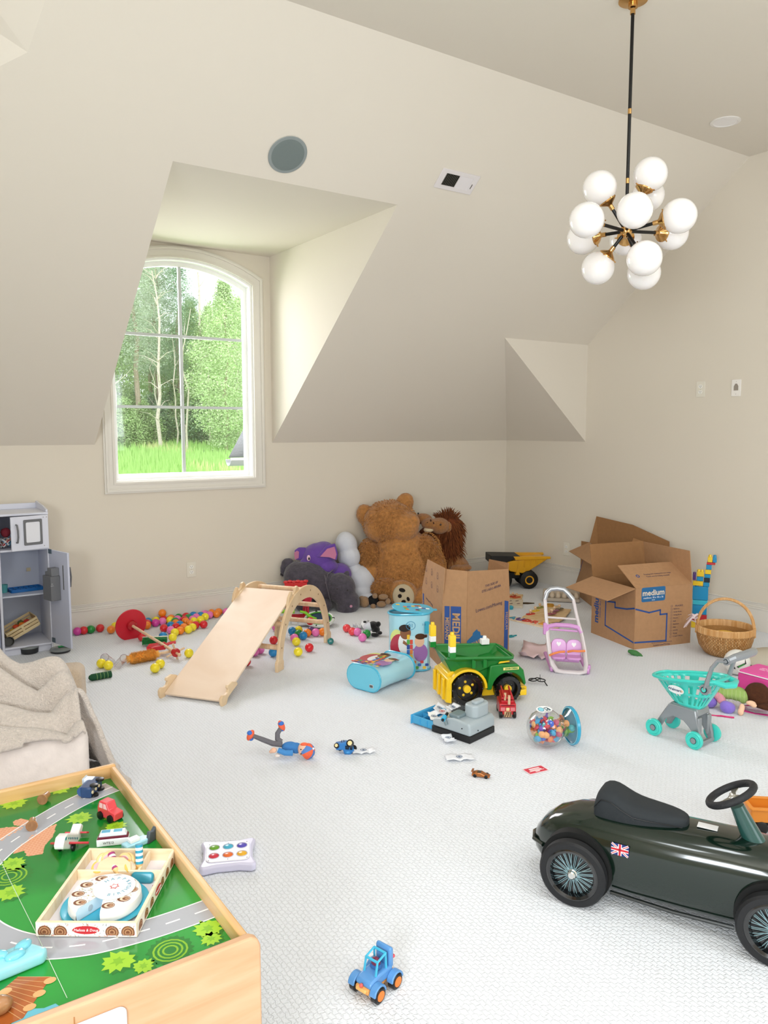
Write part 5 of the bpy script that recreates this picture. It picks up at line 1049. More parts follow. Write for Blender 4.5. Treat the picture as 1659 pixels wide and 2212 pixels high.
# cow plush and paper
t, L, s = view('cow_plush', 'small black and white cow plush lying on the carpet right of the balls', 'plush cow', 806, 1375)
e = 1/s; BLF = fur('#0f0f11', 300, 'blackfur', .1, .6)
blob(t, 'body', WF, [E(796, 1356, 11, 10, .03, .03)], .004, 4, .002, .012)
blob(t, 'back', BLF, [E(806, 1354, 11, 10, .035, .035), E(812, 1362, 9, 10, .02, .03), E(817, 1350, 6, 6, .03, .02)], .004, 4, .002, .012)
blob(t, 'leg', BLF, [E(810, 1370, 9, 5, -.01, .02)], .004, 3, .002, .012); blob(t, 'leg', BLF, [E(820, 1367, 6, 4, .0, .02)], .004, 3, .002, .012); blob(t, 'ear', BLF, [E(788, 1345, 4, 2.5, .03, .01)], .003, 2, .001, .01)
MB().tube([L(800, 1364, -.025), L(812, 1364, -.03)], .003, 8, flat=.6).build('white_tag', WHITE, t)
def crumple(name, lab, cat, px, py, r, seed, c='#eef0f2', ink=None, h=.02, z=0):
    p = P(px, py, z); q = random.Random(seed); t = thing(name, lab, cat, (p.x, p.y, z), q.random()*3); n = 7; vs = []; m = MB()
    for j in range(n):
        for i in range(n): x = (i/(n-1)-.5)*2*r*1.35; y = (j/(n-1)-.5)*2*r*.8; vs.append((x+q.uniform(-.1, .1)*r, y+q.uniform(-.1, .1)*r, .004+h*q.random()*(.3+1.2*((x/r)**2+(y/r)**2)/2)))
    m.add(vs, [(j*n+i, j*n+i+1, (j+1)*n+i+1, (j+1)*n+i) for j in range(n-1) for i in range(n-1)]); o = m.build('paper', mat(c, .5), t, solid=.0006)
    if ink:
        zc = max(v[2] for v in vs if abs(v[0]) < r*.5 and abs(v[1]) < r*.5)+.001
        MB().ring(ell(r*.42, r*.34, 20), ell(r*.30, r*.24, 20), .0004, z0=zc).prism(ell(r*.18, r*.14, 14), .0004, z0=zc).build('printed_seal', mat(ink, .6), t, smooth=False)['kind'] = 'stuff'
    return t
crumple('paper_scrap', 'crumpled white paper with grey lines behind the pink ball', 'paper', 778, 1357, .045, 1, h=.05)
# ================================================================ CARDBOARD BOXES
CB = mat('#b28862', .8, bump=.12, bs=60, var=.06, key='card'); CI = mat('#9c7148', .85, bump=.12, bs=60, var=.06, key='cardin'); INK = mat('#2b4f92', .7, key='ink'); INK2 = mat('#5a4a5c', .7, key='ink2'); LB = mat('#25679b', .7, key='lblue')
def card(t, name, pts, par=None, mt=None, th=.0045):
    return MB().quad(*pts).build(name, mt or CB, par or t, smooth=False, solid=th)
def hinge(a, b, L, ang, up=(0, 0, 1), out=None, skew=0):    # flap hinged on a->b, opened outwards by ang from vertical
    a, b = Vector(a), Vector(b); o = Vector(out); d = Vector(up)*cos(ang)+o*sin(ang); e = (b-a).normalized()
    return [a, b, b+d*L-e*skew, a+d*L+e*skew]
def fold(M):                                             # face frame -> print frame
    return M
# ---- front box: medium, open, two flaps towards the viewer
c0 = P(1369, 1403); c1 = P(1492, 1388); ang = atan2(c1.y-c0.y, c1.x-c0.x); Wb, Db, Hb = .457, .457, .40
t = thing('cardboard_box', 'open cardboard moving box with a blue medium label and a checkbox list, front right', 'cardboard box', (c0.x, c0.y, 0), ang)
f_ = card(t, 'front_side', [(0, 0, 0), (Wb, 0, 0), (Wb, 0, Hb), (0, 0, Hb)]); l_ = card(t, 'left_side', [(0, 0, 0), (0, Db, 0), (0, Db, Hb), (0, 0, Hb)])
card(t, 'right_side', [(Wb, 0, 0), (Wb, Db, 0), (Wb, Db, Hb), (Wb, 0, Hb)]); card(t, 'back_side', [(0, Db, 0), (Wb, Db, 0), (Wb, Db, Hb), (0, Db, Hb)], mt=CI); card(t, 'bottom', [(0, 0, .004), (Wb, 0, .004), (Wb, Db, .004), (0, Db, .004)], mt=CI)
ff = card(t, 'front_flap', hinge((0, -.002, Hb), (Wb, -.002, Hb), .225, rad(-58), out=(0, -1, 0), skew=0))
MFf = Matrix.Translation((0, 0, Hb)) @ Matrix.Rotation(rad(90-58), 4, 'X')
lf = card(t, 'left_flap', hinge((-.002, Db, Hb), (-.002, 0, Hb), .225, rad(106), out=(-1, 0, 0)))
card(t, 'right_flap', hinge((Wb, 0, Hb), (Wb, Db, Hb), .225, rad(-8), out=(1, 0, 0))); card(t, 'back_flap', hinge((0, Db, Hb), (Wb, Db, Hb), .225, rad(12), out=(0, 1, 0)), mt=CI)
MFR = T(0, -.0028, 0, pi/2)
def lab(s_, x, y, size, m=INK2, par=None, M=None, **k): return text(s_, size, m, par, (M or MFR) @ T(x, y, .0008, 0, 0, k.pop('rz', 0)), .0002, **k)
def pr(poly, m, par, M, z=0): return MB(M).prism(poly, .0003, z0=z).build('printed_panel', m, par, smooth=False)
def line(par, pts, w, m=INK, M=None):
    mb = MB(M or MFR)
    for a, b in zip(pts, pts[1:]):
        a, b = Vector(a), Vector(b); n = Vector((-(b-a).y, (b-a).x)).normalized()*w/2; e = (b-a).normalized()*w*.45; mb.prism([tuple(a-e-n), tuple(b+e-n), tuple(b+e+n), tuple(a-e+n)], .0003)
    return mb.build('printed_line', m, par, smooth=False)
pr(rrect(.19, .095, .012, 3, .14, .355), LB, f_, MFR); lab('medium', .14, .364, .052, mat('#e2d2bd', .8), f_, sx=1.05, off=.0012); lab('medimos 18 x 18 x 16', .14, .333, .0175, WHITE, f_); lab('mjmax', .14, .318, .010, WHITE, f_)
line(f_, [(.005, .265), (.11, .235), (.20, .245), (.20, .215), (.255, .215), (.255, .035), (.005, .045)], .0105)
lab('FRAGILE', .352, .262, .017, INK2, f_)
for i, w_ in enumerate(['Bedroom', 'Family Room', 'Dining Room', 'Kitchen', 'Bath', 'Basement', 'Attic', 'Laundry', 'Garage', 'A Load of Bricks']): lab(w_, .308, .243-i*.0205, .0125, INK2, f_, align='LEFT')
m = MB(MFR)
for i in range(11): m.ring(rrect(.013, .013, .001, 1, .292, .263-i*.0205), rrect(.0105, .0105, .001, 1, .292, .263-i*.0205), .0003)
m.build('printed_checkbox', INK2, f_, smooth=False)['kind'] = 'stuff'
lab('Lowes.com/Moving', .22, .012, .017, INK2, f_); lab('This box has been made from recycled materials', .22, .028, .0085, INK2, f_)
MLF = Matrix(((0, 0, -1, -.0028), (-1, 0, 0, 0), (0, 1, 0, 0), (0, 0, 0, 1)))
lab('medium', -.40, .20, .07, INK, l_, MLF, rz=pi/2, off=.002); lab('medimos 18 x 18', -.36, .2, .02, INK, l_, MLF, rz=pi/2)
line(l_, [(-.005, .27), (-.08, .25), (-.20, .235), (-.20, .27), (-.28, .26), (-.30, .27), (-.30, .09), (-.005, .045)], .0105, INK, MLF)
def plane_of(pts):
    a, b, c, d = [Vector(p) for p in pts]; x = (b-a).normalized(); n = x.cross(d-a).normalized(); y = n.cross(x)
    return Matrix(((x.x, y.x, n.x, a.x), (x.y, y.y, n.y, a.y), (x.z, y.z, n.z, a.z), (0, 0, 0, 1)))
MFl = plane_of(hinge((0, -.002, Hb), (Wb, -.002, Hb), .225, rad(-58), out=(0, -1, 0))) @ T(0, 0, .003)
lab('Printing and reusing this box helps', .25, .12, .016, INK2, ff, MFl); lab('Thank you for being recycled', .24, .098, .016, INK2, ff, MFl)
MB(MFl).ring(ell(.014, .014, 16, .085, .11), ell(.008, .008, 16, .085, .11), .0003).build('printed_recycle_mark', INK, ff, smooth=False)
# ---- rear box: crumpled, leaning right, its flaps raised
def PV(px, py, A_, B_):                                   # sight line meets the upright plane through two floor points
    d = FW+RT*((px-829.5)/FPX)-UP*((py-1106)/FPX); e = Vector((B_[0]-A_[0], B_[1]-A_[1], 0)); n = Vector((e.y, -e.x, 0)); k = n.dot(Vector((A_[0], A_[1], 0))-CAM)/n.dot(d); return CAM+d*k
def PX(px, py, x):
    d = FW+RT*((px-829.5)/FPX)-UP*((py-1106)/FPX); return CAM+d*((x-CAM.x)/d.x)
dv_ = Vector((cos(ang), sin(ang), 0))
a_f = P(1294, 1322); a_b = P(1238, 1278); a_f2 = a_f+dv_*.40; a_b2 = a_b+dv_*.30
for v in (a_f2, a_b2, a_b): v.x = min(v.x, -.05)
t = thing('cardboard_box', 'empty cardboard box with tall raised flaps behind the box with the medium label', 'cardboard box', (a_f.x, a_f.y, 0))
def rel(*ps): return [Vector(p)-Vector((a_f.x, a_f.y, 0)) for p in ps]
tf = PV(1297, 1232, a_f, a_f2); tb_ = PV(1279, 1171, a_b, a_b2); tb_.x = min(tb_.x, -.06); tf2 = Vector((a_f2.x, a_f2.y, tf.z+.02)); tb2 = Vector((a_b2.x, a_b2.y, tb_.z))
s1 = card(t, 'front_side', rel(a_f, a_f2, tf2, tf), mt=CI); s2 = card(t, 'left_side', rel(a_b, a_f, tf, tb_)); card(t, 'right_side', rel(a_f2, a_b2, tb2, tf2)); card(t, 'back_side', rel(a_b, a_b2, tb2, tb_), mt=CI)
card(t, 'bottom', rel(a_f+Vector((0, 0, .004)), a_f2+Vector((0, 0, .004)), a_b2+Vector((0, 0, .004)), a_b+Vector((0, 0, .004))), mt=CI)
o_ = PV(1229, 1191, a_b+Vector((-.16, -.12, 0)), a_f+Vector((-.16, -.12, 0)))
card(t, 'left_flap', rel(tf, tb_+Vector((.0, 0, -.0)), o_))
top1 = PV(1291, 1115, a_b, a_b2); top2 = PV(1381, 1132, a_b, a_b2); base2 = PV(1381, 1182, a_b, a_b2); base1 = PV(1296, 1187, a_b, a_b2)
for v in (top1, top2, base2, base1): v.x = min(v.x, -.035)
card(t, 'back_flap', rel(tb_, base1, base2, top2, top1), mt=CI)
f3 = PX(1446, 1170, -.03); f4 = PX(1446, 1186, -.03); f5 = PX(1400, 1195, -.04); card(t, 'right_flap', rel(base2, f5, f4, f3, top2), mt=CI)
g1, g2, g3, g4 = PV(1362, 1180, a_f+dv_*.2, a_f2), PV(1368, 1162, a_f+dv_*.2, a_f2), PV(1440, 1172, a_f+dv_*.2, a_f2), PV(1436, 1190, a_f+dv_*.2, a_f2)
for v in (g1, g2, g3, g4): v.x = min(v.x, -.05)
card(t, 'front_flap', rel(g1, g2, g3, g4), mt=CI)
MS2 = plane_of(rel(a_b, a_f, tf, tb_)) @ T(0, 0, .004); text('medium', .05, INK, s2, MS2 @ T(.07, .24, 0, 0, 0, pi/2-.1), .0002)
line(s2, [(.22, .34), (.13, .33), (.12, .2), (.2, .2)], .009, INK, MS2)
# ---- tall middle box
a0 = P(955, 1446); b0 = P(1098, 1420); ang = atan2(b0.y-a0.y, b0.x-a0.x)
t = thing('cardboard_box', 'tall cardboard moving box with flaps up and side lettering, middle of the room', 'cardboard box', (a0.x, a0.y, 0), ang); Ht = .405
IV = T(a0.x, a0.y, 0, 0, 0, ang).inverted()
F_ = [tuple(IV @ P(*q_)) for q_ in ((955, 1446), (1007, 1449), (1098, 1420))]; g_ = IV @ P(912, 1400); F_ = [(x, y, 0) for x, y, _ in F_]; bk = Vector((g_.x, g_.y, 0)); F_ += [tuple(Vector(F_[2])+Vector((bk.x+.02, bk.y, 0))), tuple(bk)]
def W(px, py, i, j, off=0): return tuple(IV @ (PV(px, py, IV.inverted() @ Vector(F_[i]), IV.inverted() @ Vector(F_[j]))))
def up(p, z, k=1): return (p[0]*k, p[1]*k, z)
w1 = card(t, 'front_side', [up(F_[0], 0), up(F_[1], 0), up(F_[1], Ht), up(F_[0], Ht)]); w2 = card(t, 'front_side', [up(F_[1], 0), up(F_[2], 0), up(F_[2], Ht), up(F_[1], Ht)])
w3 = card(t, 'left_side', [up(F_[4], 0), up(F_[0], 0), up(F_[0], Ht), up(F_[4], Ht)]); card(t, 'right_side', [up(F_[2], 0), up(F_[3], 0), up(F_[3], Ht), up(F_[2], Ht)]); card(t, 'back_side', [up(F_[3], 0), up(F_[4], 0), up(F_[4], Ht), up(F_[3], Ht)], mt=CI)
card(t, 'bottom', [up(F_[0], .004), up(F_[1], .004), up(F_[2], .004), up(F_[3], .004), up(F_[4], .004)], mt=CI)
c1, c2, c3, c4 = W(963, 1229, 0, 1), W(1010, 1234, 0, 1), W(1010, 1234, 1, 2), W(1098, 1229, 1, 2); c5 = W(924, 1208, 4, 0); c6 = W(962, 1228, 4, 0); Hw = c1[2]
Q2 = [up(F_[0], Ht), up(F_[1], Ht), c3, c1]; Q3 = [up(F_[1], Ht), up(F_[2], Ht), c4, c3]; Q1 = [up(F_[4], Ht), up(F_[0], Ht), c6, c5]
n2 = card(t, 'front_flap', Q2); n3 = card(t, 'front_flap', Q3); n1 = card(t, 'left_flap', Q1)
c7 = W(1057, 1208, 3, 4); c8 = W(1099, 1216, 2, 3); card(t, 'right_flap', [up(F_[2], Ht), up(F_[3], Ht), c7, c8, c4][:4]+[c4], mt=CI)
def face(pts, off=.003):
    return plane_of(pts) @ T(0, 0, off)
M1_ = face([F_[0], F_[1], up(F_[1], Ht), up(F_[0], Ht)]); M2_ = face([F_[1], F_[2], up(F_[2], Ht), up(F_[1], Ht)]); M3_ = face([F_[4], F_[0], up(F_[0], Ht), up(F_[4], Ht)])
w_1 = (Vector(F_[1])-Vector(F_[0])).length; w_2 = (Vector(F_[2])-Vector(F_[1])).length; w_3 = (Vector(F_[0])-Vector(F_[4])).length
CDT = mat('#bf9770', .8, key='cardtext')
pr([(.012, .02), (.042, .02), (.042, .385), (.012, .385)], INK, w1, M1_); text('MEDIANO', .030, CDT, w1, M1_ @ T(.027, .25, .0012, 0, 0, -pi/2), .0002, off=.0008)
pr([(.048, .0), (.110, .0), (.110, .385), (.048, .385)], INK, w1, M1_); text('MEDIUM', .062, CDT, w1, M1_ @ T(.079, .23, .0012, 0, 0, -pi/2), .0002, off=.0015)
text('Lowes.com/Moving', .032, INK2, w2, M2_ @ T(w_2*.5, .355, .0012, 0, 0, .06), .0002)
LG = MB(M2_).prism([(.0, .10), (.16, .125), (.16, .185), (.125, .192), (.12, .215), (.10, .222), (.09, .236), (.055, .22), (.05, .205), (.0, .18)], .0004).build('printed_logo', LB, w2, smooth=False)
text("LOWE'S", .042, CDT, w2, M2_ @ T(.082, .15, .0014, 0, 0, .12), .0002, off=.0012)
text('THIS SIDE UP', .021, INK2, n3, face(Q3) @ T(w_2*.55, .085, .0012, 0, 0, .08), .0002)
text('ESTE LADO ARRIBA', .021, INK2, n3, face(Q3) @ T(w_2*.55, .058, .0012, 0, 0, .08), .0002)
pr([(w_2-.05, .0), (w_2-.012, .0), (w_2-.012, .36), (w_2-.05, .37)], INK, w2, M2_); text('MEDIUM', .03, CDT, w2, M2_ @ T(w_2-.03, .24, .0012, 0, 0, -pi/2), .0002)
text('Lowes.com Moving', .022, INK2, w3, M3_ @ T(.18, .35, .0012, 0, 0, -.1), .0002); pr([(.02, .12), (.05, .12), (.05, .37), (.02, .37)], INK, w3, M3_); text('MAS', .03, CDT, w3, M3_ @ T(.035, .3, .0012, 0, 0, -pi/2), .0002)
text('IMPROVING', .04, INK, w3, M3_ @ T(.2, .09, .0012), .0002); pr([(.14, .13), (.24, .13), (.24, .20), (.2, .235), (.14, .2)], LB, w3, M3_)
MN_ = face(Q1); sk = MB(MN_); q = random.Random(6)
for i in range(6):
    x, y = w_3*(.22+.28*(i % 3)), .14-.08*(i//3); sk.ring(rrect(.03, .04, .008, 2, x, y), rrect(.0275, .0375, .008, 2, x, y), .0003).ring(ell(.014, .012, 12, x+.004, y-.008), ell(.0125, .0105, 12, x+.004, y-.008), .0003)
sk.build('printed_diagram', INK2, n1, smooth=False)['kind'] = 'stuff'
# ================================================================ YELLOW DUMP TRUCK
p = P(1112, 1253); q2 = P(1147, 1246); t = thing('dump_truck', 'yellow and black toy dump truck by the corner behind the cardboard boxes', 'toy truck', (-.34, -.47, 0), rad(-30)); t.scale = (1.12, 1.12, 1.12)
YL = mat('#e5a81c', .35, coat=.3, key='tyel'); TBK = mat('#121212', .55, key='tblk')
for x in (-.10, .11):
    for s_ in (-1, 1):
        o = wheel('wheel', t, (x, s_*.10, .072), (0, s_, 0), .072, .055, TBK)
        MB(look((x, s_*.128, .072), (0, s_, 0))).lathe([(.036, -.002), (.036, .004), (.026, .001), (.024, -.006), (.0001, -.004)], 24).build('hub', YL, o)
MB().box((0, 0, .10), (.34, .12, .05)).build('chassis', TBK, t, bevel=.006)
MB().prism([(-.17, .13), (-.06, .13), (-.05, .22), (-.15, .22)], .17, T(0, .085, 0, pi/2)).build('cab', YL, t, bevel=.006)
bd = MB(); bd.prism([(-.04, .14), (.08, .12), (.26, .235), (.25, .25), (-.12, .215)], .20, T(0, .10, 0, pi/2)); bd_ = bd.build('dump_bed', YL, t, bevel=.005)
MB().prism([(-.20, .205), (-.10, .20), (-.02, .235), (.04, .262), (-.20, .268)], .22, T(0, .11, 0, pi/2)).build('canopy', TBK, t, bevel=.004)
for s_ in (1, -1): MB().prism([(-.02, .262), (.28, .258), (.285, .238), (.0, .232)], .012, T(0, s_*.105+.006, 0, pi/2)).build('bed_rail', YL, bd_, bevel=.003)
for i in range(4): MB().box((.02+i*.05, -.102, .195+i*.01), (.008, .006, .06)).build('bed_rib', YL, bd_, bevel=.002)
text('TONKA', .03, TBK, t, T(-.10, -.0862, .182, pi/2), .0006, off=.001)
MB().prism([(-.09, .165), (.0, .165), (.0, .196), (-.09, .196)], .001, T(-.01, -.0855, 0, pi/2)).build('side_decal', mat('#f0c23a', .4), t) if False else None
for x in (.02, .08): MB().prism([(x-.02, .11), (x+.02, .11), (x, .17)], .21, T(0, .105, 0, pi/2)).build('strut', YL, t, bevel=.003)
# ================================================================ GREEN DUMP TRUCK
w1_ = P(1010, 1526); w2_ = P(1098, 1519); ang = atan2(w2_.y-w1_.y, w2_.x-w1_.x)
t = thing('green_dump_truck', 'green toy dump truck with yellow chassis and big black wheels before the tall box', 'toy truck', (w1_.x, w1_.y, 0), ang)
JG = mat('#137a2c', .35, coat=.3, key='jg'); JY = mat('#f6c91c', .35, coat=.3, key='jy'); JB = mat('#0c0c0d', .25, coat=.6, key='jb')
wb = (w2_-w1_).length; Wd = .24
for x, r in ((0, .088), (wb, .074)):
    for y, s_ in ((.0, -1), (Wd, 1)):
        M_ = look((x, y+(.0 if s_ < 0 else 0)-s_*.0, r), (0, s_, 0)); o = MB(M_).lathe([(r*.93, -.06), (r, -.05), (r, -.012), (r*.93, 0), (r*.68, .002), (r*.64, -.004), (r*.62, -.022), (.0001, -.022)], 36).build('wheel', JB, t)
        m = MB(M_)
        for i in range(14): a = i*2*pi/14; m.box((r*.955*cos(a), r*.955*sin(a), -.03), (r*.16, r*.1, .05), Matrix.Rotation(0, 4, 'Z')) if False else m.sph((r*.93*cos(a), r*.93*sin(a), -.012), (r*.085, r*.085, .018), 8, 5)
        m.build('tread_lugs', JB, o)['kind'] = 'stuff'
        m = MB(M_)
        for i in range(5): a = i*2*pi/5+.5; m.sph((r*.42*cos(a), r*.42*sin(a), -.022), (r*.09, r*.09, .004), 8, 5)
        m.build('lug_nuts', JY if x == 0 else JB, o)['kind'] = 'stuff'; MB(M_).lathe([(.020, -.022), (.020, -.006), (.018, -.004), (.0001, -.004)], 24).build('hub_cap', JY, o)
y0, y1 = .035, Wd-.035; yc = Wd/2
def side(poly, ya, yb): return MB().prism(poly, yb-ya, T(0, yb, 0, pi/2))
side([(-.10, .035), (-.11, .17), (-.08, .18), (.05, .12), (.10, .075), (.17, .075), (.23, .04), (.36, .04), (.36, .065), (.30, .08), (.20, .09), (.1, .10)][:1]+[(.34, .035), (.34, .07), (.12, .09), (.04, .13), (-.07, .18), (-.10, .17)], y0, y1).build('chassis', JY, t, bevel=.005)
for ya in (-.002, Wd-.055):
    arc = [(.108*cos(a), .088+.108*sin(a)) for a in [pi*k/14 for k in range(15)]]; arc2 = [(.094*cos(a), .088+.094*sin(a)) for a in [pi*k/14 for k in range(14, -1, -1)]]
    side(arc+arc2, ya, ya+.057).build('fender', JY, t, bevel=.003)
side([(-.118, .03), (-.085, .02), (-.085, .16), (-.11, .15)], .0, Wd).build('rear_frame', JY, t, bevel=.004); side([(.26, .035), (.325, .035), (.325, .068), (.27, .062)], .0, Wd).build('front_bumper', JY, t, bevel=.004)
for x in (-.12,): [MB().box((x, y, .09), (.014, .022, .11)).build('frame_rib', JY, t, bevel=.003) for y in (.04, .12, .20)]
# cab and bonnet
arcf = [(wb+.088*cos(a), .074+.088*sin(a)) for a in [pi*k/12 for k in range(12, -1, -1)]]
side([(wb-.115, .075), (wb-.09, .075)]+arcf[1:-1]+[(wb+.092, .085), (wb+.10, .10), (wb+.085, .17), (wb+.05, .205), (wb-.04, .212), (wb-.10, .205)], .004, Wd-.004).build('bonnet', JG, t, bevel=.007, seg=3)
side([(wb-.06, .214), (wb+.005, .220), (wb+.005, .228), (wb-.05, .226)], -.002, .006).build('windscreen', JY, t, bevel=.004)
MB().box((wb+.012, -.0005, .185), (.085, .003, .014), T(0, 0, 0)).build('name_plate', mat('#f3e38a', .4), t); text('JOHN DEERE', .012, JG, t, T(wb+.014, -.0025, .185, pi/2), .0003, off=.0004)
# bed (hollow)
bo = [(-.115, .205), (-.05, .115), (.085, .075), (.11, .085), (.145, .165), (.235, .212), (.235, .24), (.14, .245), (-.10, .262)]
m = MB()
def bedsec(y, sh): return [(x*(1-sh)+.03*sh, y, z) for x, z in [(-.11, .245), (-.045, .12), (.09, .078), (.155, .18), (.235, .225)]]
A_, B_ = bedsec(.045, .0), bedsec(Wd-.045, .0); ro, rb = [(-.115, -.008, .262), (.24, -.008, .245)], [(-.115, Wd+.008, .262), (.24, Wd+.008, .245)]
for i in range(4): m.quad(A_[i], A_[i+1], B_[i+1], B_[i])
m.quad(ro[0], ro[1], A_[4], A_[3], A_[2], A_[1], A_[0]); m.quad(rb[0], rb[1], B_[4], B_[3], B_[2], B_[1], B_[0])
m.quad(ro[1], rb[1], B_[4], A_[4]); m.quad(ro[0], rb[0], B_[0], A_[0])
m.build('dump_bed', JG, t, smooth=False, solid=.008, bevel=.003)
r_ = MB().tube([(-.115, -.008, .262), (.24, -.008, .245), (.255, .03, .243), (.255, Wd-.03, .243), (.24, Wd+.008, .245), (-.115, Wd+.008, .262)], .0085, 8); r_.build('bed_rim', JG, t)
for x in (.02, .08): MB().prism([(x, .20), (x+.02, .20), (x+.02, .24), (x, .25)], .012, T(0, .004, 0, pi/2)).build('bed_rib', JG, t, bevel=.002)
TM = T(w1_.x, w1_.y, 0, 0, 0, ang)
BLK = dict(y=mat('#f6cf2c', .3, coat=.3), w=mat('#f4f4f4', .3, coat=.3), g=mat('#12802e', .3, coat=.3), b=mat('#1c93c8', .3, coat=.3), r=mat('#c92b33', .3, coat=.3), k=mat('#1d2733', .3, coat=.3), v=mat('#5a3a86', .3, coat=.3), t=mat('#3cc0d8', .3, coat=.3))
def block(M, wx, wy, h, c, lab_, nx=1, ny=1, stud='stud'):
    t = thing('building_block', lab_, 'toy block', group='big building bricks'); t.matrix_world = M
    MB().box((0, 0, h/2), (wx, wy, h)).build('brick_body', BLK[c], t, bevel=.002)
    for i in range(nx):
        for j in range(ny): MB(T((i-(nx-1)/2)*wx/nx, (j-(ny-1)/2)*wy/ny, h)).lathe([(.0105, 0), (.0105, .012), (.008, .016), (.0001, .016)], 16).build(stud, BLK[c], t)
    return t
u_ = .032
for (x, y, nm) in ((-.128, .215, 'far'), (-.088, -.006, 'near')):
    z = .264
    for k, (c, h, ln) in enumerate((('g', .03, 'dark green'), ('w', .03, 'white'), ('y', .058, 'yellow'))): block(TM @ T(x, y, z), u_, u_, h, c, f'{ln} block in the {nm} stack at the rear of the green truck bed'); z += h
block(TM @ T(.175, Wd+.0, .254), .045, .032, .03, 'w', 'white block on the front rim of the green truck bed', 1, 1); block(TM @ T(.155, Wd+.0, .254+.0)@T(-.022, 0, 0), .0, .0, .0, 'k', 'x') if False else None
# ================================================================ BAGS OF BLOCKS
def stad(w, h, n=10):
    r = h/2; p = [(w/2-r+r*cos(a), r*sin(a)) for a in [-pi/2+pi*i/n for i in range(n+1)]]; return p+[(-x, -y) for x, y in p]
PB1, PB2, PBT = mat('#a8dcec', .18, coat=.6, key='vinyl'), mat('#4cb8d8', .2, coat=.5, key='vinyl2'), mat('#d9eef2', .12, coat=.6, key='vinyl3')
def zipbag(name, lab_, M, w, d, h, kind):
    t = thing(name, lab_, 'toy bag'); t.matrix_world = M; n = len(stad(w, d)); m = MB(); q = random.Random(kind); vs = []; rows = 9
    for j in range(rows):
        z = h*j/(rows-1); sc = 1-.03*sin(pi*j/(rows-1))
        for i, (x, y) in enumerate(stad(w*sc, d*sc)): vs.append((x+q.uniform(-1, 1)*.0018*(0 < j < rows-1), y+q.uniform(-1, 1)*.002*(0 < j < rows-1), z))
    m.add(vs, [(j*n+i, j*n+(i+1) % n, (j+1)*n+(i+1) % n, (j+1)*n+i) for j in range(rows-1) for i in range(n)]+[tuple(range(n-1, -1, -1))]); m.build('bag_body', PB1, t, ang=60)
    old = stad(w, d); m = MB(); m.tube([(x*1.01, y*1.02, .004) for x, y in old], .005, 6, True); m.build('bottom_piping', PB2, t)
    m = MB(); m.tube([(x*1.01, y*1.02, h) for x, y in old], .0065, 6, True); m.build('zip_rim', PB2, t)
    MB().prism(stad(w*.98, d*.98), .003, z0=-.002).build('base_panel', mat('#6fcbe4', .25, coat=.4), t)
    return t
def picture(t, M, shapes):
    for k, (poly, c) in enumerate(shapes): MB(M).prism(poly, .0002, z0=.0004+k*.00022).build('printed_picture', mat(c, .25, coat=.5), t, smooth=False)
def kids_pic(w, h):
    S_ = []; e = ell
    S_ += [([(-w*.42, h*.03), (w*.42, h*.03), (w*.42, h*.60), (-w*.42, h*.66)], '#bfe6f0'), (e(.035, .05, 20, -w*.36, h*.60), '#d8e08a'), (e(.050, .070, 20, -w*.30, h*.46), '#b7394a'), (e(.036, .065, 20, -w*.16, h*.50), '#eef0f2'), (e(.032, .038, 20, -w*.13, h*.68), '#8b5a3c'), (e(.034, .022, 18, -w*.15, h*.765), '#2c1c16'), ([(-w*.2, h*.5), (-w*.02, h*.42), (-w*.02, h*.46), (-w*.18, h*.56)], '#9a6644')]
    S_ += [(e(.042, .055, 20, w*.25, h*.33), '#a06fb0'), (e(.029, .034, 20, w*.22, h*.53), '#e8bd9f'), (e(.031, .018, 18, w*.24, h*.615), '#4a2c20'), (e(.008, .010, 12, w*.38, h*.62), '#4a2c20'), ([(w*.2, h*.38), (w*.02, h*.36), (w*.02, h*.39), (w*.2, h*.43)], '#a06fb0')]
    bl = ['#e0503c', '#f0c23c', '#3c78c8', '#e8833c', '#2c4fa0', '#d84848', '#58b04a']
    for i in range(9): x, y = w*.0+(i % 2)*.018-.014, h*.26+(i//2)*.030; S_.append((rrect(.017, .027, .002, 1, x, y), bl[i % 7]))
    for i in range(14): S_.append((rrect(.02, .016, .003, 1, -w*.40+i*w*.062, h*(.07+.05*(i % 3))), bl[(i*3) % 7]))
    return S_
p = P(888, 1452); dv = p-CAM; a_ = atan2(dv.y, dv.x)-pi/2
M_ = Matrix.Translation((p.x+.03, p.y+.06, .004)) @ Matrix.Rotation(a_+.12, 4, 'Z')
t = zipbag('block_bag', 'upright light blue zip bag of building blocks with its lid unzipped, beside the tall box', M_, .25, .13, .34, 1)
MFb = T(0, -.0652, 0, pi/2); picture(t, MFb, kids_pic(.235, .34))
text('01', .03, mat('#2f86b0', .4), t, MFb @ T(.0, .275, .004)); MB(MFb).ring(ell(.028, .026, 20, 0, .275), ell(.0255, .0235, 20, 0, .275), .0004, z0=.002).build('printed_badge', mat('#2f86b0', .4), t, smooth=False); text('1-5', .018, mat('#2f6fa0', .4), t, MFb @ T(.078, .28, .004))
MB(MFb).prism(rrect(.028, .075, .008, 3, .095, .262), .0006, z0=.0015).build('printed_panel', mat('#3aa5bf', .4), t, smooth=False)
lid = MB(T(.02, .01, .358, .16, .10)).prism(stad(.25, .14), .008).build('lid', PB2, t, bevel=.002); bl = ['#e8833c', '#3c78c8', '#b7394a', '#f0c23c', '#58b04a', '#ffffff']
q = random.Random(3)
for i in range(16): MB(T(.02, .01, .358, .16, .10)).prism(rrect(.022, .016, .003, 1, q.uniform(-.09, .09), q.uniform(-.04, .04)), .0004, z0=.0084).build('printed_block', mat(bl[i % 6], .3), lid, smooth=False)
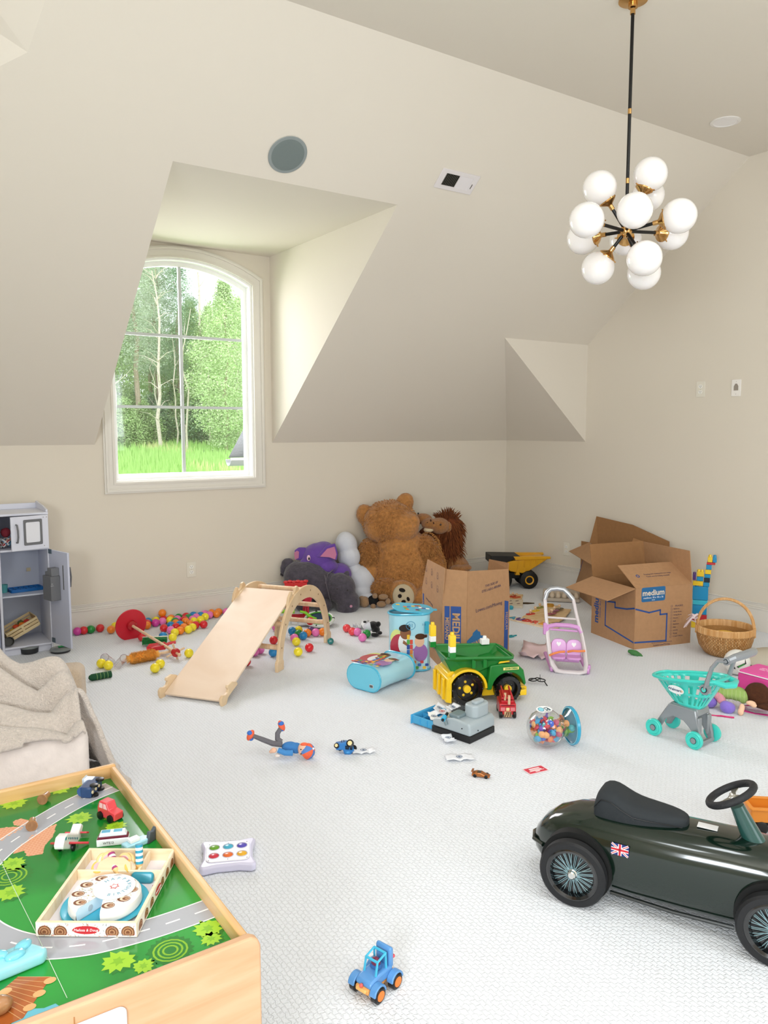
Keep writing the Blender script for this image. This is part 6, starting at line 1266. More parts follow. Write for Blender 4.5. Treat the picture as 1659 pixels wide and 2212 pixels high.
MB(T(.14, .01, .35)).box((0, 0, 0), (.05, .03, .008)).build('zip_flap', PB2, t, bevel=.002)
pa, pb = P(790, 1462, .075), P(888, 1425, .075); ax = (pb-pa).normalized()
Mb = Matrix.Translation((pa.x-ax.x*.02, pa.y-ax.y*.02, .075))
zx = ax; yy = Vector((0, 0, -1)); xx = yy.cross(zx)
Mb = Mb @ Matrix(((xx.x, yy.x, zx.x, 0), (xx.y, yy.y, zx.y, 0), (xx.z, yy.z, zx.z, 0), (0, 0, 0, 1)))
t = zipbag('block_bag', 'light blue zip bag of building blocks lying on its side with the base facing out', Mb, .235, .135, .31, 2)
MT = T(0, -.0678, 0, pi/2); picture(t, MT, [(pl, c) for pl, c in kids_pic(.235, .31)][1:])
picture(t, MT, [(rrect(.09, .14, .01, 2, -.06, .09), '#8d4f7f')])
MB(T(0, 0, -.004)).prism(rrect(.026, .018, .001, 1, .06, .035), .0015, z0=-.001).build('barcode_label', WHITE, t, smooth=False)
for i in range(9): MB(T(0, 0, -.006)).box((.05+i*.0025, .035, 0), (.0011, .014, .0008)).build('barcode_bar', BLACK, t, smooth=False)
# ================================================================ MIDDLE OF THE FLOOR
BLf = lambda *a: None
# cash register
r0, r1, r2 = P(1015, 1608), P(1079, 1577), P(938, 1582); ang = atan2(r1.y-r0.y, r1.x-r0.x)
t = thing('toy_cash_register', 'grey toy cash register with black base and open blue coin drawer', 'toy cash register', (r0.x, r0.y, 0), ang)
GY = mat('#aab6bb', .35, coat=.3, key='reg'); GY2 = mat('#74858a', .35, coat=.3); RK = mat('#191a1c', .45); DB = mat('#4aa9d8', .4, key='drawb')
Lr, Wr_ = .225, .195        # depth along drawer direction (y), width along x
MB().box((Wr_/2, Lr/2, .016), (Wr_, Lr, .032)).build('base', RK, t, bevel=.004)
def sidex(poly, xa, xb): return MB().prism(poly, xb-xa, Matrix(((0, 0, 1, xa), (1, 0, 0, 0), (0, 1, 0, 0), (0, 0, 0, 1))))
sidex([(.0, .032), (.0, .078), (.012, .092), (.10, .096), (.20, .072), (.222, .06), (.222, .032)], 0, Wr_).build('housing', GY, t, bevel=.012, seg=3)
MB(T(.125, .055, .09)).prism(rrect(.12, .075, .03, 6), .062).build('display_hood', GY, t, bevel=.008, seg=3)
MB(T(.125, .05, .15)).prism(rrect(.07, .035, .015, 5), .016).build('display_top', GY, t, bevel=.005, seg=3)
MB(T(.05, .105, .09)).prism(rrect(.075, .06, .012, 5), .02, None).build('printer_cover', GY2, t, bevel=.007, seg=3)
MB().box((.13, .15, .088), (.09, .05, .01), T(0, 0, 0)).build('keypad', mat('#2a2d30', .5), t, bevel=.003)
for i in range(3):
    for j in range(4): MB().box((.098+j*.021, .136+i*.015, .094), (.014, .010, .005)).build('key', mat('#4d5357', .5), t, bevel=.001)
MB().tube([(-.008, .128, .06), (-.012, .14, .085)], .008, 10).build('scanner_holder', GY2, t)
MB().tube([(.03, .155, .098), (-.03, .135, .086)], .007, 10).build('scanner', RK, t); MB().cyl((.0, .146, .0935), (-.025, .137, .087), .0105).build('scanner_sleeve', mat('#3fb3dd', .35), t)
MB().cyl((-.0005, .045, .062), (-.0025, .045, .062), .003).cyl((.06, -.0005, .048), (.06, -.0025, .048), .003, n=8).build('screw', RK, t)['kind'] = 'stuff'
dz0 = .006; dr = MB().ring([(.01, Lr-.05), (Wr_-.01, Lr-.05), (Wr_-.01, Lr+.13), (.01, Lr+.13)], [(.015, Lr-.045), (Wr_-.015, Lr-.045), (Wr_-.015, Lr+.124), (.015, Lr+.124)], .04, z0=dz0).box((Wr_/2, Lr+.04, dz0+.003), (Wr_-.02, .18, .004)).build('drawer', DB, t, bevel=.0015)
for y in (Lr+.035, Lr+.08): MB().box((Wr_*.38, y, dz0+.018), (Wr_*.7, .003, .03)).build('divider', DB, dr)
MB().box((Wr_*.42, Lr+.07, dz0+.018), (.003, .10, .03)).build('divider', DB, dr)
MB().box((Wr_/2, Lr+.131, dz0+.02), (Wr_-.005, .006, .045)).build('drawer_front', DB, dr, bevel=.002)
RM = T(r0.x, r0.y, 0, 0, 0, ang)
def note(lab_, M, w, h, seed, ink='#6f7f96', curl=.02, c='#eceef2'):
    q = random.Random(seed); t = thing('toy_banknote', lab_, 'play money', group='play banknotes'); t.matrix_world = M; n = 9; vs = []
    for j in range(5):
        for i in range(n): x = (i/(n-1)-.5)*w; y = (j/4-.5)*h; vs.append((x, y, .002+curl*abs(sin(i*.9+seed))*(.4+.6*abs(x)/w)+q.uniform(0, .004)))
    MB().add(vs, [(j*n+i, j*n+i+1, (j+1)*n+i+1, (j+1)*n+i) for j in range(4) for i in range(n-1)]).build('paper', mat(c, .5), t, solid=.0005)
    zc = max(v[2] for v in vs[2*n+3:2*n+6])+.0015
    MB().ring(ell(.014, .012, 20), ell(.011, .009, 20), .0003, z0=zc).prism(ell(.006, .006, 14), .0003, z0=zc).build('printed_seal', mat(ink, .6), t, smooth=False)['kind'] = 'stuff'
    return t
note('play banknote standing curled in the far left of the drawer', RM @ T(.16, Lr+.09, .040, .5, 0, .4), .10, .045, 1, curl=.02); note('play banknote lying in the near part of the coin drawer', RM @ T(.05, Lr+.03, .042, .1, -.05, .9), .10, .045, 2, c='#f2f2ee')
note('play banknote with a red print in the middle of the drawer', RM @ T(.12, Lr+.035, .045, .1, .05, -.3), .10, .045, 3, '#c0504a'); note('play banknote sticking up beside the keypad', RM @ T(.15, Lr-.005, .07, .3, .1, .2), .09, .04, 4)
p = P(968, 1602); note('crumpled play banknote pressed against the black base of the register', T(p.x, p.y, .002, 0, 0, 1.2), .09, .05, 5, curl=.03)
p = P(992, 1640); note('crumpled play banknote lying open on the carpet above the orange car', T(p.x, p.y, .002, 0, 0, -.5), .12, .06, 6, curl=.014)
p = P(785, 1626); note('crumpled play banknote lying right of the blue tractor', T(p.x, p.y, .002, 0, 0, -.4), .10, .05, 7, curl=.014)
# fire engine
p = P(1097, 1553); d = p-CAM; t = thing('toy_fire_engine', 'small red wooden fire engine seen from behind next to the cash register', 'toy fire engine', (p.x, p.y, 0), atan2(d.y, d.x)+rad(8)); t.scale = (1.2, 1.2, 1.1)
FE = mat('#c8222d', .35, coat=.3)
MB().box((.055, 0, .042), (.10, .068, .05)).build('body', FE, t, bevel=.003); MB().box((.06, 0, .072), (.085, .05, .012)).build('deck', FE, t, bevel=.002)
MB(T(.06, 0, .09, 0, -.06)).box((0, 0, 0), (.085, .05, .01)).build('ladder_bed', FE, t, bevel=.002)
for y in (-.016, .016): MB(T(.06, y, .105, 0, -.10)).box((0, 0, 0), (.10, .006, .010)).build('ladder_rail', FE, t, bevel=.001)
MB().cyl((.0, -.004, .068), (.0, -.004, .108), .0055).build('peg', DW, t); MB().cyl((.02, .01, .08), (.02, .01, .112), .005).build('peg', DW, t)
for y in (-.028, .028):
    wheel('wheel', t, (.012, y, .017), (0, 1 if y > 0 else -1, 0), .017, .013); wheel('wheel', t, (.095, y, .017), (0, 1 if y > 0 else -1, 0), .017, .013)
MB().box((.0035, 0, .02), (.003, .028, .026)).build('striped_plate', mat('#d9b48a', .5), t)
for i in range(3): MB(T(.0015, 0, .02)).prism([(-.014+i*.010, -.012), (-.009+i*.010, -.012), (.0+i*.007, .012), (-.005+i*.007, .012)], .0006, Matrix(((0, 0, -1, 0), (-1, 0, 0, 0), (0, 1, 0, 0), (0, 0, 0, 1)))).build('stripe', mat('#6b4a30', .5), t, smooth=False)
MR_ = Matrix(((0, 0, -1, .0045), (-1, 0, 0, 0), (0, 1, 0, 0), (0, 0, 0, 1)))
for x in (-.02, .02): MB(MR_).prism(rrect(.018, .016, .001, 1, x, .043), .0006).build('printed_panel', mat('#e07f84', .4), t, smooth=False)
MB(MR_).prism(rrect(.014, .014, .001, 1, 0, .043), .0008).build('printed_panel', mat('#f0d9a0', .4), t, smooth=False); MB(MR_).prism(rrect(.055, .004, .001, 1, 0, .06), .0008).build('printed_panel', mat('#7c1a22', .4), t, smooth=False)
# jar lying on its side
ja, jb = P(1180, 1572, .086), P(1235, 1567, .086); ax = (jb-ja).normalized(); ax.z = .0; ax.normalize()
base_ = Vector((ja.x, ja.y, .086)); JM = Matrix.Translation(base_) @ look((0, 0, 0), ax) @ Matrix.Scale(1.12, 4)
t = thing('fishbowl_jar', 'clear plastic bowl jar with blue lid lying on its side full of colourful suction toys', 'jar'); t.matrix_world = JM
JP = clearmat('clear_bowl', .05, (.97, .97, .97, 1))
prof = [(.0001, -.072), (.04, -.068), (.062, -.048), (.074, -.018), (.076, .0), (.070, .028), (.054, .05), (.042, .062), (.040, .078), (.052, .092), (.070, .104)]
MB().lathe(prof, 36, capt=False).build('bowl', JP, t)
MB().lathe([(.073, .100), (.077, .102), (.077, .112), (.073, .116), (.0001, .116)], 40, capb=False).build('lid', mat('#2fa3c8', .25, coat=.5), t)
MB().lathe([(.070, .100), (.074, .100), (.074, .104)], 40, capb=False, capt=False).build('lid_rim', mat('#8ed4e6', .2, coat=.5), t)
LM = look(Vector((0, -.0745, -.012)) if False else JM.inverted() @ (base_+Vector((0, 0, .0855))-ax*.012), JM.to_3x3().inverted() @ Vector((-.1, -.35, 1)), (1, 0, 0))
MB(LM).prism(ell(.034, .02, 28), .0008).build('label', WHITE, t, smooth=False); MB(LM).prism(ell(.013, .0125, 28, -.014), .0003, z0=.0009).build('label_ring', mat('#2a6f8c', .4), t, smooth=False); MB(LM).prism(ell(.011, .0105, 28, -.014), .0003, z0=.0012).build('label_fill', mat('#8fd3e2', .4), t, smooth=False)
for a_, b_ in (((.0, .008), (.010, -.009)), ((.010, -.009), (.014, .003)), ((.014, .003), (.022, -.008)), ((.004, .009), (.016, .009)), ((.014, .009), (.026, -.006))):
    v0, v1 = Vector(a_), Vector(b_); n_v = Vector((-(v1-v0).y, (v1-v0).x)).normalized()*.0013; MB(LM).prism([tuple(v0+n_v), tuple(v1+n_v), tuple(v1-n_v), tuple(v0-n_v)], .0004, z0=.0016).build('printed_mark', mat('#1f4f5f', .4), t, smooth=False)
cols = {'red': '#d83a52', 'blue': '#3468d8', 'purple': '#7d5cc4', 'lime': '#86c42c', 'orange': '#f08a4a', 'sky': '#3fa8d8', 'pink': '#c23a6a', 'peach': '#f2b070', 'teal': '#4fb0b8'}
q = random.Random(12); protos_ = {}; names = list(cols); pts = []; tries = 0
while len(pts) < 78 and tries < 6000:
    tries += 1; zz = q.uniform(-.058, .095); Rm = (.076*sqrt(max(0, 1-(zz/.082)**2)) if zz < .045 else .034 if zz < .08 else .055)-.013
    if Rm <= 0: continue
    a = q.random()*6.283; rr_ = sqrt(q.random())*Rm; c = Vector((rr_*cos(a), rr_*sin(a), zz)); w_ = JM @ c
    if w_.z > .125 or w_.z < .018: continue
    if all((c-o).length > .0165 for o in pts): pts.append(c)
for i, c in enumerate(pts):
    if c.z > .05 and q.random() < .6: nm = 'lime'
    else: nm = names[(i*5+i//9) % 9]
    if nm not in protos_:
        o = thing('suction_toy', 'x', 'suction toy'); m_ = mat(cols[nm], .4, key='suc'+nm)
        MB(Matrix.Scale(1.2, 4)).lathe([(.0001, .003), (.006, .001), (.0105, -.003), (.0115, -.004), (.0095, -.0045), (.004, -.009), (.003, -.016), (.006, -.019), (.0001, -.020)], 16).build('cup', m_, o); KID[o] = kids(o); protos_[nm] = o
    else: o = copy_tree(protos_[nm])
    d_ = Vector((c.x, c.y, c.z*.5-.02)).normalized()+Vector((q.gauss(0, .5), q.gauss(0, .5), q.gauss(0, .5))); o.matrix_world = JM @ look(c, d_)
    o['label'] = f'{nm} suction cup toy {"in the neck of" if c.z > .05 else "near the top of" if (JM @ c).z > .10 else "at the bottom of" if (JM @ c).z < .05 else "in the middle of"} the clear jar on its side'; o['group'] = f'{nm} suction toys in the jar'
# red play card, orange car
p = P(1157, 1664); q_ = P(1185, 1664); t = thing('play_card', 'small red and white printed play card lying flat on the carpet', 'card', (p.x, p.y, .001), rad(-28)+.35)
MB().prism(rrect(.098, .056, .003, 2), .0016).build('card', mat('#f0d7da', .5), t, smooth=False); MB().prism(rrect(.09, .048, .003, 2), .0003, z0=.0016).build('printed_panel', mat('#d8364a', .5), t, smooth=False)
mc = mat('#f6dede', .5)
for y, w_, h_ in ((.011, .052, .010), (-.001, .058, .007), (-.008, .076, .004), (-.015, .022, .007)): MB().prism(rrect(w_, h_, .001, 1, 0, y), .0003, z0=.002).build('printed_mark', mc, t, smooth=False)
p = P(1039, 1678); t = thing('toy_race_car', 'tiny metallic orange race car in the middle of the carpet', 'toy car', (p.x, p.y, 0), rad(-52))
OC = mat('#b0682c', .3, .6, coat=.5)
MB().prism([(-.036, .005), (.036, .005), (.038, .009), (.014, .015), (.002, .021), (-.018, .021), (-.034, .016), (-.037, .012)], .030, T(0, .015, 0, pi/2)).build('body', OC, t, bevel=.003, seg=3)
MB().prism([(.012, .0155), (.0, .0215), (-.014, .0215), (-.02, .018)], .024, T(0, .012, 0, pi/2)).build('windows', mat('#20140e', .15, coat=1), t, bevel=.001)
MB().box((-.035, 0, .024), (.008, .03, .002)).box((-.034, .01, .02), (.003, .002, .008)).box((-.034, -.01, .02), (.003, .002, .008)).build('spoiler', OC, t)
for x in (-.023, .023):
    for s_ in (1, -1): wheel('wheel', t, (x, s_*.0135, .0075), (0, s_, 0), .0075, .005)
# blue tractor on its side
t, L, s = view('toy_tractor', 'small blue toy tractor lying on its side with two wheels up', 'toy tractor', 745, 1630)
TB_ = mat('#2a78bd', .35, coat=.3)
MB().add([tuple(L(*a, .0)) for a in ((725, 1606), (748, 1602), (762, 1609), (765, 1622), (757, 1631), (744, 1630), (741, 1620), (726, 1620))]+[tuple(L(a[0], a[1]+2, .035)) for a in ((725, 1606), (748, 1602), (762, 1609), (765, 1622), (757, 1631), (744, 1630), (741, 1620), (726, 1620))], [tuple(range(8)), tuple(range(15, 7, -1))]+[(i, (i+1) % 8, 8+(i+1) % 8, 8+i) for i in range(8)]).build('body', TB_, t, bevel=.003)
MB().add([tuple(L(x, y, -.001)) for x, y in ((746, 1610), (754, 1611), (754, 1619), (746, 1618))], [(0, 1, 2, 3)]).build('window', mat('#12283e', .2), t, solid=.001); MB().add([tuple(L(x, y, -.001)) for x, y in ((756, 1611), (762, 1613), (761, 1620), (756, 1619))], [(0, 1, 2, 3)]).build('window', mat('#12283e', .2), t, solid=.001)
MB().add([tuple(L(x, y, -.001)) for x, y in ((747, 1622), (757, 1623), (755, 1630), (745, 1628))], [(0, 1, 2, 3)]).build('roof', mat('#3f93d6', .35), t, solid=.003)
for px, py, r, dy in ((756, 1604, .0165, -.004), (727, 1609, .0115, -.002)):
    M_ = look(L(px, py, dy), (-.25, -.8, .6)); o = MB(M_).lathe([(r*.7, -.010), (r, -.008), (r, .001), (r*.75, .003)], 24).build('wheel', BLACK, t); MB(M_).lathe([(.0001, .0035), (r*.62, .003), (r*.7, .001)], 20).build('hub', mat('#f0d9a0', .4), o)
for px, py, r in ((764, 1622, .014), (734, 1622, .010)): MB(look(L(px, py, .03), (-.2, -.7, .6))).lathe([(r*.7, -.008), (r, -.006), (r, .001), (.0001, .002)], 20).build('wheel', BLACK, t)
MB().tube([L(738, 1608, .01), L(738, 1600, .008), L(743, 1599, .008), L(743, 1606, .01)], .0015, 6).build('front_guard', BLACK, t)
# fabric doll with a striped cap
t, L, s = view('rag_doll', 'small rag doll in blue shirt and grey trousers with orange and blue cap lying down', 'doll', 625, 1642)
SH = mat('#3f7fc0', .85, bump=.3, bs=300); OG = mat('#ee6a48', .85, bump=.2, bs=300); SK = mat('#eebfa4', .6); GT = mat('#6e6c72', .9, bump=.3, bs=300)
blob(t, 'torso', SH, [(L(626, 1618, .03), (.036, .022, .022)), (L(640, 1622, .03), (.026, .022, .024))], .004, 4, .001, .01)
m = MB(); m.tube([L(607, 1609, .04), L(600, 1602, .045), L(600, 1592, .055), L(607, 1582, .06)], [.014, .012, .011, .010], 10).build('leg', GT, t)
MB().tube([L(610, 1612, .03), L(590, 1610, .035), L(570, 1602, .04), L(548, 1594, .05)], [.013, .012, .011, .009], 10).build('leg', GT, t)
for (x, y, dy, ro) in ((542, 1592, .05, .5), (609, 1577, .065, -.4)):
    sh_ = blob(t, 'shoe', OG, [(L(x, y, dy), (.014, .016, .026), (0, ro, 0))], .003, 3, .0005, .01); MB().sph(L(x-1, y-6, dy-.004), (.013, .013, .010)).build('shoe_toe', mat('#3b6fc4', .7), sh_); MB().sph(L(x+1, y+8, dy), (.011, .013, .008)).build('shoe_heel', mat('#3b6fc4', .7), sh_)
MB().tube([L(632, 1626, -.0), L(616, 1624, -.005), L(601, 1618, .0)], [.013, .012, .011], 10).build('sleeve', mat('#4a8fd0', .85, bump=.3, bs=300), t)
blob(t, 'hand', SK, [(L(592, 1618, .0), (.014, .012, .012)), (L(586, 1621, .0), (.009, .008, .007))], .003, 3, 0, .01); blob(t, 'hand', mat('#f0e4dc', .6), [(L(600, 1630, -.0), (.013, .012, .008))], .003, 3, 0, .01)
hd_ = blob(t, 'head', SK, [(L(657, 1621, .01), (.028, .028, .030)), (L(652, 1625, .0), (.015, .016, .016))], .004, 4, 0, .01)
for y_ in (1616, 1626): MB().sph(L(650, y_, -.016), .0028).build('eye', BLACK, hd_)
capc = L(666, 1624, .005); CM = look(capc, (.55, -.35, .35)); cap = None
for k in range(6):
    a0_ = k*pi/3; m = MB(CM); m.lathe([(.035, -.012), (.034, .0), (.028, .014), (.017, .024), (.0001, .029)], 6, None, a0_, a0_+pi/3); o = m.build('cap_panel', OG if k % 2 else mat('#5a86c8', .85, bump=.2, bs=300), hd_)
MB(CM).sph((0, 0, .029), .005).build('cap_button', WHITE, hd_)
MB().sph(L(657, 1608, .0), (.016, .010, .006)).build('collar', OG, t)
# pop toy
c_ = [P(x, y, .03) for x, y in ((432, 1818), (552, 1806), (553, 1866), (432, 1876))]; cc = (c_[0]+c_[1]+c_[2]+c_[3])/4; dx = (c_[1]-c_[0])+(c_[2]-c_[3]); ang = atan2(dx.y, dx.x); wx = ((c_[1]-c_[0]).length+(c_[2]-c_[3]).length)/2; wy = ((c_[0]-c_[3]).length+(c_[1]-c_[2]).length)/2
t = thing('push_bubble_toy', 'white plastic toy with six coloured push bubbles beside the play table', 'toy', (cc.x, cc.y, 0), ang)
PWp = mat('#dcdaf2', .3, coat=.3)
ol = []
hx, hy = wx/2, wy/2
for sx, sy, a in ((1, 1, 0), (-1, 1, pi/2), (-1, -1, pi), (1, -1, 3*pi/2)):
    for i in range(6): b_ = a+pi/2*i/5; ol.append((sx*(hx-.016)+.016*cos(b_), sy*(hy-.016)+.016*sin(b_)))
    nx = [(-1, 1), (-1, -1), (1, -1), (1, 1)][[(1, 1), (-1, 1), (-1, -1), (1, -1)].index((sx, sy))]
    for f_ in (.3, .5, .7):
        mx_, my_ = sx+(nx[0]-sx)*f_, sy+(nx[1]-sy)*f_; ol.append((mx_*(hx-(.010 if nx[0] == sx else 0)), my_*(hy-(.010 if nx[1] == sy else 0))))
MB().prism(ol, .028, z0=.002).build('body', PWp, t, bevel=.008, seg=4); MB().prism(rrect(wx*.78, wy*.68, .02), .004, z0=.029).build('face_plate', mat('#eeeef6', .35), t, bevel=.002)
for i, c in enumerate(['#6fae2c', '#46b6d8', '#5a4fc0', '#d83048', '#f0742c', '#f6bc2c']):
    x = (-1+(i % 3))*wx*.25; y = wy*.15*(1 if i < 3 else -1)+.004; MB(T(x, y, .0325)).lathe([(.0165, 0), (.0155, .0015), (.010, .004), (.0001, .005)], 24).build('bubble', mat(c, .25, coat=.5, sss=.2), t); MB(T(x, y, .0325)).torus((0, 0, .0005), .0175, .0013).build('bubble_rim', mat('#cfcfe0', .3), t)
m = MB(); [m.lathe([(.0022, .0325), (.0018, .0338)], 8, T(x, y, 0)) for x in (-wx*.34, 0, wx*.34) for y in (-wy*.28, wy*.30)]; m.build('screw', mat('#9a9aa8', .4), t)['kind'] = 'stuff'
# little blue car at the front
p = P(826, 2150); t = thing('toy_jeep', 'small blue toy car with roll cage and orange wheel hubs at the front', 'toy car', (p.x, p.y+.03, 0), rad(-164)); t.scale = (1.12, 1.12, 1.12)
CBl = mat('#5b95d0', .35, coat=.3); CYl = mat('#46b8dc', .35, coat=.3); OH = mat('#f5822c', .4)
MB().box((0, 0, .024), (.098, .04, .014)).build('chassis', mat('#e8a25a', .4), t, bevel=.004)
MB().prism([(-.036, .026), (.04, .026), (.046, .034), (.040, .044), (.012, .050), (-.034, .050)], .046, T(0, .023, 0, pi/2)).build('body', CBl, t, bevel=.005, seg=3)
for x, sx in ((.030, 1), (-.030, -1)):
    for s_ in (1, -1):
        MB(T(x, s_*.032, .030)).prism([(.021*cos(a), .021*sin(a)) for a in [pi*k/10 for k in range(11)]]+[(.016*cos(a), .016*sin(a)) for a in [pi*k/10 for k in range(10, -1, -1)]], .018, T(0, .009, -.008, pi/2)).build('mudguard', CBl, t, bevel=.002)
        wheel('wheel', t, (x, s_*.032, .0185), (0, s_, 0), .0185, .018, BLACK, OH, .62)
MB().prism([(-.038, .044), (-.024, .044), (-.024, .088), (-.030, .094), (-.038, .088)], .044, T(0, .022, 0, pi/2)).build('rear_panel', CBl, t, bevel=.005, seg=3)
MB().tube([(.020, -.017, .048), (.014, -.017, .078), (-.014, -.017, .086), (-.016, -.017, .048)], .003, 6).tube([(.020, .017, .048), (.014, .017, .078), (-.014, .017, .086), (-.016, .017, .048)], .003, 6).tube([(.014, -.017, .078), (.014, .017, .078)], .003, 6).tube([(-.014, -.017, .086), (-.014, .017, .086)], .003, 6).build('roll_cage', CYl, t)
MB().box((0, 0, .056), (.016, .024, .01)).build('seat', mat('#3a6fae', .5), t, bevel=.002)
MB().sph((.050, .0, .036), .0045).build('nose_light', mat('#e8605a', .3), t); MB().box((.048, 0, .026), (.012, .03, .008)).build('bumper', mat('#f0b86c', .4), t, bevel=.003)
for s_ in (1, -1): MB().sph((-.040, s_*.018, .066), .0045).build('tail_light', mat('#d8505c', .3), t)
m = MB(T(.0, 0, .066)); m.sph((0, 0, 0), (.010, .012, .010)); m.build('driver_helmet', mat('#7d2c48', .3), t)
# pegged puzzle boards, name puzzle, egg box, scarf, small things
PZ = wood('#d8b27c', '#e6c79a', (10, 60, 60), .5)
def slab(name, lab_, cat, pxs, h, m, z=0):
    v = [P(x, y, z+h) for x, y in pxs]; c = sum(v, Vector())/len(v); t = thing(name, lab_, cat, (c.x, c.y, z)); pl = [(a.x-c.x, a.y-c.y) for a in v]
    area_ = sum(pl[i-1][0]*pl[i][1]-pl[i][0]*pl[i-1][1] for i in range(len(pl)))
    if area_ < 0: pl = pl[::-1]
    MB().prism(pl, h).build('board', m, t, bevel=.0015); t['w'] = 0; del t['w']; return t, c
def knobs(t, c, lst, h):
    for x, y, col in lst:
        v = P(x, y+5, h)-c; M_ = T(v.x, v.y, h); pc = MB(M_).prism(rrect(.075, .035, .01, 3), .007).build('puzzle_piece', mat(col, .4), t, bevel=.001); MB(M_).lathe([(.004, .007), (.0045, .016), (.011, .022), (.012, .030), (.007, .037), (.0001, .038)], 14).build('knob', DW, pc)
t, c = slab('peg_puzzle', 'wooden peg puzzle with red and yellow pieces on the left behind the doll stroller', 'puzzle', [(1128, 1332), (1168, 1308), (1206, 1308), (1200, 1342), (1178, 1346)], .010, PZ); knobs(t, c, [(1146, 1322, '#c8352c'), (1156, 1315, '#e6c23a'), (1166, 1308, '#8a8a3a')], .010)
t, c = slab('peg_puzzle', 'wooden peg puzzle with purple pieces in the gap of the doll stroller frame', 'puzzle', [(1172, 1341), (1180, 1311), (1234, 1316), (1218, 1336), (1208, 1341)], .010, PZ, .0105); knobs(t, c, [(1192, 1324, '#9a4a5a'), (1198, 1318, '#9a5a7a'), (1208, 1314, '#6a5a3a')], .0205)
t, c = slab('peg_puzzle', 'wooden peg puzzle with red pieces right of the tall box', 'puzzle', [(1092, 1296), (1096, 1283), (1130, 1284), (1127, 1294)], .010, PZ); knobs(t, c, [(1108, 1284, '#c8352c'), (1116, 1286, '#d8603c')], .010)
t, c = slab('picture_block', 'pale picture tray with four animal drawings right of the tall box', 'puzzle', [(1094, 1308), (1096, 1294), (1130, 1295), (1129, 1309)], .020, mat('#d8ccb8', .5))
for x, y in ((1102, 1298), (1117, 1298), (1104, 1304), (1120, 1304)): v = P(x, y, .02)-c; MB().prism(ell(.018, .010, 14, v.x, v.y), .0006, z0=.0201).build('printed_animal', mat('#6a4a4a', .5), t, smooth=False)
p = P(1139, 1304); t = thing('toy_feather', 'dark brown toy leaf beside the picture tray', 'toy', (p.x, p.y, 0), -.6); MB().prism([(-.05, -.015), (.0, -.025), (.06, 0), (.0, .02), (-.05, .015)], .008).build('leaf', mat('#4a3a22', .7), t, bevel=.002)
t, c = slab('name_puzzle', 'wooden name puzzle board with coloured letters in front of the peg puzzles', 'puzzle', [(1100, 1330), (1212, 1349), (1204, 1359), (1170, 1354), (1098, 1337)], .008, wood('#e6c9a8', '#f0dcc2', (10, 60, 60), .5))
a_, b_ = P(1100, 1334, .008), P(1205, 1354, .008); an_ = atan2(b_.y-a_.y, b_.x-a_.x)
for i, (ch, col) in enumerate(zip('AUDREY', ('#3aa0c0', '#5a3a8a', '#c8352c', '#e0503c', '#e6a03a', '#8ac02c'))):
    v = a_.lerp(b_, .07+i*.155)-c; o = text(ch, .085, mat(col, .4, key='let'+col), t, T(v.x, v.y, .011, 0, 0, an_), .003, off=.003)
t, L, s = view('egg_carton', 'grey egg carton of wooden eggs behind the peg puzzles', 'egg carton', 1212, 1302)
MB().box((0, .06, .018), (.30, .11, .03), T(0, 0, 0)).build('tray', mat('#b9ac9c', .9, bump=.4, bs=80), t, bevel=.008); MB(T(0, .115, .055, .5)).box((0, 0, 0), (.30, .10, .012)).build('lid', mat('#b9ac9c', .9, bump=.4, bs=80), t, bevel=.006)
EP = thing('wooden_egg', 'wooden egg in the front row of the grey egg carton', 'toy egg', group='wooden eggs in the carton'); MB().sph((0, 0, 0), (.021, .021, .026)).build('egg', mat('#cdbba4', .5), EP); KID[EP] = kids(EP)
base_m = T(*t.location, 0, 0, t.rotation_euler.z)
pos_n = ['leftmost', 'second', 'third', 'fourth', 'fifth', 'rightmost']
for r_ in range(2):
    for i in range(6):
        o = EP if (r_ == 0 and i == 0) else copy_tree(EP); o.location = base_m @ Vector((-.122+i*.049, .034+r_*.05, .050)); o['label'] = f'{pos_n[i]} wooden egg in the {"front" if r_ == 0 else "back"} row of the grey egg carton'
p = P(1188, 1312); t = thing('wooden_ring', 'gold coloured wooden napkin ring in front of the egg carton', 'ring', (p.x, p.y, 0)); MB().lathe([(.032, 0), (.032, .025), (.027, .025), (.027, 0)], 24, T(0, 0, .001), capb=False, capt=False).build('ring', mat('#c8963c', .4, .3), t)
crumple('pink_cloth', 'crumpled sheer pink doll cloth on the carpet left of the doll stroller', 'cloth', 1158, 1410, .12, 8, '#f2d6db', h=.03)
t, L, s = view('toy_sunglasses', 'black and clear toy glasses lying on the carpet right of the green truck', 'toy glasses', 1160, 1478)
for x0 in (1147, 1165):
    c = L(x0+4, 1471, 0); MB().tube([c+Vector((.022*cos(a), .012*sin(a)*1, .006+.004*sin(a))) for a in [2*pi*i/14 for i in range(14)]], .003, 6, True).build('rim', BLACK, t)
MB().tube([L(1176, 1472, .0), L(1182, 1478, -.02)], .003, 6).build('temple', BLACK, t); MB().tube([L(1142, 1471, .0), L(1160, 1467, .03), L(1170, 1470, .04)], .003, 6).build('temple', BLACK, t); MB().tube([L(1167, 1470, 0), L(1166, 1456, .0)], .0015, 6).build('hinge_pin', BLACK, t)
t, L, s = view('toy_lizard', 'small green plastic dinosaur lying in front of the labelled box', 'toy dinosaur', 1372, 1416)
m = MB(); m.tube([L(1357, 1408, .01), L(1364, 1409, .005), L(1373, 1411, 0), L(1383, 1414, 0), L(1391, 1421, -.01)], [.009, .016, .019, .010, .002], 10)
for x, y in ((1366, 1413), (1378, 1416)): m.tube([L(x, y-3, -.005), L(x-2, y+1, -.02)], [.006, .003], 6)
m.build('body', mat('#3f7a40', .6, bump=.4, bs=200), t, remesh=.003, sm=2)
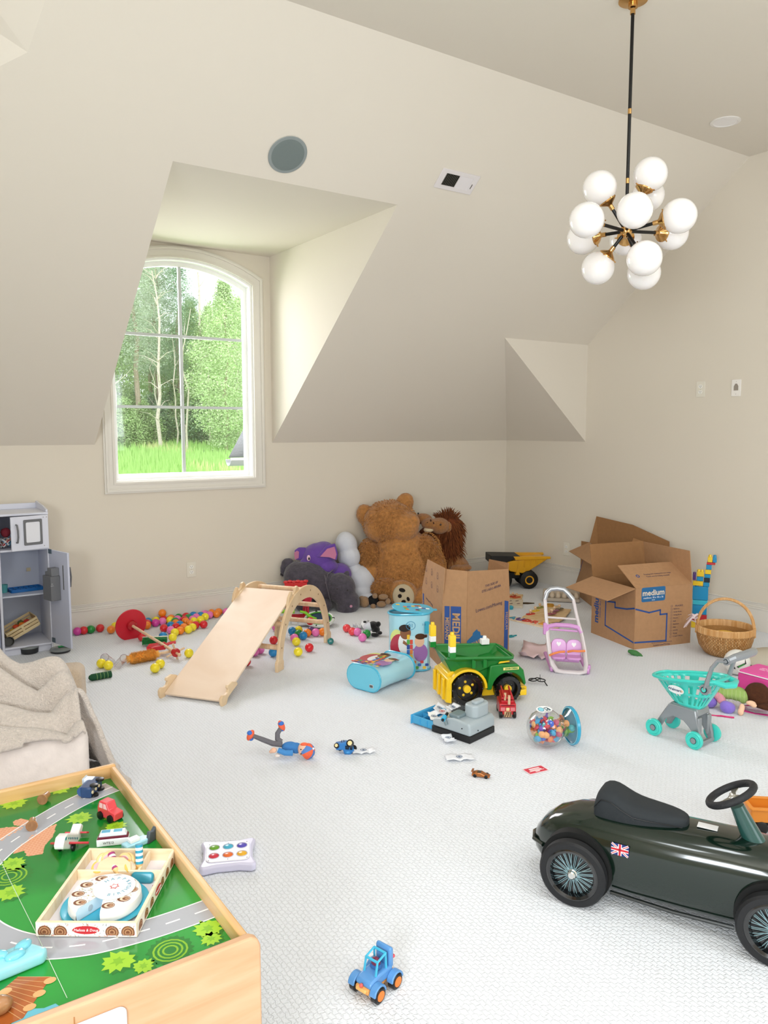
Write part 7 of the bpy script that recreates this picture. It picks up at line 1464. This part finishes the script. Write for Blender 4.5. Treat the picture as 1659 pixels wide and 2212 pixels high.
p = P(1103, 1376); t = thing('teal_clip', 'small teal plastic clip right of the tall box', 'toy part', (p.x, p.y, 0)); MB().ring(rrect(.045, .03, .006), rrect(.03, .016, .004), .01).box((.035, 0, .004), (.04, .008, .008)).build('clip', mat('#2a9aa4', .4), t, bevel=.001)
p = P(1103, 1316); t = thing('teal_toy', 'small teal plastic cap between the tall box and the picture tray', 'toy part', (p.x, p.y, 0)); MB().lathe([(.02, 0), (.022, .02), (.012, .03), (.0001, .032)], 20).build('cap', mat('#3aa4bc', .4), t)
# ================================================================ RIGHT SIDE
# doll stroller for two
t, L, s = view('doll_stroller', 'twin doll stroller with pale frame, purple seats and a silver handle', 'doll stroller', 1228, 1453)
SF = mat('#d9cfd0', .35, coat=.2, key='strframe'); SP = mat('#d79ad4', .35, coat=.2, key='strpurple'); SH_ = mat('#b9bcc2', .3, .6, key='strhandle'); SO = mat('#ef8a4c', .4)
D_ = lambda y: -.03+(1453-y)*.0006
def Q(x, y, dy=0): return L(x, y, D_(y)+dy)
MB().tube([Q(1174, 1299), Q(1178, 1284), Q(1186, 1277), Q(1200, 1275), Q(1214, 1277), Q(1224, 1286), Q(1234, 1297)], .014, 12).build('handle', SH_, t)
MB().tube([Q(1174, 1298), Q(1177, 1330), Q(1180, 1355)], .011, 10, flat=.8).build('side_tube', SF, t); MB().tube([Q(1234, 1296), Q(1241, 1326), Q(1249, 1355)], .011, 10, flat=.8).build('side_tube', SF, t)
MB().tube([Q(1178, 1337), Q(1243, 1338)], .006, 8).build('cross_bar', SF, t)
MB().tube([Q(1180, 1355), Q(1182, 1380), Q(1187, 1410), Q(1194, 1435), Q(1203, 1447), Q(1215, 1449), Q(1250, 1449), Q(1262, 1446), Q(1264, 1430), Q(1260, 1400), Q(1254, 1372), Q(1249, 1355)], [.012, .013, .014, .016, .015, .013, .013, .015, .015, .014, .013, .012], 10, flat=.8).build('frame_loop', SF, t)
m = MB(); pu = [Q(1179, 1366), Q(1183, 1356), Q(1200, 1352), Q(1228, 1352), Q(1246, 1355), Q(1253, 1366)]; m.tube(pu, [.012, .014, .013, .013, .014, .012], 10); m.tube([Q(1188, 1362, .0), Q(1245, 1363, .0)], .006, 8); m.build('top_tray', SP, t)
MB().box((0, 0, 0), (.022, .03, .07), Matrix.Translation(Q(1176, 1361))).build('hinge_cover', SP, t, bevel=.006)
for cx in (1206, 1238):
    c = Q(cx, 1402, .03); MS_ = Matrix.Translation(c) @ Euler((rad(-12), 0, 0)).to_matrix().to_4x4() @ Matrix(((1, 0, 0, 0), (0, 0, 1, 0), (0, 1, 0, 0), (0, 0, 0, 1)))
    bk_ = MB(MS_).prism(rrect(.088, .105, .035, 6), .012).build('seat_back', SP, t, bevel=.004); MB(Matrix.Translation(c+Vector((0, -.035, -.05)))).prism(rrect(.085, .09, .025, 5), .014).build('seat_pan', SP, t, bevel=.004)
    h = [(0, -.016), (.013, .0), (.012, .010), (.005, .012), (0, .006), (-.005, .012), (-.012, .010), (-.013, .0)]; MB(MS_).prism([(x, y+.022) for x, y in h], .0008, z0=-.001).build('printed_heart', WHITE, bk_, smooth=False)
    MB().sph(c+Vector((-.02, -.062, -.048)), (.014, .014, .010)).sph(c+Vector((.02, -.062, -.048)), (.014, .014, .010)).build('leg_rest', SP, t)['kind'] = 'stuff'
MB().tube([Q(1187, 1413, -.04), Q(1196, 1408, -.045), Q(1208, 1404, -.045), Q(1219, 1404, -.03)], .0065, 8).build('safety_strap', SO, t); MB().tube([Q(1225, 1404, -.03), Q(1236, 1400, -.045), Q(1248, 1400, -.045), Q(1261, 1400, -.03)], .0065, 8).build('safety_strap', SO, t)
MB().tube([Q(1200, 1426, .03), Q(1250, 1426, .03)], .014, 10).build('base_bar', SP, t); MB().tube([L(1192, 1447, .0), L(1176, 1434, .20)], .012, 8).build('base_rail', SP, t); MB().tube([L(1266, 1446, .0), L(1248, 1432, .22)], .012, 8).build('base_rail', SP, t); MB().tube([L(1200, 1436, .1), L(1250, 1436, .1)], .009, 8).build('base_bar', SP, t)
for px, dy in ((1193, 0), (1269, 0), (1184, .26), (1262, .26)):
    c = L(px, 1453, dy); c.z = .024; wheel('wheel', t, c, (1, -.1, 0), .024, .018, SP, mat('#c07fc0', .4)); MB().box(c+Vector((0, 0, .018)), (.026, .03, .026)).build('wheel_cover', SP, t, bevel=.006)
# wicker basket
WK = bpy.data.materials.new('wicker'); WK.use_nodes = True; nt = WK.node_tree; b = nt.nodes['Principled BSDF']; b.inputs['Roughness'].default_value = .55
tc = nt.nodes.new('ShaderNodeTexCoord'); br = nt.nodes.new('ShaderNodeTexBrick'); br.inputs['Scale'].default_value = 1; br.inputs['Brick Width'].default_value = .019; br.inputs['Row Height'].default_value = .0085; br.inputs['Mortar Size'].default_value = .0016; br.inputs['Mortar Smooth'].default_value = .8; br.inputs['Bias'].default_value = 0
br.inputs['Color1'].default_value = lin('#e3b277'); br.inputs['Color2'].default_value = lin('#c08544'); br.inputs['Mortar'].default_value = lin('#6b421a')
cb = nt.nodes.new('ShaderNodeCombineXYZ'); sp_ = nt.nodes.new('ShaderNodeSeparateXYZ'); at = nt.nodes.new('ShaderNodeMath'); at.operation = 'ARCTAN2'; ml = nt.nodes.new('ShaderNodeMath'); ml.operation = 'MULTIPLY'; ml.inputs[1].default_value = .15
nt.links.new(tc.outputs['Object'], sp_.inputs[0]); nt.links.new(sp_.outputs[0], at.inputs[0]); nt.links.new(sp_.outputs[1], at.inputs[1]); nt.links.new(at.outputs[0], ml.inputs[0]); nt.links.new(sp_.outputs[2], cb.inputs[0]); nt.links.new(ml.outputs[0], cb.inputs[1]); nt.links.new(cb.outputs[0], br.inputs['Vector']); nt.links.new(br.outputs['Color'], b.inputs['Base Color'])
bp = nt.nodes.new('ShaderNodeBump'); bp.inputs['Strength'].default_value = .9; bp.inputs['Distance'].default_value = .004; inv = nt.nodes.new('ShaderNodeMath'); inv.operation = 'SUBTRACT'; inv.inputs[0].default_value = 1; nt.links.new(br.outputs['Fac'], inv.inputs[1]); nt.links.new(inv.outputs[0], bp.inputs['Height']); nt.links.new(bp.outputs[0], b.inputs['Normal'])
t, L, s = view('wicker_basket', 'honey brown wicker basket with a tall arched handle and a white ribbon', 'basket', 1564, 1412); RM_ = 58/s
MB().lathe([(.0001, 0), (RM_*.62, 0), (RM_*.72, .012), (RM_*.9, .055), (RM_*.98, .105), (RM_*1.0, .145), (RM_*.985, .165), (RM_*.95, .165), (RM_*.94, .12), (RM_*.85, .055), (RM_*.6, .012), (.0001, .012)], 48).build('woven_body', WK, t, ang=80)
MB().lathe([(.0001, .014), (RM_*.59, .014), (RM_*.845, .057), (RM_*.935, .12), (RM_*.945, .164)], 48, capb=False, capt=False).build('lining', mat('#b07f45', .7, bump=.6, bs=150), t)
RIMC = wood('#c99253', '#e0b27a', (60, 60, 5), .5); MB().lathe([(RM_*.93, .145), (RM_*1.0, .14), (RM_*1.03, .145), (RM_*1.03, .178), (RM_*1.0, .185), (RM_*.95, .183), (RM_*.93, .175), (RM_*.93, .145)], 48, capb=False, capt=False).build('rim', RIMC, t)
m = MB()
for i in range(60): a = 2*pi*i/60; m.box((RM_*1.032*cos(a), RM_*1.032*sin(a), .162), (.003, .003, .038))
m.build('rim_wraps', RIMC, t)['kind'] = 'stuff'
hp = [(-RM_*1.0*cos(a), 0, .12+(.235)*sin(a)**.8) for a in [pi*i/24 for i in range(25)]]
hb = MB().tube([(p[0], .006, p[2]) for p in hp], .0075, 8, flat=.8).build('handle', RIMC, t); MB().tube([(p[0]*.97, -.006, p[2]-.002) for p in hp], .0065, 8, flat=.8).build('handle', RIMC, t)
MB().sph((.0, .05, .12), (.06, .03, .02)).build('yellow_item', mat('#e0b03a', .5), t)
q = random.Random(8); m = MB()
for i in range(10):
    a = -RM_*1.02; p0 = Vector((a, -.01, .215)); d = Vector((q.uniform(-1, -.2), q.uniform(-.5, .3), q.uniform(-.9, .3)))*q.uniform(.05, .10); m.tube([p0+Vector((0, 0, q.uniform(-.03, .03))), p0+d*.5+Vector((0, 0, .02)), p0+d], [.007, .012, .006], 6, flat=.35)
m.tube([Vector((-RM_*1.05+.012*cos(a), .016*sin(a), .215+.004*a)) for a in [k*.7 for k in range(10)]], .007, 6); m.build('ribbon', mat('#e6d3d6', .7), t)['kind'] = 'stuff'
# block tower
pT = P(1512, 1356); pT.x = min(pT.x, -.12); dT = pT-CAM; aT = atan2(dT.y, dT.x)-pi/2; sT = FPX/dT.dot(FW)
def tb_(x0, y0, x1, y1, c, lab_, nx=1, dy=0, wy=.034):
    X0, Y0, X1, Y1 = 1020+x0*.3852, 1090+y0*.3852, 1020+x1*.3852, 1090+y1*.3852
    xc, zb, zt = ((X0+X1)/2-1512)/sT, (1356-Y1)/sT, (1356-Y0)/sT
    h = max(.012, (zt-zb)); M_ = T(pT.x, pT.y, 0, 0, 0, aT) @ T(xc, dy, zb); return block(M_, (X1-X0)/sT, wy, h, c, lab_, nx, 1)
for a in [(1232, 455, 1312, 530, 'b', 'large blue brick in the lower part of the tower behind the basket', 2), (1234, 532, 1310, 558, 't', 'turquoise brick near the bottom of the tower behind the basket', 2), (1234, 560, 1308, 612, 'b', 'blue brick under the turquoise one in the tower', 2), (1232, 614, 1310, 646, 'r', 'red brick at the foot of the tower behind the basket', 2), (1230, 648, 1314, 690, 'y', 'orange-yellow brick on the floor at the foot of the tower', 2), (1230, 425, 1283, 450, 'y', 'yellow brick on the left of the tower above the large blue one', 1), (1285, 430, 1316, 453, 'b', 'small blue brick under the dark brick of the tower', 1), (1250, 400, 1284, 423, 'b', 'blue brick under the yellow bump of the tower', 1), (1287, 405, 1318, 428, 'k', 'dark navy brick in the tower', 1), (1229, 388, 1246, 420, 'v', 'purple brick on the left edge of the tower', 1), (1250, 372, 1286, 398, 'y', 'yellow brick with two studs on the left shoulder of the tower', 2), (1289, 384, 1320, 403, 'b', 'blue brick right of the yellow shoulder of the tower', 1), (1291, 358, 1322, 382, 'y', 'yellow brick in the neck of the tower', 1), (1296, 330, 1324, 356, 'b', 'blue brick in the upper neck of the tower', 1), (1298, 317, 1342, 329, 'r', 'flat red brick near the top of the tower', 2), (1302, 286, 1326, 315, 'y', 'yellow brick at the top of the tower', 1), (1328, 286, 1348, 315, 'b', 'blue brick at the top right of the tower', 1)]:
    tb_(*a)
# shopping cart
n0, n1 = P(1412, 1588), P(1499, 1618); an = atan2((n1-n0).y, (n1-n0).x); wl = (n1-n0).length
TQ = mat('#3fd0c2', .3, coat=.3, key='turq'); CG = mat('#93979b', .3, .35, coat=.2, key='cartgrey')
t = thing('toy_shopping_cart', 'turquoise and grey toy shopping cart with slotted basket', 'shopping cart', (n0.x, n0.y, 0), an); CWd = .15
def outl(z):
    f = (z-.17)/.12; x0, x1, hw = .065-.10*f**.8, wl-.005+.085*f, .042+.046*f; pts = []; N = 44
    for i in range(N):
        a = 2*pi*i/N; c, s_ = cos(a), sin(a); c2 = abs(c)**.62*(1 if c > 0 else -1); s2 = abs(s_)**.62*(1 if s_ > 0 else -1)
        x = (x0+x1)/2+(x1-x0)/2*c2; w_ = hw*(1-.35*max(0, -c2)**2); pts.append((x, CWd/2+w_*s2, z+f*.17*x-.012*f))
    return pts
zs = [.17, .183, .222, .233, .272, .29]; rows = [outl(z) for z in zs]; N = 44; m = MB(); m.v = [p for r in rows for p in r]; m.f = []; m.m = []
for j in range(len(zs)-1):
    for i in range(N):
        if j in (1, 3) and i % 2 == 0 and not (i % 11 == 0): continue
        m.f.append((j*N+i, j*N+(i+1) % N, (j+1)*N+(i+1) % N, (j+1)*N+i)); m.m.append(0)
m.f.append(tuple(range(N-1, -1, -1))); m.m.append(0)
m.build('basket', TQ, t, solid=.004, ang=60)
rim = outl(.29); MB().tube([(x*1.0+(-.010 if x < 0 else .006), CWd/2+(y-CWd/2)*1.06, z) for x, y, z in rim], .0085, 8, True, .9).build('rim', TQ, t)
MB().tube([(wl+.06, .015, .322), (wl+.115, .03, .315), (wl+.13, CWd/2, .313), (wl+.115, CWd-.03, .315), (wl+.06, CWd-.015, .322)], [.010, .014, .016, .014, .010], 10).build('child_seat', TQ, t)
MLb = T(.105, CWd/2-.0745, .248, pi/2+.30)
MB(MLb).prism(ell(.040, .021, 28), .002, z0=.002).build('label', WHITE, t, smooth=False)
text('Walmart', .0185, mat('#24486f', .5), t, MLb @ T(-.006, 0, .0045), off=.0003)
for i in range(6): a = i*pi/3; MB(MLb).prism(ell(.0035, .0009, 8, .030+.004*cos(a+pi/2), .004*sin(a+pi/2), a+pi/2), .0002, z0=.0045).build('printed_spark', mat('#f2b14a', .5), t, smooth=False)
for s_ in (-1, 1):
    yy = CWd/2+s_*.094
    hp = [(wl+.052, yy, .292), (wl+.062, yy, .34), (wl+.078, yy, .395), (wl+.105, yy, .432), (wl+.145, yy, .44)]
    MB().tube(hp, [.017, .015, .014, .014, .015], 10, flat=.6).build('handle_arm', CG, t)
    for c, r in ((hp[0], .023), (hp[-1], .017)): o = MB().cyl((c[0], yy-.010, c[2]), (c[0], yy+.010, c[2]), r, n=24).build('pivot', CG, t); MB().cyl((c[0], yy+s_*.010, c[2]), (c[0], yy+s_*.013, c[2]), r*.62, n=20).build('pivot_ring', mat('#2c3a40', .4), o); MB().cyl((c[0], yy+s_*.012, c[2]), (c[0], yy+s_*.015, c[2]), r*.42, n=20).build('pivot_cap', TQ if r > .02 else CG, o)
MB().tube([(wl+.145, CWd/2-.094, .44), (wl+.17, CWd/2-.08, .458), (wl+.19, CWd/2-.03, .468), (wl+.19, CWd/2+.03, .468), (wl+.17, CWd/2+.08, .458), (wl+.145, CWd/2+.094, .44)], [.015, .017, .018, .018, .017, .015], 10).build('push_bar', CG, t)
sd = [(-.012, .026), (-.008, .055), (.03, .12), (.06, .168), (wl-.012, .168), (wl+.0, .115), (wl+.018, .055), (wl+.022, .012), (wl+.004, .012), (wl-.018, .052), (wl-.04, .082), (wl-.07, .105), (.085, .112), (.045, .09), (.012, .03)]
for y in (.018, CWd-.036): MB().prism(sd, .018, T(0, y+.018, 0, pi/2)).build('base_side', CG, t, bevel=.005)
MB().prism([(.045, .135), (.06, .1705), (wl-.012, .1705), (wl-.002, .14), (wl-.03, .13), (.07, .13)], CWd-.06, T(0, CWd-.03, 0, pi/2)).build('base_top', CG, t, bevel=.005); MB().box((wl+.012, CWd/2, .02), (.018, CWd-.03, .018)).build('rear_rail', CG, t, bevel=.004); MB().box((wl+.0, .035, .09), (.012, .03, .09)).box((wl+.0, CWd-.035, .09), (.012, .03, .09)).build('rear_plate', CG, t, bevel=.004)['kind'] = 'stuff'
for x in (0, wl):
    for y, s_ in ((-.002, -1), (CWd+.002, 1)):
        M_ = look((x, y, .040), (0, s_, 0)); o = MB(M_).lathe([(.034, -.010), (.040, -.007), (.040, .005), (.036, .009), (.030, .007), (.028, .010), (.016, .007), (.0001, .007)], 32).build('wheel', TQ, t); MB(M_).lathe([(.0125, .006), (.0125, .010), (.010, .0105), (.0001, .0105)], 20).build('hub', CG, o); MB(M_).torus((0, 0, .0085), .013, .0018).build('hub_ring', mat('#2f4a4c', .5), o)
# soccer ball
p = P(1592, 1430, .075); t = thing('soccer_ball', 'white soccer ball with black and green marks between basket and cart', 'ball', p); R_ = .073
MB().sph((0, 0, 0), R_, 36, 20).build('shell', mat('#ecebe4', .35, coat=.3), t)
dcam = (CAM-p).normalized()
def patch(dirv, poly, c, k=1): d_ = Vector(dirv).normalized(); return MB(look(d_*(R_*.985), d_, (0, 0, 1))).prism(poly, R_*.028+.0004*k).build('printed_patch', mat(c, .4), t, bevel=.0005)
rx = Vector((0, 0, 1)).cross(dcam).normalized(); uz = dcam.cross(rx)
for (a, b_, po, c, k) in ((.30, -.22, [(-.022, -.010), (.020, .012), (.024, .004), (-.014, -.018)], '#1f1f24', 1), (.32, -.24, [(-.017, -.008), (.018, .010), (.020, .005), (-.012, -.013)], '#3fa84a', 2), (-.35, .45, [(-.018, -.004), (.012, .012), (.018, .004), (-.010, -.012)], '#1f1f24', 1), (-.3, -.1, [(-.010, -.006), (.012, -.004), (.008, .008)], '#1f1f24', 1), (-.35, -.55, [(-.018, -.002), (.016, -.008), (.012, .006), (-.014, .008)], '#1f1f24', 1), (.1, .75, [(-.015, -.005), (.015, -.005), (.0, .009)], '#1f1f24', 1), (.75, .1, [(-.006, -.014), (.004, -.012), (.002, .016)], '#1f1f24', 1), (-.75, .15, [(-.006, -.014), (.006, -.010), (.0, .014)], '#1f1f24', 1)):
    patch(dcam+rx*a+uz*b_, po, c, k)
# pink cooler bag, doll and the strap
t, L, s = view('pink_cooler_bag', 'bright pink zip cooler bag with white piping at the right edge', 'bag', 1648, 1518); PKB = mat('#e0489a', .6, bump=.2, bs=200); 
wB, dB, hB = .26, .20, .135
Mbag = T(.03, .09, 0, 0, 0, -.5)
MB(Mbag).box((0, 0, hB/2), (wB, dB, hB)).build('bag_body', PKB, t, bevel=.018, seg=3); MB(Mbag).prism(rrect(wB*.97, dB*.97, .02), .012, z0=hB-.004).build('lid', mat('#ea5aa8', .6), t, bevel=.005)
MB(Mbag).tube([(x, y, hB-.002) for x, y in rrect(wB*1.0, dB*1.0, .022)], .0035, 6, True).build('piping', mat('#f5e6ee', .5), t)
for i, (w_, x_) in enumerate(((.03, -.05), (.038, -.01), (.026, -.055), (.04, -.015), (.034, -.045), (.03, -.005))): MB(Mbag).prism(rrect(w_, .010, .003, 2, x_, .03-(i//2)*.017), .0004, z0=hB+.008).build('printed_mark', mat('#f6b4d4', .5), t, smooth=False)
MB(Mbag).tube([(.06, -.06, hB+.01), (.09, -.05, hB+.02), (.12, -.03, hB+.01)], .008, 6, flat=.4).build('lid_strap', mat('#f5e6ee', .6), t)
t, L, s = view('bag_strap', 'flat pink shoulder strap with white buckles lying below the doll', 'strap', 1625, 1535)
MB().tube([L(1600, 1535, 0)+Vector((0, 0, .004)), L(1618, 1528, .02)*1+Vector((0, 0, .0)), L(1640, 1524, .02), L(1662, 1530, .02), L(1690, 1530, .0)], .012, 8, flat=.4).build('strap', mat('#e8559e', .6), t); MB().tube([L(1602, 1538, -.02)+Vector((0, 0, .010)), L(1630, 1541, -.04)+Vector((0, 0, .012)), L(1665, 1540, -.04)+Vector((0, 0, .012))], .012, 8, flat=.4).build('strap', mat('#d83e90', .6), t)
MB().tube([L(1607, 1528, -.01), L(1630, 1524, -.01)], .006, 6, flat=.5).build('buckle', mat('#f2dde6', .4), t)
t, L, s = view('play_rope', 'thin bright pink cord looped under the purple doll shoes', 'cord', 1540, 1546); MB().tube([L(1524, 1547)+Vector((0, 0, .004)), L(1529, 1542)+Vector((0, 0, -.008)), L(1545, 1541)+Vector((0, 0, -.01)), L(1556, 1536)+Vector((0, 0, -.018)), L(1568, 1540)+Vector((0, 0, -.01)), L(1582, 1536)+Vector((0, 0, -.018))], .004, 8).build('cord', mat('#d9266f', .5), t)
t, L, s = view('soft_doll', 'soft doll lying face down with brown hair, green dress and purple shoes', 'doll', 1590, 1540); DR = mat('#9cb866', .9, bump=.3, bs=250); SKD = mat('#f0c4a4', .8); VIO = mat('#8d74d6', .9, bump=.4, bs=250, sheen=.3); HRB = mat('#4c2710', .95, bump=.5, bs=120, var=.2)
blob(t, 'dress', DR, [(L(1570, 1505, .06), (.055, .05, .032)), (L(1590, 1505, .06), (.05, .05, .035)), (L(1603, 1508, .04), (.025, .03, .035))], .006, 5, .001, .02)
m = MB()
for k in range(7): m.tube([L(1556+k*8, 1492+abs(k-3)*.6, .02), L(1556+k*8, 1505, .005), L(1558+k*8, 1518, .02)], .0008, 4)
m.build('check_lines', mat('#c5d49a', .9), t)['kind'] = 'stuff'
blob(t, 'head', HRB, [(L(1630, 1500, .06), (.062, .055, .058)), (L(1636, 1512, .05), (.05, .05, .04))], .007, 5, .003, .03); blob(t, 'hair', HRB, [(L(1650, 1518, .0), (.05, .03, .016)), (L(1665, 1520, .0), (.04, .03, .014))], .006, 4, .003, .02)
blob(t, 'arm', SKD, [(L(1601, 1524, -.02), (.014, .014, .022)), (L(1599, 1532, -.03), (.015, .014, .02))], .004, 4, 0, .01); blob(t, 'arm', SKD, [(L(1618, 1514, -.0), (.024, .014, .013)), (L(1624, 1517, -.01), (.015, .012, .011))], .004, 4, 0, .01)
blob(t, 'stocking', mat('#e49aa8', .9, bump=.3, bs=200), [(L(1556, 1512, .03), (.03, .025, .022)), (L(1560, 1520, .02), (.022, .02, .018))], .005, 4, 0, .01)
for x, y, dy in ((1536, 1527, .03), (1573, 1529, -.01)): blob(t, 'shoe', VIO, [(L(x, y, dy), (.038, .034, .030)), (L(x-4, y-3, dy), (.028, .028, .026))], .005, 5, .001, .02)
# beige cushion with dark piping at the right edge
pc_ = P(1690, 1450); t = thing('floor_cushion', 'pale beige floor cushion with black piping at the right edge behind the soccer ball', 'cushion', (pc_.x+.06, pc_.y, 0)); CUS = mat('#cfc8b8', .9, bump=.3, bs=200)
MB().lathe([(.0001, .01), (.20, .01), (.26, .035), (.262, .05), (.22, .075), (.1, .09), (.0001, .092)], 40).build('cushion', CUS, t); MB().torus((0, 0, .042), .262, .006).build('piping', mat('#1d1a18', .6), t)
t, L, s = view('black_cable', 'black cable running off to the right behind the soccer ball', 'cable', 1640, 1416); MB().tube([L(1612, 1419)+Vector((0, 0, .005)), L(1622, 1413)+Vector((0, 0, .0)), L(1645, 1413)+Vector((0, 0, .0)), L(1680, 1418)+Vector((0, 0, .004))], .005, 8).build('cable', BLACK, t)
# ================================================================ OTTOMAN, CUSHION, BLANKET
from mathutils import noise as NZ
FUR = mat('#efe4de', .95, bump=.5, bs=35, var=.05, sheen=.4, key='whitefurry'); TANF = mat('#d5bfa6', .95, bump=.8, bs=160, var=.08, sheen=.4, key='tanfurry'); BLK_ = mat('#d9cdc3', .95, bump=.9, bs=170, var=.10, sheen=.5, key='blanketfur')
OX, OY0, OY1, OH = -4.60, -2.62, -1.75, .285
t = thing('fur_ottoman', 'low white faux fur floor ottoman under the beige blanket', 'ottoman', (-5.105, (OY0+OY1)/2, 0))
MB().box((-5.15-(-5.15)+.0, 0, OH/2), (1.10, OY1-OY0, OH)).build('ottoman_body', FUR, t, bevel=.05, seg=5); MB().tube([(.548, -.38, .11), (.2, -.4365, .105), (-.5, -.4365, .11)], .004, 6).build('seam', mat('#cfc2bb', .95), t)
pcu = P(150, 1532); t = thing('tan_cushion', 'square tan plush cushion standing behind the beige blanket', 'cushion', (pcu.x+.0, pcu.y+.06, 0), rad(-20)); MB().box((-.03, 0, .105), (.24, .20, .21)).build('cushion_body', TANF, t, bevel=.045, seg=5, disp=.01, ds=.12)
# draped blanket: a cloth surface that follows the ottoman and falls to the floor on the right
t = thing('blanket', 'thick beige fleece blanket heaped in folds over the white fur ottoman', 'blanket', (-4.95, -2.1, 0)); OB = Vector(t.location)
NX, NY = 150, 150; X0, X1, Y0, Y1 = -5.55, -4.32, -2.80, -1.42
def ss(e0, e1, x): u_ = max(0, min(1, (x-e0)/(e1-e0))); return u_*u_*(3-2*u_)
def lerpt(tb, v):
    for (a, b), (c, d) in zip(tb, tb[1:]):
        if v <= c: return b+(d-b)*max(0, (v-a))/(c-a)
    return tb[-1][1]
ED = [(-2.80, -4.43), (-2.62, -4.42), (-2.45, -4.39), (-2.2, -4.46), (-2.0, -4.55), (-1.7, -4.70), (-1.5, -4.82), (-1.42, -4.9)]
vs = []; zz_ = []
for j in range(NY):
    for i in range(NX):
        x = X0+(X1-X0)*i/(NX-1); y = Y0+(Y1-Y0)*j/(NY-1)
        er = lerpt(ED, y)+.022*sin(y*21)
        top = .305+.26*ss(-4.72, -5.12, x)*ss(-2.55, -2.05, y)+.13*ss(-4.84, -5.06, x)*ss(-2.5, -2.05, y)+.04*ss(-4.95, -4.75, x)*ss(-2.5, -2.1, y)
        d = ss(er, er-.21, x)*ss(-1.43, -1.6, y)
        over = ss(-2.57, -2.66, y)                                   # where the cloth bends over the ottoman's front edge
        wp = NZ.noise(Vector((x*2.0, y*2.0, 3)))*.35; f1 = abs(sin((x*.45+y*.95+wp)*15)); f2 = abs(sin((x*1.05-y*.55+NZ.noise(Vector((x*3, y*3, 9)))*.35)*12)); f3 = abs(sin((x*.9+y*.2+NZ.noise(Vector((x*2, y*2, 6)))*.4)*9))
        front = ss(-2.30, -2.55, y)*ss(-4.55, -4.7, x)               # calmer, smoother roll along the front
        z = .012+(top-.02)*d+(.13*f1*(1-.6*front)+.05*f2*(1-.8*front)+.05*f3)*(.25+.75*d)*(1-over*.6)-over*.035*ss(-4.50, -4.62, x)-.04
        vs.append((x+.012*sin(y*40)*(1-d)-OB.x, y-.02*over-OB.y, max(.012, z)))
fs = []
def keep(i, j):
    x = X0+(X1-X0)*i/(NX-1); y = Y0+(Y1-Y0)*j/(NY-1)
    lo = -2.635+.02*sin(x*6+1)+.015*sin(x*17)
    if x > -4.58: lo = -2.60+.04*sin(x*30)
    return y > lo and x < lerpt(ED, y)+.022*sin(y*21)-.004
for j in range(NY-1):
    for i in range(NX-1):
        if keep(i, j) and keep(i+1, j+1) and keep(i, j+1) and keep(i+1, j): fs.append((j*NX+i, j*NX+i+1, (j+1)*NX+i+1, (j+1)*NX+i))
used = sorted({a for f in fs for a in f}); mp_ = {a: k for k, a in enumerate(used)}
m = MB(); m.add([vs[a] for a in used], [tuple(mp_[a] for a in f) for f in fs])
o = m.build('fleece', BLK_, t, solid=.022, ang=180, sub=0); d_ = o.modifiers.new('sub', 'SUBSURF'); d_.levels = 1; d_.render_levels = 1
